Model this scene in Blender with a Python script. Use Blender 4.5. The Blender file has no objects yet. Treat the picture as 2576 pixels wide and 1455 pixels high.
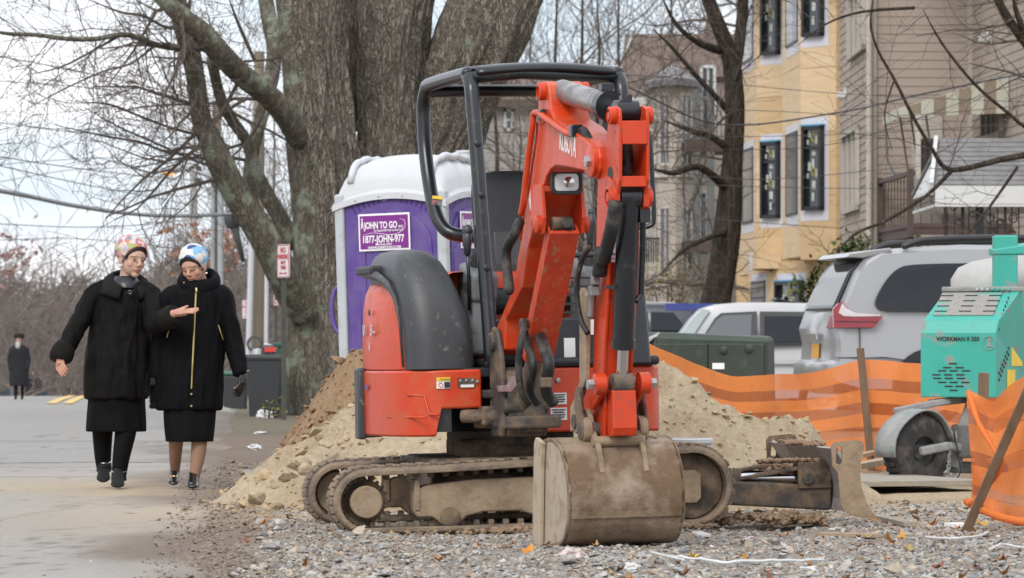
import bpy, bmesh, math, random
from mathutils import Vector, Matrix, noise
R = math.radians
random.seed(7)
SC = bpy.context.scene
COL = SC.collection
V = Vector
# ------------------------------------------------------------------ camera
FPX = 10648.0            # focal length in pixels of a 2576 px wide picture
CZ = 0.99                # eye height
HOR = 860.0              # horizon row in that picture
def P(px, py, D):        # picture direction + distance along the street -> point
    return V(((px-1288.0)/FPX*D, D, CZ-(py-HOR)/FPX*D))
def PX(px, D): return (px-1288.0)/FPX*D
def PZ(py, D): return CZ-(py-HOR)/FPX*D
cam = bpy.data.cameras.new('camera'); camo = bpy.data.objects.new('camera', cam); COL.objects.link(camo)
camo.location = (0, 0, CZ); camo.rotation_euler = (R(90), 0, 0)
cam.sensor_width = 36.0; cam.lens = FPX/2576.0*36.0; cam.shift_y = (HOR-727.5)/2576.0
cam.clip_start = 0.5; cam.clip_end = 3000
cam.dof.use_dof = True; cam.dof.focus_distance = 24.0; cam.dof.aperture_fstop = 9.0
SC.camera = camo
SC.render.engine = 'CYCLES'
SC.cycles.use_denoising = True
SC.cycles.max_bounces = 6; SC.cycles.transparent_max_bounces = 16
SC.view_settings.view_transform = 'Standard'; SC.view_settings.look = 'None'
SC.view_settings.exposure = 0.45; SC.view_settings.gamma = 1.0
# ------------------------------------------------------------------ sky
SUN_EL, SUN_AZ = R(40), R(200)
w = bpy.data.worlds.new('World'); SC.world = w; w.use_nodes = True
nt = w.node_tree; N = nt.nodes; L = nt.links
bg = N['Background']; bg.inputs['Strength'].default_value = 0.1
sky = N.new('ShaderNodeTexSky'); sky.sky_type = 'NISHITA'; sky.sun_disc = False
sky.sun_elevation = SUN_EL; sky.sun_rotation = SUN_AZ; sky.air_density = 1.0; sky.dust_density = 2.0
tc = N.new('ShaderNodeTexCoord'); sep = N.new('ShaderNodeSeparateXYZ'); L.new(tc.outputs['Generated'], sep.inputs[0])
mp = N.new('ShaderNodeMapping'); mp.inputs['Scale'].default_value = (7, 7, 26); mp.inputs['Rotation'].default_value = (0, 0.25, 0)
L.new(tc.outputs['Generated'], mp.inputs[0])
cn = N.new('ShaderNodeTexNoise'); cn.inputs['Scale'].default_value = 1.0; cn.inputs['Detail'].default_value = 6; cn.inputs['Roughness'].default_value = .55
L.new(mp.outputs[0], cn.inputs['Vector'])
cr = N.new('ShaderNodeMapRange'); cr.inputs[1].default_value = .40; cr.inputs[2].default_value = .60; cr.inputs[3].default_value = .12; cr.inputs[4].default_value = 1
L.new(cn.outputs['Fac'], cr.inputs[0])
zr = N.new('ShaderNodeMapRange'); zr.inputs[1].default_value = 0; zr.inputs[2].default_value = .9; zr.inputs[3].default_value = 9.4; zr.inputs[4].default_value = 13.0
L.new(sep.outputs['Z'], zr.inputs[0])
cc = N.new('ShaderNodeCombineColor')
bl = N.new('ShaderNodeMath'); bl.operation = 'MULTIPLY'; bl.inputs[1].default_value = 1.03
L.new(zr.outputs[0], bl.inputs[0])
L.new(zr.outputs[0], cc.inputs[0]); L.new(zr.outputs[0], cc.inputs[1]); L.new(bl.outputs[0], cc.inputs[2])
mx = N.new('ShaderNodeMix'); mx.data_type = 'RGBA'
veil = N.new('ShaderNodeMix'); veil.data_type = 'RGBA'; veil.inputs['Factor'].default_value = .75; veil.inputs['B'].default_value = (6.3, 7.4, 8.6, 1)   # thin high cloud before the blue
L.new(sky.outputs[0], veil.inputs['A'])
L.new(cr.outputs[0], mx.inputs['Factor']); L.new(veil.outputs['Result'], mx.inputs['A']); L.new(cc.outputs[0], mx.inputs['B'])
L.new(mx.outputs['Result'], bg.inputs['Color'])
# ------------------------------------------------------------------ veiled sun
sl = bpy.data.lights.new('sun', 'SUN'); sl.energy = 1.5; sl.angle = R(24); sl.color = (1, .965, .91)
so = bpy.data.objects.new('sun', sl); COL.objects.link(so)
sd = V((math.sin(SUN_AZ)*math.cos(SUN_EL), math.cos(SUN_AZ)*math.cos(SUN_EL), math.sin(SUN_EL)))
so.rotation_euler = sd.to_track_quat('Z', 'Y').to_euler(); so.location = (0, 0, 60)

# ------------------------------------------------------------------ helpers
def sstep(a, b, x):
    t = max(0., min(1., (x-a)/(b-a))); return t*t*(3-2*t)
def lerp(a, b, t): return a+(b-a)*t
def interp(tab, x):
    if x <= tab[0][0]: return tab[0][1]
    for (x0, y0), (x1, y1) in zip(tab, tab[1:]):
        if x <= x1: return lerp(y0, y1, (x-x0)/(x1-x0))
    return tab[-1][1]
def nz(x, y, z=0., s=1.): return noise.noise((x*s, y*s, z*s))
def fbm(x, y, z, s, o=4): return noise.fractal((x*s, y*s, z*s), 1.0, 2.0, o)

def srgb(r, g, b):
    f = lambda c: ((c/255.+.055)/1.055)**2.4 if c > 10 else c/255./12.92
    return (f(r), f(g), f(b))
MATS = {}
def M(name, col, rough=.6, metal=0., var=.12, vs=4., bump=0., bs=60., dirt=None, damt=.5, ds=6., stretch=(1,1,1), spec=.5, coat=0., col2=None, bump2=0., b2s=8., soft=.12, detail=6.):
    """plain procedural surface: two-tone colour noise, optional dirt patches, fine relief"""
    m = bpy.data.materials.new(name); m.use_nodes = True
    n = m.node_tree.nodes; l = m.node_tree.links; b = n['Principled BSDF']
    t = n.new('ShaderNodeTexCoord'); mp = n.new('ShaderNodeMapping'); mp.inputs['Scale'].default_value = stretch
    l.new(t.outputs['Object'], mp.inputs[0])
    def nse(s, d, r=.6):
        x = n.new('ShaderNodeTexNoise'); x.inputs['Scale'].default_value = s; x.inputs['Detail'].default_value = d; x.inputs['Roughness'].default_value = r
        l.new(mp.outputs[0], x.inputs['Vector']); return x
    n1 = nse(vs, detail)
    r = n.new('ShaderNodeMapRange'); r.inputs[1].default_value = .3; r.inputs[2].default_value = .7; l.new(n1.outputs['Fac'], r.inputs[0])
    mx = n.new('ShaderNodeMix'); mx.data_type = 'RGBA'; l.new(r.outputs[0], mx.inputs['Factor'])
    c2 = col2 or tuple(min(1, c*(1+var)) for c in col)
    c1 = col if col2 else tuple(c*(1-var) for c in col)
    mx.inputs['A'].default_value = (*c1, 1); mx.inputs['B'].default_value = (*c2, 1)
    out = mx.outputs['Result']; rs = None
    if dirt:
        n2 = nse(ds, 8, .65)
        r2 = n.new('ShaderNodeMapRange'); th = lerp(.75, .25, damt); r2.inputs[1].default_value = th-soft; r2.inputs[2].default_value = th+soft
        l.new(n2.outputs['Fac'], r2.inputs[0])
        m2 = n.new('ShaderNodeMix'); m2.data_type = 'RGBA'; l.new(r2.outputs[0], m2.inputs['Factor']); l.new(out, m2.inputs['A'])
        n4 = nse(ds*6, 4); dm = n.new('ShaderNodeMix'); dm.data_type = 'RGBA'; l.new(n4.outputs['Fac'], dm.inputs['Factor'])
        dm.inputs['A'].default_value = (*[c*.75 for c in dirt], 1); dm.inputs['B'].default_value = (*[min(1, c*1.25) for c in dirt], 1)
        l.new(dm.outputs['Result'], m2.inputs['B']); out = m2.outputs['Result']
        r3 = n.new('ShaderNodeMapRange'); r3.inputs[3].default_value = rough; r3.inputs[4].default_value = .92; l.new(r2.outputs[0], r3.inputs[0]); rs = r3.outputs[0]
        if metal:
            r5 = n.new('ShaderNodeMapRange'); r5.inputs[3].default_value = metal; r5.inputs[4].default_value = 0; l.new(r2.outputs[0], r5.inputs[0]); l.new(r5.outputs[0], b.inputs['Metallic'])
    elif metal: b.inputs['Metallic'].default_value = metal
    l.new(out, b.inputs['Base Color'])
    if rs is not None: l.new(rs, b.inputs['Roughness'])
    else: b.inputs['Roughness'].default_value = rough
    b.inputs['Specular IOR Level'].default_value = spec
    b.inputs['Coat Weight'].default_value = coat; b.inputs['Coat Roughness'].default_value = .12
    if bump or bump2:
        prev = None
        for amt, sc in ((bump2, b2s), (bump, bs)):
            if not amt: continue
            n3 = nse(sc, 5); bp = n.new('ShaderNodeBump'); bp.inputs['Strength'].default_value = 1.0; bp.inputs['Distance'].default_value = amt
            l.new(n3.outputs['Fac'], bp.inputs['Height'])
            if prev is not None: l.new(prev, bp.inputs['Normal'])
            prev = bp.outputs[0]
        l.new(prev, b.inputs['Normal'])
    MATS[name] = m
    return m

def attr_mat(name, rough=.7, bump=0., bs=200., attr='Col', spec=.4, sss=0.):
    m = bpy.data.materials.new(name); m.use_nodes = True; n = m.node_tree.nodes; l = m.node_tree.links; b = n['Principled BSDF']
    a = n.new('ShaderNodeVertexColor'); a.layer_name = attr; l.new(a.outputs[0], b.inputs['Base Color'])
    b.inputs['Roughness'].default_value = rough; b.inputs['Specular IOR Level'].default_value = spec
    if bump:
        t = n.new('ShaderNodeTexCoord'); x = n.new('ShaderNodeTexNoise'); x.inputs['Scale'].default_value = bs; x.inputs['Detail'].default_value = 4; l.new(t.outputs['Object'], x.inputs['Vector'])
        bp = n.new('ShaderNodeBump'); bp.inputs['Distance'].default_value = bump; l.new(x.outputs['Fac'], bp.inputs['Height']); l.new(bp.outputs[0], b.inputs['Normal'])
    MATS[name] = m; return m

def glass_mat(name, tint=(.02,.025,.03), rough=.05, alpha=1.0, spec=.6):
    m = bpy.data.materials.new(name); m.use_nodes = True; n = m.node_tree.nodes; b = n['Principled BSDF']
    b.inputs['Base Color'].default_value = (*tint, 1); b.inputs['Roughness'].default_value = rough; b.inputs['Specular IOR Level'].default_value = spec
    b.inputs['IOR'].default_value = 1.5; b.inputs['Alpha'].default_value = alpha
    b.inputs['Coat Weight'].default_value = .6; b.inputs['Coat Roughness'].default_value = .03
    MATS[name] = m; return m

def tagit(o, label, cat, group=None, kind=None):
    if label: o['label'] = label
    if cat: o['category'] = cat
    if group: o['group'] = group
    if kind: o['kind'] = kind
    return o

class MB:
    """collects shapes; build() links them as one mesh object"""
    def __init__(s, m=None): s.v = []; s.f = []; s.M = m or Matrix.Identity(4); s.col = None
    def add(s, vs, fs):
        k = len(s.v); s.v += [s.M @ V(p) for p in vs]; s.f += [tuple(i+k for i in f) for f in fs]; return s
    def box(s, c, d, rot=None):
        m = Matrix.Translation(V(c))
        if rot is not None: m = m @ (rot if isinstance(rot, Matrix) else Matrix.Rotation(rot, 4, 'Z'))
        x, y, z = d[0]/2, d[1]/2, d[2]/2
        vs = [m @ V(q) for q in ((-x,-y,-z),(x,-y,-z),(x,y,-z),(-x,y,-z),(-x,-y,z),(x,-y,z),(x,y,z),(-x,y,z))]
        return s.add(vs, [(3,2,1,0),(4,5,6,7),(0,1,5,4),(1,2,6,5),(2,3,7,6),(3,0,4,7)])
    def bar(s, a, b, wd, ht, up=(0,0,1)):
        a, b = V(a), V(b); d = (b-a); ln = d.length
        if ln < 1e-6: return s
        d.normalize(); u = V(up)
        if abs(d.dot(u)) > .99: u = V((0,1,0))
        sd = d.cross(u).normalized(); u = sd.cross(d)
        m = Matrix(((d.x,sd.x,u.x,(a.x+b.x)/2),(d.y,sd.y,u.y,(a.y+b.y)/2),(d.z,sd.z,u.z,(a.z+b.z)/2),(0,0,0,1)))
        return s.box((0,0,0), (ln, wd, ht), m) if False else s._boxm(m, (ln, wd, ht))
    def _boxm(s, m, d):
        x, y, z = d[0]/2, d[1]/2, d[2]/2
        vs = [m @ V(q) for q in ((-x,-y,-z),(x,-y,-z),(x,y,-z),(-x,y,-z),(-x,-y,z),(x,-y,z),(x,y,z),(-x,y,z))]
        return s.add(vs, [(3,2,1,0),(4,5,6,7),(0,1,5,4),(1,2,6,5),(2,3,7,6),(3,0,4,7)])
    def tube(s, pts, rad, n=10, cap=True, closed=False):
        pts = [V(p) for p in pts]; k = len(pts)
        if not isinstance(rad, (list, tuple)): rad = [rad]*k
        rings = []; prev = None
        for i, p in enumerate(pts):
            if closed: d = pts[(i+1) % k]-pts[i-1]
            else: d = pts[min(i+1, k-1)]-pts[max(i-1, 0)]
            if d.length < 1e-9: d = V((0,0,1))
            d.normalize()
            if prev is None:
                u = V((0,0,1)) if abs(d.z) < .9 else V((1,0,0))
                a = d.cross(u).normalized()
            else:
                a = prev - d*prev.dot(d)
                a = a.normalized() if a.length > 1e-6 else d.orthogonal().normalized()
            prev = a; b = d.cross(a)
            rings.append([p+(a*math.cos(t)+b*math.sin(t))*rad[i] for t in (2*math.pi*j/n for j in range(n))])
        vs = [q for r in rings for q in r]; fs = []
        for i in range(k if closed else k-1):
            i2 = (i+1) % k
            for j in range(n): fs.append((i*n+j, i*n+(j+1) % n, i2*n+(j+1) % n, i2*n+j))
        if cap and not closed:
            fs.append(tuple(range(n-1, -1, -1))); fs.append(tuple((k-1)*n+j for j in range(n)))
        return s.add(vs, fs)
    def cyl(s, a, b, r, r2=None, n=16): return s.tube([a, b], [r, r if r2 is None else r2], n)
    def lathe(s, prof, m=None, n=24, cap=False):
        """prof: (radius, height) pairs turned round local z"""
        m = m or Matrix.Identity(4); vs = []; fs = []
        for r, h in prof:
            for j in range(n): vs.append(m @ V((r*math.cos(2*math.pi*j/n), r*math.sin(2*math.pi*j/n), h)))
        for i in range(len(prof)-1):
            for j in range(n): fs.append((i*n+j, i*n+(j+1) % n, (i+1)*n+(j+1) % n, (i+1)*n+j))
        if cap: fs.append(tuple(range(n-1, -1, -1))); fs.append(tuple((len(prof)-1)*n+j for j in range(n)))
        return s.add(vs, fs)
    def prism(s, outline, m, t0, t1):
        """outline in local xy of m, pushed from t0 to t1 along local z"""
        k = len(outline)
        vs = [m @ V((x, y, t0)) for x, y in outline]+[m @ V((x, y, t1)) for x, y in outline]
        fs = [tuple(range(k-1, -1, -1)), tuple(range(k, 2*k))]
        for j in range(k): fs.append((j, (j+1) % k, k+(j+1) % k, k+j))
        return s.add(vs, fs)
    def loft(s, rings, cap=True, closed=True):
        n = len(rings[0]); vs = [q for r in rings for q in r]; fs = []
        for i in range(len(rings)-1):
            for j in range(n if closed else n-1): fs.append((i*n+j, i*n+(j+1) % n, (i+1)*n+(j+1) % n, (i+1)*n+j))
        if cap and closed: fs.append(tuple(range(n-1, -1, -1))); fs.append(tuple((len(rings)-1)*n+j for j in range(n)))
        return s.add(vs, fs)
    def ball(s, c, r, nu=12, nv=8, rot=None):
        if not isinstance(r, (tuple, list)): r = (r, r, r)
        c = V(c); vs = []; fs = []
        for i in range(nv+1):
            th = math.pi*i/nv
            for j in range(nu):
                ph = 2*math.pi*j/nu; q = V((r[0]*math.sin(th)*math.cos(ph), r[1]*math.sin(th)*math.sin(ph), r[2]*math.cos(th)))
                if rot is not None: q = rot @ q
                vs.append(c+q)
        for i in range(nv):
            for j in range(nu): fs.append((i*nu+j, (i+1)*nu+j, (i+1)*nu+(j+1) % nu, i*nu+(j+1) % nu))
        return s.add(vs, fs)
    def grid(s, fn, nu, nv):
        vs = [fn(i/nu, j/nv) for j in range(nv+1) for i in range(nu+1)]
        return s.add(vs, [(j*(nu+1)+i, j*(nu+1)+i+1, (j+1)*(nu+1)+i+1, (j+1)*(nu+1)+i) for j in range(nv) for i in range(nu)])
    def quad(s, a, b, c, d): return s.add([a, b, c, d], [(0,1,2,3)])
    def text(s, body, m, size, thick=.002, bold=0., align='LEFT', shear=0., sx=1.):
        cu = bpy.data.curves.new('t', 'FONT'); cu.body = body; cu.size = size; cu.align_x = align; cu.extrude = thick/2; cu.offset = bold; cu.shear = shear; cu.resolution_u = 3
        o = bpy.data.objects.new('t', cu); COL.objects.link(o)
        dg = bpy.context.evaluated_depsgraph_get(); me = bpy.data.meshes.new_from_object(o.evaluated_get(dg))
        mm = m @ Matrix.Diagonal((sx, 1, 1, 1))
        s.add([mm @ p.co for p in me.vertices], [tuple(p.vertices) for p in me.polygons])
        bpy.data.objects.remove(o); bpy.data.curves.remove(cu); bpy.data.meshes.remove(me); return s
    def build(s, name, mat, parent=None, smooth=False, bevel=0., bseg=2, label=None, cat=None, group=None, kind=None, solid=0., subsurf=0, wn=False, origin=None, cols=None, rmd=False):
        me = bpy.data.meshes.new(name)
        top = parent is None
        if top and origin is None and s.v and kind != 'structure':
            xs = [p.x for p in s.v]; ys = [p.y for p in s.v]; origin = V(((min(xs)+max(xs))/2, (min(ys)+max(ys))/2, min(p.z for p in s.v)))
        og = origin if top and origin is not None else V((0,0,0))
        me.from_pydata([p-og for p in s.v], [], s.f)
        if rmd:
            b = bmesh.new(); b.from_mesh(me); bmesh.ops.remove_doubles(b, verts=b.verts, dist=1e-4); bmesh.ops.recalc_face_normals(b, faces=b.faces); b.to_mesh(me); b.free()
        me.update()
        if cols:
            ca = me.color_attributes.new('Col', 'FLOAT_COLOR', 'POINT')
            for i, c in enumerate(cols): ca.data[i].color = (*c, 1)
        o = bpy.data.objects.new(name, me); COL.objects.link(o); o.location = og
        for mm in (mat if isinstance(mat, (list, tuple)) else [mat]): me.materials.append(MATS[mm] if isinstance(mm, str) else mm)
        if smooth: me.polygons.foreach_set('use_smooth', [True]*len(me.polygons))
        if bevel:
            md = o.modifiers.new('bevel', 'BEVEL'); md.width = bevel; md.segments = bseg; md.limit_method = 'ANGLE'; md.angle_limit = R(32); md.harden_normals = False
        if solid:
            md = o.modifiers.new('solid', 'SOLIDIFY'); md.thickness = solid; md.offset = 0
        if subsurf:
            md = o.modifiers.new('sub', 'SUBSURF'); md.levels = subsurf; md.render_levels = subsurf
        if smooth == 'auto':
            me.polygons.foreach_set('use_smooth', [True]*len(me.polygons))
            try: me.set_sharp_from_angle(angle=R(38))
            except Exception: pass
        if parent is not None:
            o.parent = parent
            if parent.parent is None and parent.type == 'EMPTY': o.matrix_parent_inverse = PINV[parent.name]
            elif parent.parent is None: o.matrix_parent_inverse = Matrix.Translation(-parent.location)
        tagit(o, label, cat, group, kind)
        return o
PINV = {}
def thing(name, base, label, cat, group=None, rot=None):
    """an Empty at the thing's base; its parts are built in street coordinates and (if rot) turned with it"""
    o = bpy.data.objects.new(name, None); COL.objects.link(o); o.location = base; o.empty_display_size = .2
    if rot: o.rotation_euler = rot
    PINV[o.name] = Matrix.Translation(-V(base))
    tagit(o, label, cat, group); return o
def copy_tree(o, parent=None):
    c = o.copy(); COL.objects.link(c)
    if parent is not None: c.parent = parent
    else: PINV[c.name] = PINV.get(o.name, Matrix.Identity(4))
    for ch in [k for k in bpy.data.objects if k.parent == o]: copy_tree(ch, c)
    return c
def frame(o, x, y):
    """matrix with origin o, local x, local y (z = x cross y)"""
    x = V(x).normalized(); y = V(y); y = (y-x*y.dot(x)).normalized(); z = x.cross(y); o = V(o)
    return Matrix(((x.x,y.x,z.x,o.x),(x.y,y.y,z.y,o.y),(x.z,y.z,z.z,o.z),(0,0,0,1)))
def smooth_path(pts, k=4):
    """Catmull-Rom through points (tuples of any length)"""
    out = []; n = len(pts)
    for i in range(n-1):
        p0, p1, p2, p3 = pts[max(i-1,0)], pts[i], pts[i+1], pts[min(i+2,n-1)]
        for j in range(k):
            t = j/k; out.append(tuple(.5*((2*b)+(-a+c)*t+(2*a-5*b+4*c-d)*t*t+(-a+3*b-3*c+d)*t**3) for a, b, c, d in zip(p0,p1,p2,p3)))
    out.append(tuple(pts[-1])); return out
def remesh(o, voxel, smooth_it=2):
    md = o.modifiers.new('r', 'REMESH'); md.mode = 'VOXEL'; md.voxel_size = voxel
    if smooth_it:
        ms = o.modifiers.new('s', 'SMOOTH'); ms.iterations = smooth_it; ms.factor = .5
    dg = bpy.context.evaluated_depsgraph_get(); me = bpy.data.meshes.new_from_object(o.evaluated_get(dg))
    old = o.data; o.modifiers.clear(); mats = list(old.materials); o.data = me
    me.materials.clear()
    for m in mats: me.materials.append(m)
    me.polygons.foreach_set('use_smooth', [True]*len(me.polygons)); me.update(); return o
# ================================================================== setting: ground, road
ZR = [(0,0),(60,0),(80,-.25),(100,-.55),(120,-.66),(140,-.82),(150,-1.1),(170,-2.6),(220,-7),(300,-10),(900,-10)]
ZG = [(0,0),(33,0),(40,.12),(60,.05),(110,0),(150,-.8),(220,-6),(300,-9),(900,-10)]
def xe(y): return -.2-.064*y              # right-hand edge of the asphalt
def G(x, y):
    t = sstep(0, 6, x-xe(y)-.4)
    return lerp(interp(ZR, y), interp(ZG, y), t)
def multi_mat(name, rough=.93, s1=70., a1=.35, s2=420., a2=.35, bump=.006, bs=90., spec=.25):
    m = attr_mat(name, rough, bump, bs, spec=spec); n = m.node_tree.nodes; l = m.node_tree.links; b = n['Principled BSDF']
    src = n['Color Attribute'].outputs[0] if 'Color Attribute' in n else [k for k in n if k.type == 'VERTEX_COLOR'][0].outputs[0]
    t = n.new('ShaderNodeTexCoord'); out = src
    for s, a in ((s1, a1), (s2, a2)):
        x = n.new('ShaderNodeTexNoise'); x.inputs['Scale'].default_value = s; x.inputs['Detail'].default_value = 3; l.new(t.outputs['Object'], x.inputs['Vector'])
        r = n.new('ShaderNodeMapRange'); r.inputs[1].default_value = .28; r.inputs[2].default_value = .72; r.inputs[3].default_value = 1-a; r.inputs[4].default_value = 1+a; l.new(x.outputs['Fac'], r.inputs[0])
        mx = n.new('ShaderNodeVectorMath'); mx.operation = 'SCALE'; l.new(out, mx.inputs[0]); l.new(r.outputs[0], mx.inputs['Scale']); out = mx.outputs[0]
    l.new(out, b.inputs['Base Color']); return m
multi_mat('ground_mix', bump=.01, bs=55.)
multi_mat('asphalt_mix', s1=26., a1=.12, s2=330., a2=.3, bump=.0025, bs=260., rough=.9)
multi_mat('sand_mix', s1=26., a1=.14, s2=240., a2=.14, bump=.02, bs=34.)
multi_mat('stone_mix', s1=45., a1=.2, s2=300., a2=.18, bump=.002, bs=150.)
multi_mat('leaf_mix', s1=60., a1=.2, s2=300., a2=.1, bump=0, rough=.8)
C_DIRT = (.150,.112,.086); C_GRAV = (.235,.207,.178); C_SAND = (.42,.325,.205); C_ASPH = (.215,.212,.206); C_TURF = (.11,.10,.055); C_BROWN = (.25,.165,.095)
def mixc(a, b, t): return tuple(lerp(p, q, t) for p, q in zip(a, b))
def gsheet(xs, ys, zf, cf, name, mat):
    b = MB(); cols = []
    for y in ys:
        for x in xs(y):
            b.v.append(V((x, y, zf(x, y)))); cols.append(cf(x, y))
    nx = len(xs(ys[0])); ny = len(ys)
    b.f = [(j*nx+i, j*nx+i+1, (j+1)*nx+i+1, (j+1)*nx+i) for j in range(ny-1) for i in range(nx-1)]
    return b.build(name, mat, smooth=True, kind='structure', cols=cols)
def arange(a, b, s):
    k = int(round((b-a)/s)); return [a+(b-a)*i/k for i in range(k)]
def gravel_w(x, y):       # where crushed stone lies
    return sstep(-.18, .18, x+1.12+.12*nz(x, y, 3, 1.2)-.035*(y-18)*(-1))*(1-sstep(24.3, 26, y))
def ground_z(x, y):
    z = G(x, y)
    if 12 < y < 40 and -4 < x < 6:
        z += .022*fbm(x, y, 0, 1.3, 3)*sstep(-2.2, -.6, x) + .010*fbm(x, y, 5, 7, 2)
        z += .045*sstep(1.2, 3.2, x)*sstep(19, 21.5, y)*(.6+.5*nz(x, y, 2, .9))
        z += .05*math.exp(-((x+1.15)/.28)**2-((y-21.55)/.5)**2)
    z -= .035*sstep(.10, .3, xe(y)-x)
    return z
def ground_c(x, y):
    if y > 45: 
        t = sstep(0, 3, x-xe(y)); g = .5+.5*nz(x, y, 0, .12)
        return mixc(mixc(C_DIRT, C_TURF, .6), (.16,.14,.10), g)
    gw = gravel_w(x, y); f = .5+.5*fbm(x, y, 1, 1.1, 4)
    c = mixc(C_DIRT, (.19,.148,.112), f)
    c = mixc(c, C_GRAV, gw*(.75+.25*f))
    sandy = math.exp(-((y-26)/3.2)**2)*sstep(-2.3, -1.2, x)*.75
    sandy = max(sandy, sstep(1.6, 2.1, x)*sstep(20.5, 22.5, y)*.55)
    c = mixc(c, C_SAND, min(1, sandy*(.55+.75*f)))
    return c
GX = [-600,-250,-120,-70,-45,-30,-22,-16,-12,-9,-7,-5.5,-4.4,-3.6,-3.0]+arange(-2.6, 3.3, .06)+[3.4,3.7,4.2,5,6,7.5,9.5,12,16,22,32,50,80,140,280,600]
GY = [-40,-10,4,10]+arange(13, 34, .13)+arange(34, 60, .6)+arange(60, 170, 4)+[170,185,205,230,260,300,360,450,600,900]
gsheet(lambda y: GX, GY, ground_z, ground_c, 'ground', 'ground_mix')
RU = [-.12,-.06,0]+arange(.06, 2.4, .06)+[2.5,2.8,3.2,3.8,4.5,5.5,7,9,11]
def road_x(y): return [xe(y)-u+(.10*fbm(0, y, 4, .8, 3) if u < .4 else 0) for u in RU][::-1]
def road_z(x, y):
    z = G(x, y)+.012
    u = xe(y)-x
    if u < .15: z -= .016*sstep(.15, -.12, u)
    return z+.006*fbm(x, y, 9, .5, 2)*(1 if y < 60 else 0)
def road_c(x, y):
    f = .5+.5*fbm(x, y, 2, .55, 4); f2 = .5+.5*fbm(x*.6, y*.25, 7, 1.4, 4)
    c = mixc((.262,.253,.242), (.33,.317,.30), f)
    if y > 34.2+.5*nz(x, 0, 0, .6): c = mixc(c, (.255,.255,.255), .6)
    if abs(y-34.2-.5*nz(x, 0, 0, .6)) < .12: c = mixc(c, (.07,.065,.06), .8)
    for yc, w_, a in ((30.6, .10, .6), (33.0,.07,.45), (41.5,.25,.5)):
        c = mixc(c, (.10,.09,.08), a*math.exp(-((y-yc-.5*nz(x, 1, 0, .8))/w_)**2))
    u = xe(y)-x
    if y < 45 and abs(fbm(x*.9+3, y*.28, 21, 1.0, 4)) < .014: c = mixc(c, (.09,.085,.08), .6)
    sand = math.exp(-((y-28.6-.25*(u-1))/2.2)**2)*(.42+.6*sstep(2.2, 0, u))+.34*math.exp(-((y-23.5)/2.6)**2)*sstep(1.6, .2, u)+.10
    c = mixc(c, (.40,.315,.21), min(.9, sand*(.45+1.1*f2)))
    d = sstep(.62, -.1, u+.9*(f2-.5)*1.3)
    if y < 60: c = mixc(c, mixc(C_DIRT, (.19,.15,.115), f), d*.92)
    if 47 < y < 56: c = mixc(c, (.14,.135,.13), .5*sstep(1.3, .2, u)*f2)
    return c
gsheet(road_x, [-40,-10,4,10]+arange(13, 40, .13)+arange(40, 62, .5)+arange(62, 172, 2)+[172,180,200,230,300], road_z, road_c, 'road', 'asphalt_mix')
M('yellow_paint', srgb(222,186,110), .8, var=.1, vs=12, dirt=(.25,.24,.22), damt=.3, ds=9)
for off in (0, .42):
    b = MB(); ys = arange(106, 152, 1.0)
    for y in ys:
        x = -11.55-(y-106)*.088+off
        b.v += [V((x-.13, y, road_z(x, y)+.02)), V((x+.13, y, road_z(x, y)+.02))]
    b.f = [(2*i, 2*i+1, 2*i+3, 2*i+2) for i in range(len(ys)-1)]
    b.build('road_marking', 'yellow_paint', kind='structure')
# wooded rise beyond the crest of the road
def hillz(x, y): return -10+9.5*sstep(300, 420, y)+1.6*nz(x, y, 0, .012)
gsheet(lambda y: [-400+20*i for i in range(41)], [285+12*i for i in range(20)], hillz, lambda x, y: mixc((.16,.125,.10), (.20,.165,.14), .5+.5*nz(x, y, 0, .05)), 'hill', 'ground_mix')

# ------------------------------------------------------------------ crushed stone, clods, leaves
def hull_stone(rng, flat=.62):
    bm = bmesh.new()
    for k in range(11):
        v = V((rng.gauss(0,1), rng.gauss(0,1), rng.gauss(0,1))).normalized(); v.x *= rng.uniform(.8,1.25); v.z *= flat
        bm.verts.new(v)
    r = bmesh.ops.convex_hull(bm, input=bm.verts)
    bmesh.ops.delete(bm, geom=[g for g in r['geom_interior'] if isinstance(g, bmesh.types.BMVert)], context='VERTS')
    bm.verts.index_update(); vs = [v.co.copy() for v in bm.verts]; fs = [tuple(v.index for v in f.verts) for f in bm.faces]; bm.free(); return vs, fs
rng = random.Random(3)
STONES = [hull_stone(rng) for k in range(14)]
def put_stone(b, cols, x, y, z, r, col, rng):
    vs, fs = STONES[rng.randrange(len(STONES))]; a = rng.uniform(0, 6.28); ca, sa = math.cos(a)*r, math.sin(a)*r; k = len(b.v)
    tx, ty = rng.uniform(-.4,.4), rng.uniform(-.4,.4)
    for v in vs:
        X, Y = v.x*ca-v.y*sa, v.x*sa+v.y*ca
        b.v.append(V((x+X, y+Y, z+v.z*r+tx*X+ty*Y))); cols.append(col)
    b.f += [tuple(i+k for i in f) for f in fs]
PAL = [((.255,.245,.232),5),((.32,.305,.285),4),((.20,.198,.196),2.4),((.34,.285,.225),3.2),((.26,.19,.15),1.8),((.40,.38,.35),.8),((.19,.145,.11),1.4)]
def pick(rng, pal=PAL):
    t = rng.uniform(0, sum(w_ for _, w_ in pal))
    for c, w_ in pal:
        t -= w_
        if t <= 0: break
    k = rng.uniform(.9, 1.3); return tuple(q*k for q in c)
b = MB(); cols = []; n = 0
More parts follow.
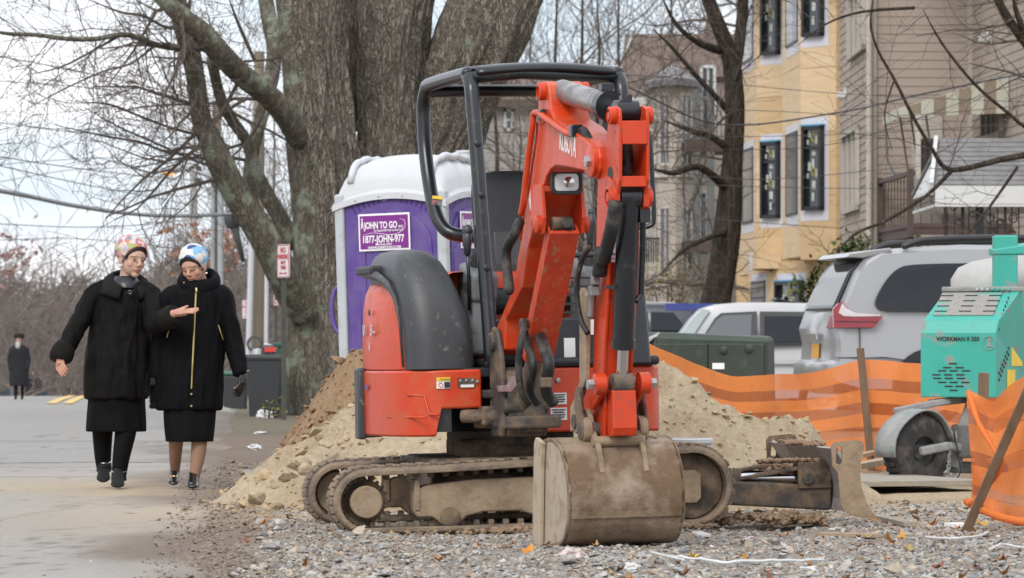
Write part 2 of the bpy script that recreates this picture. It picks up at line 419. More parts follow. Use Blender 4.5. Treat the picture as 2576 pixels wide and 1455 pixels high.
while n < 33000:
    y = 16.6+9.2*rng.random()**1.5; x = rng.uniform(-2.1, 3.0)
    if abs(x) > y*.127: continue
    w_ = gravel_w(x, y)
    if rng.random() > max(w_, .06 if x > xe(y)+.05 else .004): continue
    if y > 22.2 and abs(x-.2) < 1.4: 
        if rng.random() > .25: continue
    r = min(.032, .0062*math.exp(rng.gauss(.28, .52))); z = ground_z(x, y) if x > xe(y)-.1 else road_z(x, y)
    put_stone(b, cols, x, y, z+r*rng.uniform(-.15, .35), r, pick(rng) if w_ > .4 or rng.random() < .35 else (lambda k: tuple(c*k for c in (.185,.145,.112)))(rng.uniform(.75,1.4)), rng); n += 1
b.build('gravel', 'stone_mix', cols=cols, label='loose grey crushed stone spread round the excavator', cat='gravel', kind='stuff')
b = MB(); cols = []; n = 0
while n < 7500:
    y = 17+18*rng.random()**1.3; x = xe(y)+abs(rng.gauss(0, .5))-.25*rng.random()
    if abs(x) > y*.127 or x > -.5: continue
    if 24 < y < 28 and x > -1.5: continue
    r = .0036*math.exp(rng.gauss(.3, .6)); z = ground_z(x, y) if x > xe(y)-.08 else road_z(x, y)
    put_stone(b, cols, x, y, z+r*.2, r, (lambda k: tuple(c*k for c in (.205,.168,.135)))(rng.uniform(.75,1.35)), rng); n += 1
b.build('soil_crumbs', 'stone_mix', cols=cols, label='brown soil crumbs and grit along the edge of the road', cat='soil', kind='stuff')
# single bigger stones one can pick out
for px, py, r, c, lb in ((680,1385,.05,0,'loose grey stone on the dirt shoulder where the gravel thins out'),(705,1352,.045,1,'pale grey stone on the dirt shoulder nearer the left track'),(1430,1430,.04,2,'dark stone on the gravel beyond the crumpled pink wrapper'),(930,1418,.04,0,'grey stone lying alone before the track sprocket'),(745,1388,.05,3,'tan stone at the edge between gravel and dirt'),(2250,1442,.055,3,'tan stone among the gravel near the long white strip end'),(1705,1440,.04,0,'grey stone beside the start of the white strip'),(620,1195,.05,0,'grey stone on the verge beside the walkers feet'),(870,1340,.06,1,'big pale stone wedged before the left track'),(905,1352,.05,3,'tan stone under the track sprocket'),(660,1318,.05,0,'grey stone at the foot of the sand heap'),(1975,1255,.06,3,'tan stone under the dozer arm')):
    D = CZ*FPX/(py-HOR); x = PX(px, D); b = MB(); cs = []
    put_stone(b, cs, x, D, ground_z(x, D)+r*.25, r, pick(rng, [PAL[c]]), rng)
    b.build('stone', 'stone_mix', cols=cs, bevel=.004, label=lb, cat='stone', group='bigger loose stones on the gravel')
# fallen leaves
def leaf(b, cols, x, y, z, r, col, rng):
    a = rng.uniform(0, 6.28); k = len(b.v); n_ = 9; tl = rng.uniform(-.7,.7); cu = rng.uniform(.2,.9)
    b.v.append(V((x, y, z+.004))); cols.append(col)
    for i in range(n_):
        t = 2*math.pi*i/n_; q = r*(1 if i % 2 else .55)*(1.25 if i in (0,1) else 1)
        X, Y = q*math.cos(t), q*math.sin(t)*.8; Z = tl*X+cu*q*q/r
        b.v.append(V((x+X*math.cos(a)-Y*math.sin(a), y+X*math.sin(a)+Y*math.cos(a), z+.005+Z))); cols.append(tuple(c*rng.uniform(.8,1.2) for c in col))
    b.f += [(k, k+1+i, k+1+(i+1) % n_) for i in range(n_)]
LC = [(.22,.085,.035),(.30,.14,.05),(.16,.075,.04),(.42,.17,.04),(.35,.24,.10)]
b = MB(); cols = []
for k in range(170):
    y = 17+16*rng.random(); x = rng.uniform(-2.2, 2.9)
    if x < xe(y)+.1 or abs(x) > y*.125 or (23.5 < y < 28.5 and -1.6 < x < 2): continue
    leaf(b, cols, x, y, ground_z(x, y)+.012, rng.uniform(.018,.038), rng.choice(LC), rng)
b.build('leaf_litter', 'leaf_mix', cols=cols, label='brown dry leaves blown over the gravel and verge', cat='leaves', kind='stuff')
for px, py, c, s, lb in ((1330,1412,(.55,.22,.03),.045,'curled orange leaf on the gravel before the bucket side'),(2470,1345,(.62,.47,.16),.06,'pale yellow maple leaf beside the leaning fence stake'),(2540,1330,(.30,.13,.05),.06,'upright rust-brown leaf at the foot of the front fence'),(1105,1420,(.45,.18,.03),.04,'orange-brown leaf on the gravel before the left track'),(1745,1420,(.6,.4,.08),.035,'small yellow leaf beside the long white strip'),(2270,1368,(.45,.25,.05),.04,'ochre leaf on the gravel near the thin lath'),(2190,1255,(.32,.10,.04),.05,'reddish leaf lying by the dozer blade tip')):
    D = CZ*FPX/(py-HOR); x = PX(px, D); b = MB(); cs = []; leaf(b, cs, x, D, ground_z(x, D)+.02, s, c, rng)
    yel = c[1] > .2
    b.build('fallen_leaf', 'leaf_mix', cols=cs, solid=.001, label=lb, cat='leaf', group='single fallen leaves')
# ------------------------------------------------------------------ heaps
def heap(name, xs, ys, hf, cf, label):
    b = MB(); cols = []; nx = len(xs)
    for y in ys:
        for x in xs:
            h = hf(x, y); b.v.append(V((x, y, ground_z(x, y)-.05+h))); cols.append(cf(x, y, h))
    b.f = [(j*nx+i, j*nx+i+1, (j+1)*nx+i+1, (j+1)*nx+i) for j in range(len(ys)-1) for i in range(nx-1)]
    f2 = [f for f in b.f if max(b.v[i].z-ground_z(b.v[i].x, b.v[i].y) for i in f) > -.045]; b.f = f2
    return b.build(name, 'sand_mix', smooth=True, cols=cols, label=label, cat='heap')
RID = [(-1.95,0),(-1.7,.10),(-1.4,.36),(-1.1,.56),(-.8,.74),(-.3,.92),(.4,1.02),(.8,.98),(.95,.88),(1.15,.72),(1.3,.58),(1.5,.50),(1.68,.56),(1.82,.48),(1.95,.32),(2.15,.12),(2.4,0)]
def blocky(x, y, s):
    d, pts = noise.voronoi((x*s, y*s, 0.3)); return min(1, (d[1]-d[0])*1.6)
def hsand(x, y):
    r = interp(RID, x); yc = 26.0+.25*nz(x, 0, 0, 1.1); run = 1.15 if y < yc else 2.0
    t = 1-abs(y-yc)/(run*(.35+r*1.1)); 
    if t <= 0 or r <= 0: return 0
    h = r*(t if t < .8 else .8+.2*math.sin((t-.8)/.2*math.pi/2)*.8)
    k = sstep(0, .15, h)
    h += k*(.085*fbm(x, y, 3, 2.0, 5)+.085*(blocky(x, y, 2.1)-.5)*sstep(-.2, .6, fbm(x, y, 8, .9, 2)+.3)+.035*fbm(x, y, 31, 5.5, 4)+.026*fbm(x, y, 6, 13, 3)+.012*fbm(x, y, 7, 30, 2))
    return max(0, h+.05*k)
def csand(x, y, h):
    f = .5+.5*fbm(x, y, 2, 1.5, 4); g = sstep(.4, .75, .5+.5*fbm(x, y, 12, 4, 3))
    c = mixc((.35,.275,.185), (.41,.335,.235), f); c = mixc(c, (.29,.215,.14), .6*g)
    return mixc(c, (.30,.22,.14), .6*sstep(.12, 0, h))
heap('sand_heap', arange(-2.0, 2.5, .027), arange(24.2, 28.6, .045), hsand, csand, 'long heap of pale building sand behind the excavator')
def hdirt(x, y):
    cx, cy = -.70, 27.5; d = math.hypot((x-cx)/1.0, (y-cy)/1.25); t = 1-d
    if t <= 0: return 0
    h = min(t*1.45, .84+.12*t)+.05; k = sstep(0, .15, h)
    return max(0, h+k*(.06*fbm(x, y, 13, 3, 5)+.025*fbm(x, y, 16, 14, 3)+.03*(blocky(x, y, 6)-.5)))
heap('dirt_heap', arange(-1.75, .7, .03), arange(26.2, 29, .05), hdirt, lambda x, y, h: mixc((.215,.135,.075), (.30,.205,.125), .5+.5*fbm(x, y, 2, 3, 4)), 'brown dug-out soil heaped beside the purple toilet')
b = MB(); cols = []
for k in range(1500):
    x = rng.uniform(-1.9, 2.1); y = rng.uniform(24.3, 26.3); h = hsand(x, y)
    if h < .04 and rng.random() < .6: continue
    r = .009*math.exp(rng.gauss(.3,.55)); c = rng.uniform(.8, 1.1)
    put_stone(b, cols, x, y, ground_z(x, y)-.05+max(h, .05)+r*.3, r, (.42*c,.32*c,.20*c), rng)
for k in range(700):
    x = rng.uniform(-1.5, .2); y = rng.uniform(26.4, 27.6); h = hdirt(x, y)
    if h < .08: continue
    r = .010*math.exp(rng.gauss(.35,.5)); c = rng.uniform(.75, 1.2)
    put_stone(b, cols, x, y, ground_z(x, y)-.05+h+r*.3, r, (.25*c,.16*c,.09*c), rng)
b.build('heap_crumbs', 'sand_mix', cols=cols, label='crumbs of sand and soil rolling off the heaps', cat='soil', kind='stuff')
for px, py, D, r, lb in ((640,1255,24.6,.10,'caked sand block at the outermost toe of the heap'),(690,1215,24.9,.08,'smaller caked sand block just above the toe block'),(750,1170,25.0,.13,'largest caked sand block beside the rear track'),(772,1180,24.9,.09,'sand block tucked under the largest one by the track'),(715,1200,24.8,.07,'small sand block left of the largest one'),(820,1120,25.4,.08,'sand block high on the heap above the rear track'),(790,1085,25.5,.07,'sand block resting where pale sand meets brown soil')):
    x = PX(px, D); b = MB(); cs = []; put_stone(b, cs, x, D, PZ(py, D), r*.78, (.40,.325,.225), rng)
    b.build('sand_clod', 'sand_mix', cols=cs, bevel=.02, bseg=3, smooth=True, label=lb, cat='clod', group='caked sand blocks')
# ================================================================== excavator
MUD = (.27,.19,.125); MUD2 = (.20,.135,.085)
M('orange_paint', (.56,.044,.006), .38, var=.06, vs=3, dirt=(.40,.13,.05), damt=.12, ds=9, coat=.12, bump=.0006, bs=25, soft=.22)
M('orange_worn', (.53,.041,.006), .40, var=.1, vs=5, dirt=(.20,.075,.04), damt=.19, ds=22, bump=.001, bs=60, soft=.10)
M('orange_scraped', (.52,.050,.016), .5, var=.2, vs=12, dirt=(.36,.19,.08), damt=.30, ds=30, stretch=(1,1,.22), bump=.001, bs=80, soft=.06)
M('grey_plastic', (.046,.049,.054), .46, var=.1, vs=3, dirt=(.20,.18,.155), damt=.20, ds=26, bump=.0006, bs=180, soft=.05)
M('black_steel', (.013,.015,.019), .30, var=.2, vs=4, dirt=(.10,.085,.07), damt=.10, ds=16, coat=.15, soft=.1)
M('black_plastic', (.02,.021,.023), .5, var=.2, vs=6, bump=.0006, bs=150)
M('console_grey', (.16,.17,.18), .5, var=.1, vs=6, dirt=(.10,.09,.08), damt=.25, ds=12)
M('chrome', (.62,.63,.64), .16, metal=1, var=.06, vs=8)
M('barrel_steel', (.32,.31,.31), .34, metal=.85, var=.2, vs=7, dirt=(.14,.12,.11), damt=.32, ds=12)
M('dark_casting', (.05,.046,.043), .6, var=.3, vs=6, dirt=MUD2, damt=.40, ds=9, bump=.002, bs=50)
M('rubber', (.022,.021,.021), .7, var=.2, vs=6, dirt=(.16,.12,.09), damt=.36, ds=10, bump=.001, bs=90)
M('hose', (.012,.012,.013), .55, var=.2, vs=10, dirt=(.12,.10,.08), damt=.28, ds=12)
M('track_rubber', (.085,.068,.054), .8, var=.3, vs=6, dirt=(.27,.20,.14), damt=.60, ds=6, bump=.008, bs=40, bump2=.02, b2s=12, soft=.2)
M('mud_steel', (.20,.142,.095), .8, var=.25, vs=6, dirt=(.33,.25,.165), damt=.55, ds=6, bump=.004, bs=45, bump2=.010, b2s=12, soft=.18)
M('mud_dark', (.075,.055,.042), .8, var=.3, vs=8, dirt=(.22,.155,.10), damt=.42, ds=8, bump=.005, bs=45, bump2=.01, b2s=14)
M('mud', (.24,.165,.105), .95, var=.3, vs=18, bump=.006, bs=60, col2=(.30,.21,.135))
M('mud_clay', (.20,.125,.078), .95, var=.3, vs=14, bump=.008, bs=50, col2=(.30,.20,.13))
M('bucket_tan', (.285,.212,.152), .55, var=.2, vs=3, dirt=(.145,.09,.052), damt=.50, ds=4.2, bump=.004, bs=70, bump2=.008, b2s=12, soft=.09)
M('bucket_side', (.40,.325,.24), .7, var=.12, vs=4, dirt=(.22,.15,.10), damt=.24, ds=10, bump=.002, bs=60)
M('bare_steel', (.42,.42,.43), .35, metal=.8, var=.15, vs=10, dirt=(.22,.18,.15), damt=.3, ds=12)
M('worn_steel', (.36,.35,.34), .45, var=.15, vs=6, dirt=(.20,.14,.10), damt=.25, ds=7)
M('white_decal', (.78,.78,.76), .5, var=.04); M('yellow_decal', (.80,.55,.04), .5, var=.05); M('red_decal', (.6,.05,.04), .5); M('blue_decal', (.06,.10,.35), .5); M('silver_decal', (.55,.55,.56), .35, metal=.3)
M('black_decal', (.02,.02,.02), .5); M('red_knob', (.35,.02,.015), .4)
glass_mat('lamp_glass', (.55,.56,.58), .08)
EC = V((0, 22.69, .008)); TILT = R(-1.15)
exc = thing('excavator', EC, 'orange mini excavator with open black roll bar standing on muddy tracks', 'excavator', rot=(0, TILT, 0))
INV = Matrix.Translation(EC) @ Matrix.Rotation(-TILT, 4, 'Y') @ Matrix.Translation(-EC)
def PE(px, py, D): return INV @ P(px, py, D)
TU = Matrix.Translation(EC) @ Matrix.Rotation(R(8), 4, 'Z')
TB = Matrix.Translation(EC) @ Matrix.Rotation(R(195), 4, 'Z')
XZ = lambda y0: Matrix(((1,0,0,0),(0,0,-1,y0),(0,1,0,0),(0,0,0,1)))   # local xy -> x,z ; local z -> -y
# ---- undercarriage
def track_path(n):
    x0, r0, x1, r1 = -.868, .172, .838, .212; out = []
    def arc(cx, cz, r, a0, a1, k): return [(cx+r*math.cos(lerp(a0,a1,i/k)), cz+r*math.sin(lerp(a0,a1,i/k))) for i in range(k)]
    L_ = []
    L_ += arc(x1, r1, r1, -math.pi/2, math.pi/2, 26)
    for i in range(44): t = i/44; L_.append((lerp(x1,x0,t), lerp(2*r1,2*r0,t)-.012*math.sin(math.pi*t)))
    L_ += arc(x0, r0, r0, math.pi/2, 1.5*math.pi, 24)
    for i in range(44): t = i/44; L_.append((lerp(x0,x1,t), 0.0))
    return L_
TP = track_path(0)
def make_track(yc, near):
    b = MB(TU); k = len(TP); hw = .15
    def nrm(i): 
        a, c = V((*TP[i-1], 0)), V((*TP[(i+1) % k], 0)); d = (c-a).normalized(); return V((d.y, -d.x))
    rings = []
    for i, (x, z) in enumerate(TP):
        n_ = nrm(i); o_, i_ = (x, z), (x-n_.x*.038, z-n_.y*.038); sh = .014
        rings.append([V((o_[0]-n_.x*sh, yc-hw, o_[1]-n_.y*sh)), V((o_[0], yc-hw+.03, o_[1])), V((o_[0], yc+hw-.03, o_[1])), V((o_[0]-n_.x*sh, yc+hw, o_[1]-n_.y*sh)), V((i_[0], yc+hw, i_[1])), V((i_[0], yc-hw, i_[1]))])
    rings.append(rings[0]); b.loft(rings, cap=False)
    s_ = 0
    for i in range(0, k, 2):
        x, z = TP[i]; n_ = nrm(i); d = V((-n_.y, n_.x))
        for sg in (-1, 1):
            m = Matrix(((d.x,0,n_.x,x+n_.x*.006+d.x*sg*.008),(0,1,0,yc+sg*.064),(d.y,0,n_.y,z+n_.y*.006+d.y*sg*.008),(0,0,0,1)))
            b._boxm(m, (.040, .108, .016))
    for i in range(1, k, 2):           # inner drive lugs
        x, z = TP[i]; n_ = nrm(i); d = V((-n_.y, n_.x))
        m = Matrix(((d.x,0,n_.x,x-n_.x*.05),(0,1,0,yc),(d.y,0,n_.y,z-n_.y*.05),(0,0,0,1))); b._boxm(m, (.03, .06, .03))
    t = b.build('track', 'track_rubber', exc, bevel=.006, bseg=2)
    s = -1 if near else 1
    # sprocket: toothed ring
    r0 = .128; o_ = []
    nt_ = 21
    for i in range(nt_*4):
        a = 2*math.pi*i/(nt_*4); o_.append((-.868+(r0 if i % 4 in (0,1) else r0-.02)*math.cos(a), .172+(r0 if i % 4 in (0,1) else r0-.02)*math.sin(a)))
    sp = MB(TU).prism(o_, XZ(yc), -.02, .02).build('sprocket', 'mud_dark', exc, bevel=.002)
    MB(TU @ Matrix.Translation((-.868, yc, .172)) @ Matrix.Rotation(R(90)*-s, 4, 'X')).lathe([(0,.135),(.078,.135),(.084,.128),(.084,.0),(.115,-.0),(.115,-.05),(0,-.05)][::-1], n=32).build('drive_hub', 'mud_steel', sp, smooth='auto')
    # roller frame
    prof = [(-.62,.115),(-.60,.085),(-.52,.085),(-.46,.035),(-.40,.030),(-.34,.085),(-.26,.105),(-.06,.105),(.0,.085),(.06,.035),(.12,.030),(.18,.085),(.30,.105),(.46,.09),(.62,.12),(.78,.14),(.80,.27),(.60,.30),(.2,.285),(-.3,.275),(-.55,.25),(-.62,.22)]
    MB(TU).prism(prof, XZ(yc), -.075, .075).build('track_frame', 'mud_steel', exc, bevel=.012, bseg=3)
    MB(TU).box((-.60, yc, .20), (.03, .17, .16)).build('frame_rib', 'mud_steel', exc, bevel=.006); MB(TU).box((.52, yc, .175), (.05, .158, .07)).build('frame_rib', 'mud_steel', exc, bevel=.006)
    for x in (-.43, .09, .46):
        MB(TU @ Matrix.Translation((x, yc, .082)) @ Matrix.Rotation(R(90), 4, 'X')).lathe([(0,-.10),(.03,-.10),(.052,-.092),(.052,.092),(.03,.10),(0,.10)], n=24).build('roller', 'mud_dark', exc, smooth='auto')
    MB(TU @ Matrix.Translation((.06, yc, .315)) @ Matrix.Rotation(R(90), 4, 'X')).lathe([(0,-.12),(.036,-.12),(.042,-.11),(.042,.11),(.036,.12),(0,.12)], n=24).build('carrier_roller', 'mud_steel', exc, smooth='auto')
    idl = MB(TU @ Matrix.Translation((.838, yc, .212)) @ Matrix.Rotation(R(90), 4, 'X')).lathe([(0,-.05),(.10,-.05),(.155,-.06),(.168,-.055),(.168,.055),(.155,.06),(.10,.05),(0,.05)], n=36).build('idler', 'mud_dark', exc, smooth='auto')
    MB(TU).prism([(.66,.15),(.68,.125),(.86,.125),(.885,.15),(.885,.27),(.86,.295),(.66,.295)], XZ(yc), .10, .085).build('idler_yoke', 'mud_steel', idl, bevel=.004)
make_track(-.70, True); make_track(.70, False)
b = MB(TU); b.box((0,0,.30), (1.0,1.15,.16)).box((0,0,.42),(.62,.62,.10)).box((.0,-.45,.26),(.5,.3,.1)).box((0,.45,.26),(.5,.3,.1)); b.build('car_body', 'mud_dark', exc, bevel=.02)
MB(TU @ Matrix.Translation((0,0,.44))).lathe([(0,0),(.34,0),(.34,.07),(.30,.07),(.30,.09),(0,.09)], n=40).build('slew_ring', 'dark_casting', exc, smooth='auto')
b = MB(TU); b.box((.15,-.38,.245),(1.0,.12,.02)); b.build('mud_shelf', 'mud', exc, bevel=.008)
# ---- dozer blade
TX = TU @ Matrix.Translation((.20,0,0))
for sy in (-.36, .36):
    b = MB(TX); b.bar((.35,sy,.20),(1.46,sy,.115),.11,.13); b.build('blade_arm', 'dark_casting', exc, bevel=.012)
    b = MB(TX); b.bar((.90,sy,.22),(1.44,sy,.30),.10,.02); b.bar((1.28,sy-.06,.24),(1.46,sy-.06,.24),.02,.14); b.bar((1.28,sy+.06,.24),(1.46,sy+.06,.24),.02,.14); b.build('blade_bracket', 'mud_dark', exc, bevel=.006)
    cy = MB(TX).cyl((.55,sy,.26),(.97,sy,.235),.045).cyl((.94,sy,.236),(.975,sy,.234),.052).build('blade_cylinder', 'mud_dark', exc, smooth='auto')
    MB(TX).cyl((.95,sy,.236),(1.32,sy,.225),.021).build('rod', 'chrome', cy, smooth='auto')
    MB(TX).cyl((1.33,sy-.085,.225),(1.33,sy+.085,.225),.03).cyl((1.29,sy,.226),(1.36,sy,.225),.04).build('pin', 'dark_casting', cy, smooth='auto')
# curved blade plate, seen from behind
prof = [(1.46,.055),(1.475,.12),(1.47,.20),(1.45,.28),(1.415,.345),(1.385,.39)]
b = MB(TX); rr = []
for x, z in prof: rr.append((x, z))
b.loft([[V((x,y,z)) for x, z in rr]+[V((x+.02,y,z+.004)) for x, z in rr[::-1]] for y in (-.84, .84)]); b.build('blade_plate', 'worn_steel', exc, bevel=.003)
for sy in (-.85, .85):
    o_ = [(1.405,.22),(1.40,.265),(1.372,.30),(1.368,.40),(1.385,.425),(1.50,.432),(1.535,.425),(1.545,.40),(1.525,.33),(1.518,.25),(1.53,.16),(1.56,.09),(1.60,.03),(1.565,.02),(1.50,.03),(1.43,.06),(1.412,.10)]
    b = MB(TX); hole = [(1.39,.315),(1.395,.395),(1.41,.405),(1.425,.395),(1.423,.315),(1.41,.305)]
    bm = bmesh.new()
    outer = [bm.verts.new((x, z, 0)) for x, z in o_]; inner = [bm.verts.new((x, z, 0)) for x, z in hole]
    ed = [bm.edges.new((outer[i], outer[(i+1) % len(outer)])) for i in range(len(outer))]+[bm.edges.new((inner[i], inner[(i+1) % len(inner)])) for i in range(len(inner))]
    bmesh.ops.triangle_fill(bm, use_beauty=True, edges=ed); bm.verts.index_update()
    m_ = XZ(sy); b.add([m_ @ v.co for v in bm.verts], [tuple(v.index for v in f.verts) for f in bm.faces]); bm.free()
    b.build('blade_end_plate', 'mud_steel' if sy < 0 else 'mud_dark', exc, solid=.02)
b = MB(TX); rg = random.Random(5)
def ico(sub):
    bm = bmesh.new(); bmesh.ops.create_icosphere(bm, subdivisions=sub, radius=1); bm.verts.index_update(); r = [v.co.copy() for v in bm.verts], [tuple(v.index for v in f.verts) for f in bm.faces]; bm.free(); return r
ICO = ico(2); ICO1 = ico(1)
def lumps(b, rg, cx, cy, cz, sx, sy_, sz, n_, r0, r1):
    for i in range(n_):
        vs, fs = ICO1 if r1 < .03 else ICO; r = r0+(r1-r0)*rg.random()**2; c = V((cx+rg.uniform(-sx,sx), cy+rg.uniform(-sy_,sy_), cz+rg.uniform(0,sz))); o_ = rg.uniform(0, 90)
        b.add([c+V((v.x*1.2, v.y*1.2, v.z*.75))*r*(1+.75*fbm(v.x+o_, v.y, v.z, 1.9, 4)) for v in vs], fs)
lumps(b, rg, 1.41,.1,.395,.03,.5,.012,160,.005,.022); lumps(b, rg, 1.36,.25,.24,.10,.42,.05,200,.006,.026); lumps(b, rg, 1.25,-.36,.315,.16,.06,.01,110,.005,.020)
b.build('mud_lumps', 'mud_clay', exc, kind='stuff')
b = MB(TU); lumps(b, rg, 1.42,-.52,.0,.16,.10,.035,420,.004,.024); lumps(b, rg, 1.40,-.50,.02,.06,.05,.03,5,.03,.05); lumps(b, rg, 1.16,-.4,.0,.2,.3,.05,260,.004,.024); lumps(b, rg, -.2,-.86,.0,.8,.06,.015,170,.006,.022); lumps(b, rg, .35,-.88,.0,.6,.06,.02,140,.006,.030)
b.build('dropped_mud', 'mud', exc, kind='stuff')
# ---- upper body
def ribbon(path, z0, z1, th, name, mat, parent=exc, bev=.012, inset_top=0.):
    """upright band following a plan path (local body coords); z0/z1 numbers or functions of arc fraction"""
    b = MB(TB); k = len(path); rings = []
    for i, (x, y) in enumerate(path):
        a, c = V(path[max(i-1,0)]), V(path[min(i+1,k-1)]); d = (c-a).normalized(); n_ = V((-d.y, d.x)); t = i/(k-1)
        za = z0(t) if callable(z0) else z0; zb = z1(t) if callable(z1) else z1
        rings.append([V((x,y,za)), V((x-n_.x*inset_top,y-n_.y*inset_top,zb)), V((x-n_.x*(th+inset_top),y-n_.y*(th+inset_top),zb)), V((x-n_.x*th,y-n_.y*th,za))])
    b.loft(rings); return b.build(name, mat, parent, bevel=bev, bseg=3, smooth='auto', rmd=True)
rim = [(.34,.675),(.46,.672),(.60,.655),(.70,.59),(.765,.46),(.80,.25),(.815,0),(.80,-.25),(.745,-.44),(.62,-.62),(.42,-.76),(.15,-.82),(-.15,-.82),(-.42,-.76),(-.62,-.62),(-.75,-.40),(-.79,-.1),(-.78,.2),(-.74,.46),(-.69,.575),(-.60,.63),(-.4,.645),(-.2,.65),(-.02,.655)]
RIM = [(p[0]*.945, p[1]*.965) for p in smooth_path(rim, 4)]
kz = len(RIM)
def zlow(t): return .635 if t < .058 else .497
RIMR = RIM[:54]; RIML = RIM[54:]
body = ribbon(RIM, lambda t: .64 if t < .085 else (.497 if t < .87 else .505), .842, .05, 'lower_cover', 'orange_paint')
# deck under everything
inner = [(x*.95, y*.95) for x, y in RIM[::3]]
b = MB(TB); b.prism(inner[2:]+[(-.02,.35),(.30,.35)], Matrix.Identity(4), .52, .80); b.build('main_frame', 'black_steel', exc)
b = MB(TB); b.prism([(x*.97, y*.97) for x, y in RIM[::3]], Matrix.Identity(4), .80, .85); b.build('deck', 'black_plastic', exc, bevel=.008)
bump_path = [(x*1.045, y*1.045) for x, y in RIM[26:38]]
ribbon(bump_path, .475, .858, .045, 'bumper', 'grey_plastic', bev=.014)
# bonnet (rear)
def ringpts(fr, z, sx, sy_): return [V((x*sx, y*sy_, z)) for x, y in fr]
rear = [p for p in RIM[20:76]]
rear = [(.665,.485),(.715,.445),(.742,.33),(.756,.19)]+[p for p in rear if p[1] < .12]+[(-.735,.12)]+[(-.55,.14),(0,.14),(.45,.16),(.5,.46)]
b = MB(TB); b.loft([ringpts(rear,z,s_,s_) for z, s_ in ((.848,.985),(1.0,.985),(1.16,.975),(1.25,.955),(1.30,.925),(1.335,.87),(1.352,.78),(1.358,.5))]); b.build('bonnet', 'orange_paint', exc, smooth='auto')
# side cover (dome)
def rrect(x0, x1, y0, y1, r, z, n_=6):
    out = []
    for cx, cy, a0 in ((x1-r,y1-r,0),(x0+r,y1-r,90),(x0+r,y0+r,180),(x1-r,y0+r,270)):
        for i in range(n_+1): a = R(a0+90*i/n_); out.append(V((cx+r*math.cos(a), cy+r*math.sin(a), z)))
    return out
dome = [(.848,.335,.715,-.20,.66,.12),(1.0,.345,.72,-.20,.655,.12),(1.15,.37,.735,-.22,.63,.13),(1.26,.40,.745,-.26,.58,.14),(1.35,.435,.745,-.30,.52,.15),(1.41,.465,.73,-.31,.46,.14),(1.45,.50,.705,-.29,.39,.11),(1.472,.535,.67,-.25,.30,.07),(1.48,.58,.63,-.15,.17,.03)]
b = MB(TB); b.loft([rrect(x0*.98,x1*.955,y0,y1*.965,min(r,.44*(x1*.955-x0*.98)),z) for z,x0,x1,y0,y1,r in dome]); side = b.build('side_cover', 'grey_plastic', exc, smooth='auto')
b = MB(TB); b.tube([(.70,.487,.86),(.71,.473,1.1),(.722,.435,1.22),(.735,.32,1.30),(.74,.10,1.345),(.735,-.15,1.36),(.68,-.36,1.375),(.6,-.42,1.38)], [.006,.008,.012,.016,.022,.028,.028,.026], 10); b.build('cover_trim', 'grey_plastic', side, smooth=True)
b = MB(TB); b.box((.72,-.1,1.375),(.10,.34,.05)); b.build('air_intake', 'black_plastic', side, bevel=.015)
# body decals / fittings
def on_rim(i, z, off=.003):
    x, y = RIM[i]; a, c = V(RIM[i-1]), V(RIM[i+1]); d = (c-a).normalized(); n_ = V((d.y, -d.x))
    o = TB @ V((x+n_.x*off, y+n_.y*off, z)); ex = (TB.to_3x3() @ V((-d.x,-d.y,0))); return frame(o, -ex if False else ex, (0,0,1))
def plate(m, w_, h, name, mat, parent, t=.003): return MB().prism([(-w_/2,-h/2),(w_/2,-h/2),(w_/2,h/2),(-w_/2,h/2)], m, -t, t).build(name, mat, parent)
def find_rim(px, D=22.0):
    best = None
    for i in range(1, kz//2+4):
        q = TB @ V((*RIM[i], .7)); u = 1288+q.x/q.y*FPX
        if best is None or abs(u-px) < best[0]: best = (abs(u-px), i)
    return best[1]
def rim_point(px, lo, hi):
    """fraction along the rim where its picture column is px"""
    best = None
    for k in range(lo*20, hi*20):
        t = k/20; i = int(t); f = t-i; x = lerp(RIM[i][0], RIM[i+1][0], f); y = lerp(RIM[i][1], RIM[i+1][1], f)
        q = TB @ V((x, y, .7)); u = 1288+q.x/q.y*FPX
        if best is None or abs(u-px) < best[0]: best = (abs(u-px), i, x, y)
    _, i, x, y = best; a, c = V(RIM[max(i-1,0)]), V(RIM[min(i+2,kz-1)]); d = (c-a).normalized(); n_ = V((-d.y,d.x))
    return x, y, d, n_
def rim_frame(px, z, lo=0, hi=40, off=.004):
    x, y, d, n_ = rim_point(px, lo, hi); o = TB @ V((x+n_.x*off, y+n_.y*off, z)); ex = TB.to_3x3() @ V((-d.x,-d.y,0))
    return frame(o, ex, (0,0,1))
dk = plate(rim_frame(1123, .775), .072, .058, 'caution_sticker', 'white_decal', body)
plate(rim_frame(1123, .795, off=.008), .072, .018, 'band', 'yellow_decal', dk); plate(rim_frame(1132, .765, off=.008), .03, .030, 'panel', 'black_decal', dk)
b = MB(); b.text('CAUTION', rim_frame(1113, .790, off=.0125), .013, .001); b.build('lettering', 'black_decal', dk)
b = MB(); m_ = rim_frame(1116, .765, off=.010); b.tube([m_ @ V((.011*math.cos(t), .011*math.sin(t), 0)) for t in [i*.52 for i in range(12)]], .0018, 5, closed=True); b.build('ring', 'red_decal', dk)
dk = plate(rim_frame(942, .755), .075, .088, 'dealer_sticker', 'white_decal', body)
b = MB(); b.text('ABE', rim_frame(930, .742, off=.009), .036, .001, bold=.001, sx=1.1); b.build('lettering', 'blue_decal', dk)
plate(rim_frame(942, .79, off=.008), .06, .006, 'line', 'red_decal', dk)
for zz in (.728, .722): plate(rim_frame(942, zz, off=.008), .055, .003, 'line', 'blue_decal', dk)
plate(rim_frame(1180, .775, off=.002), .09, .045, 'hinge_plate', 'dark_casting', body, .006)
plate(rim_frame(1182, .757, off=.006), .07, .014, 'hinge_strip', 'white_decal', body, .004)
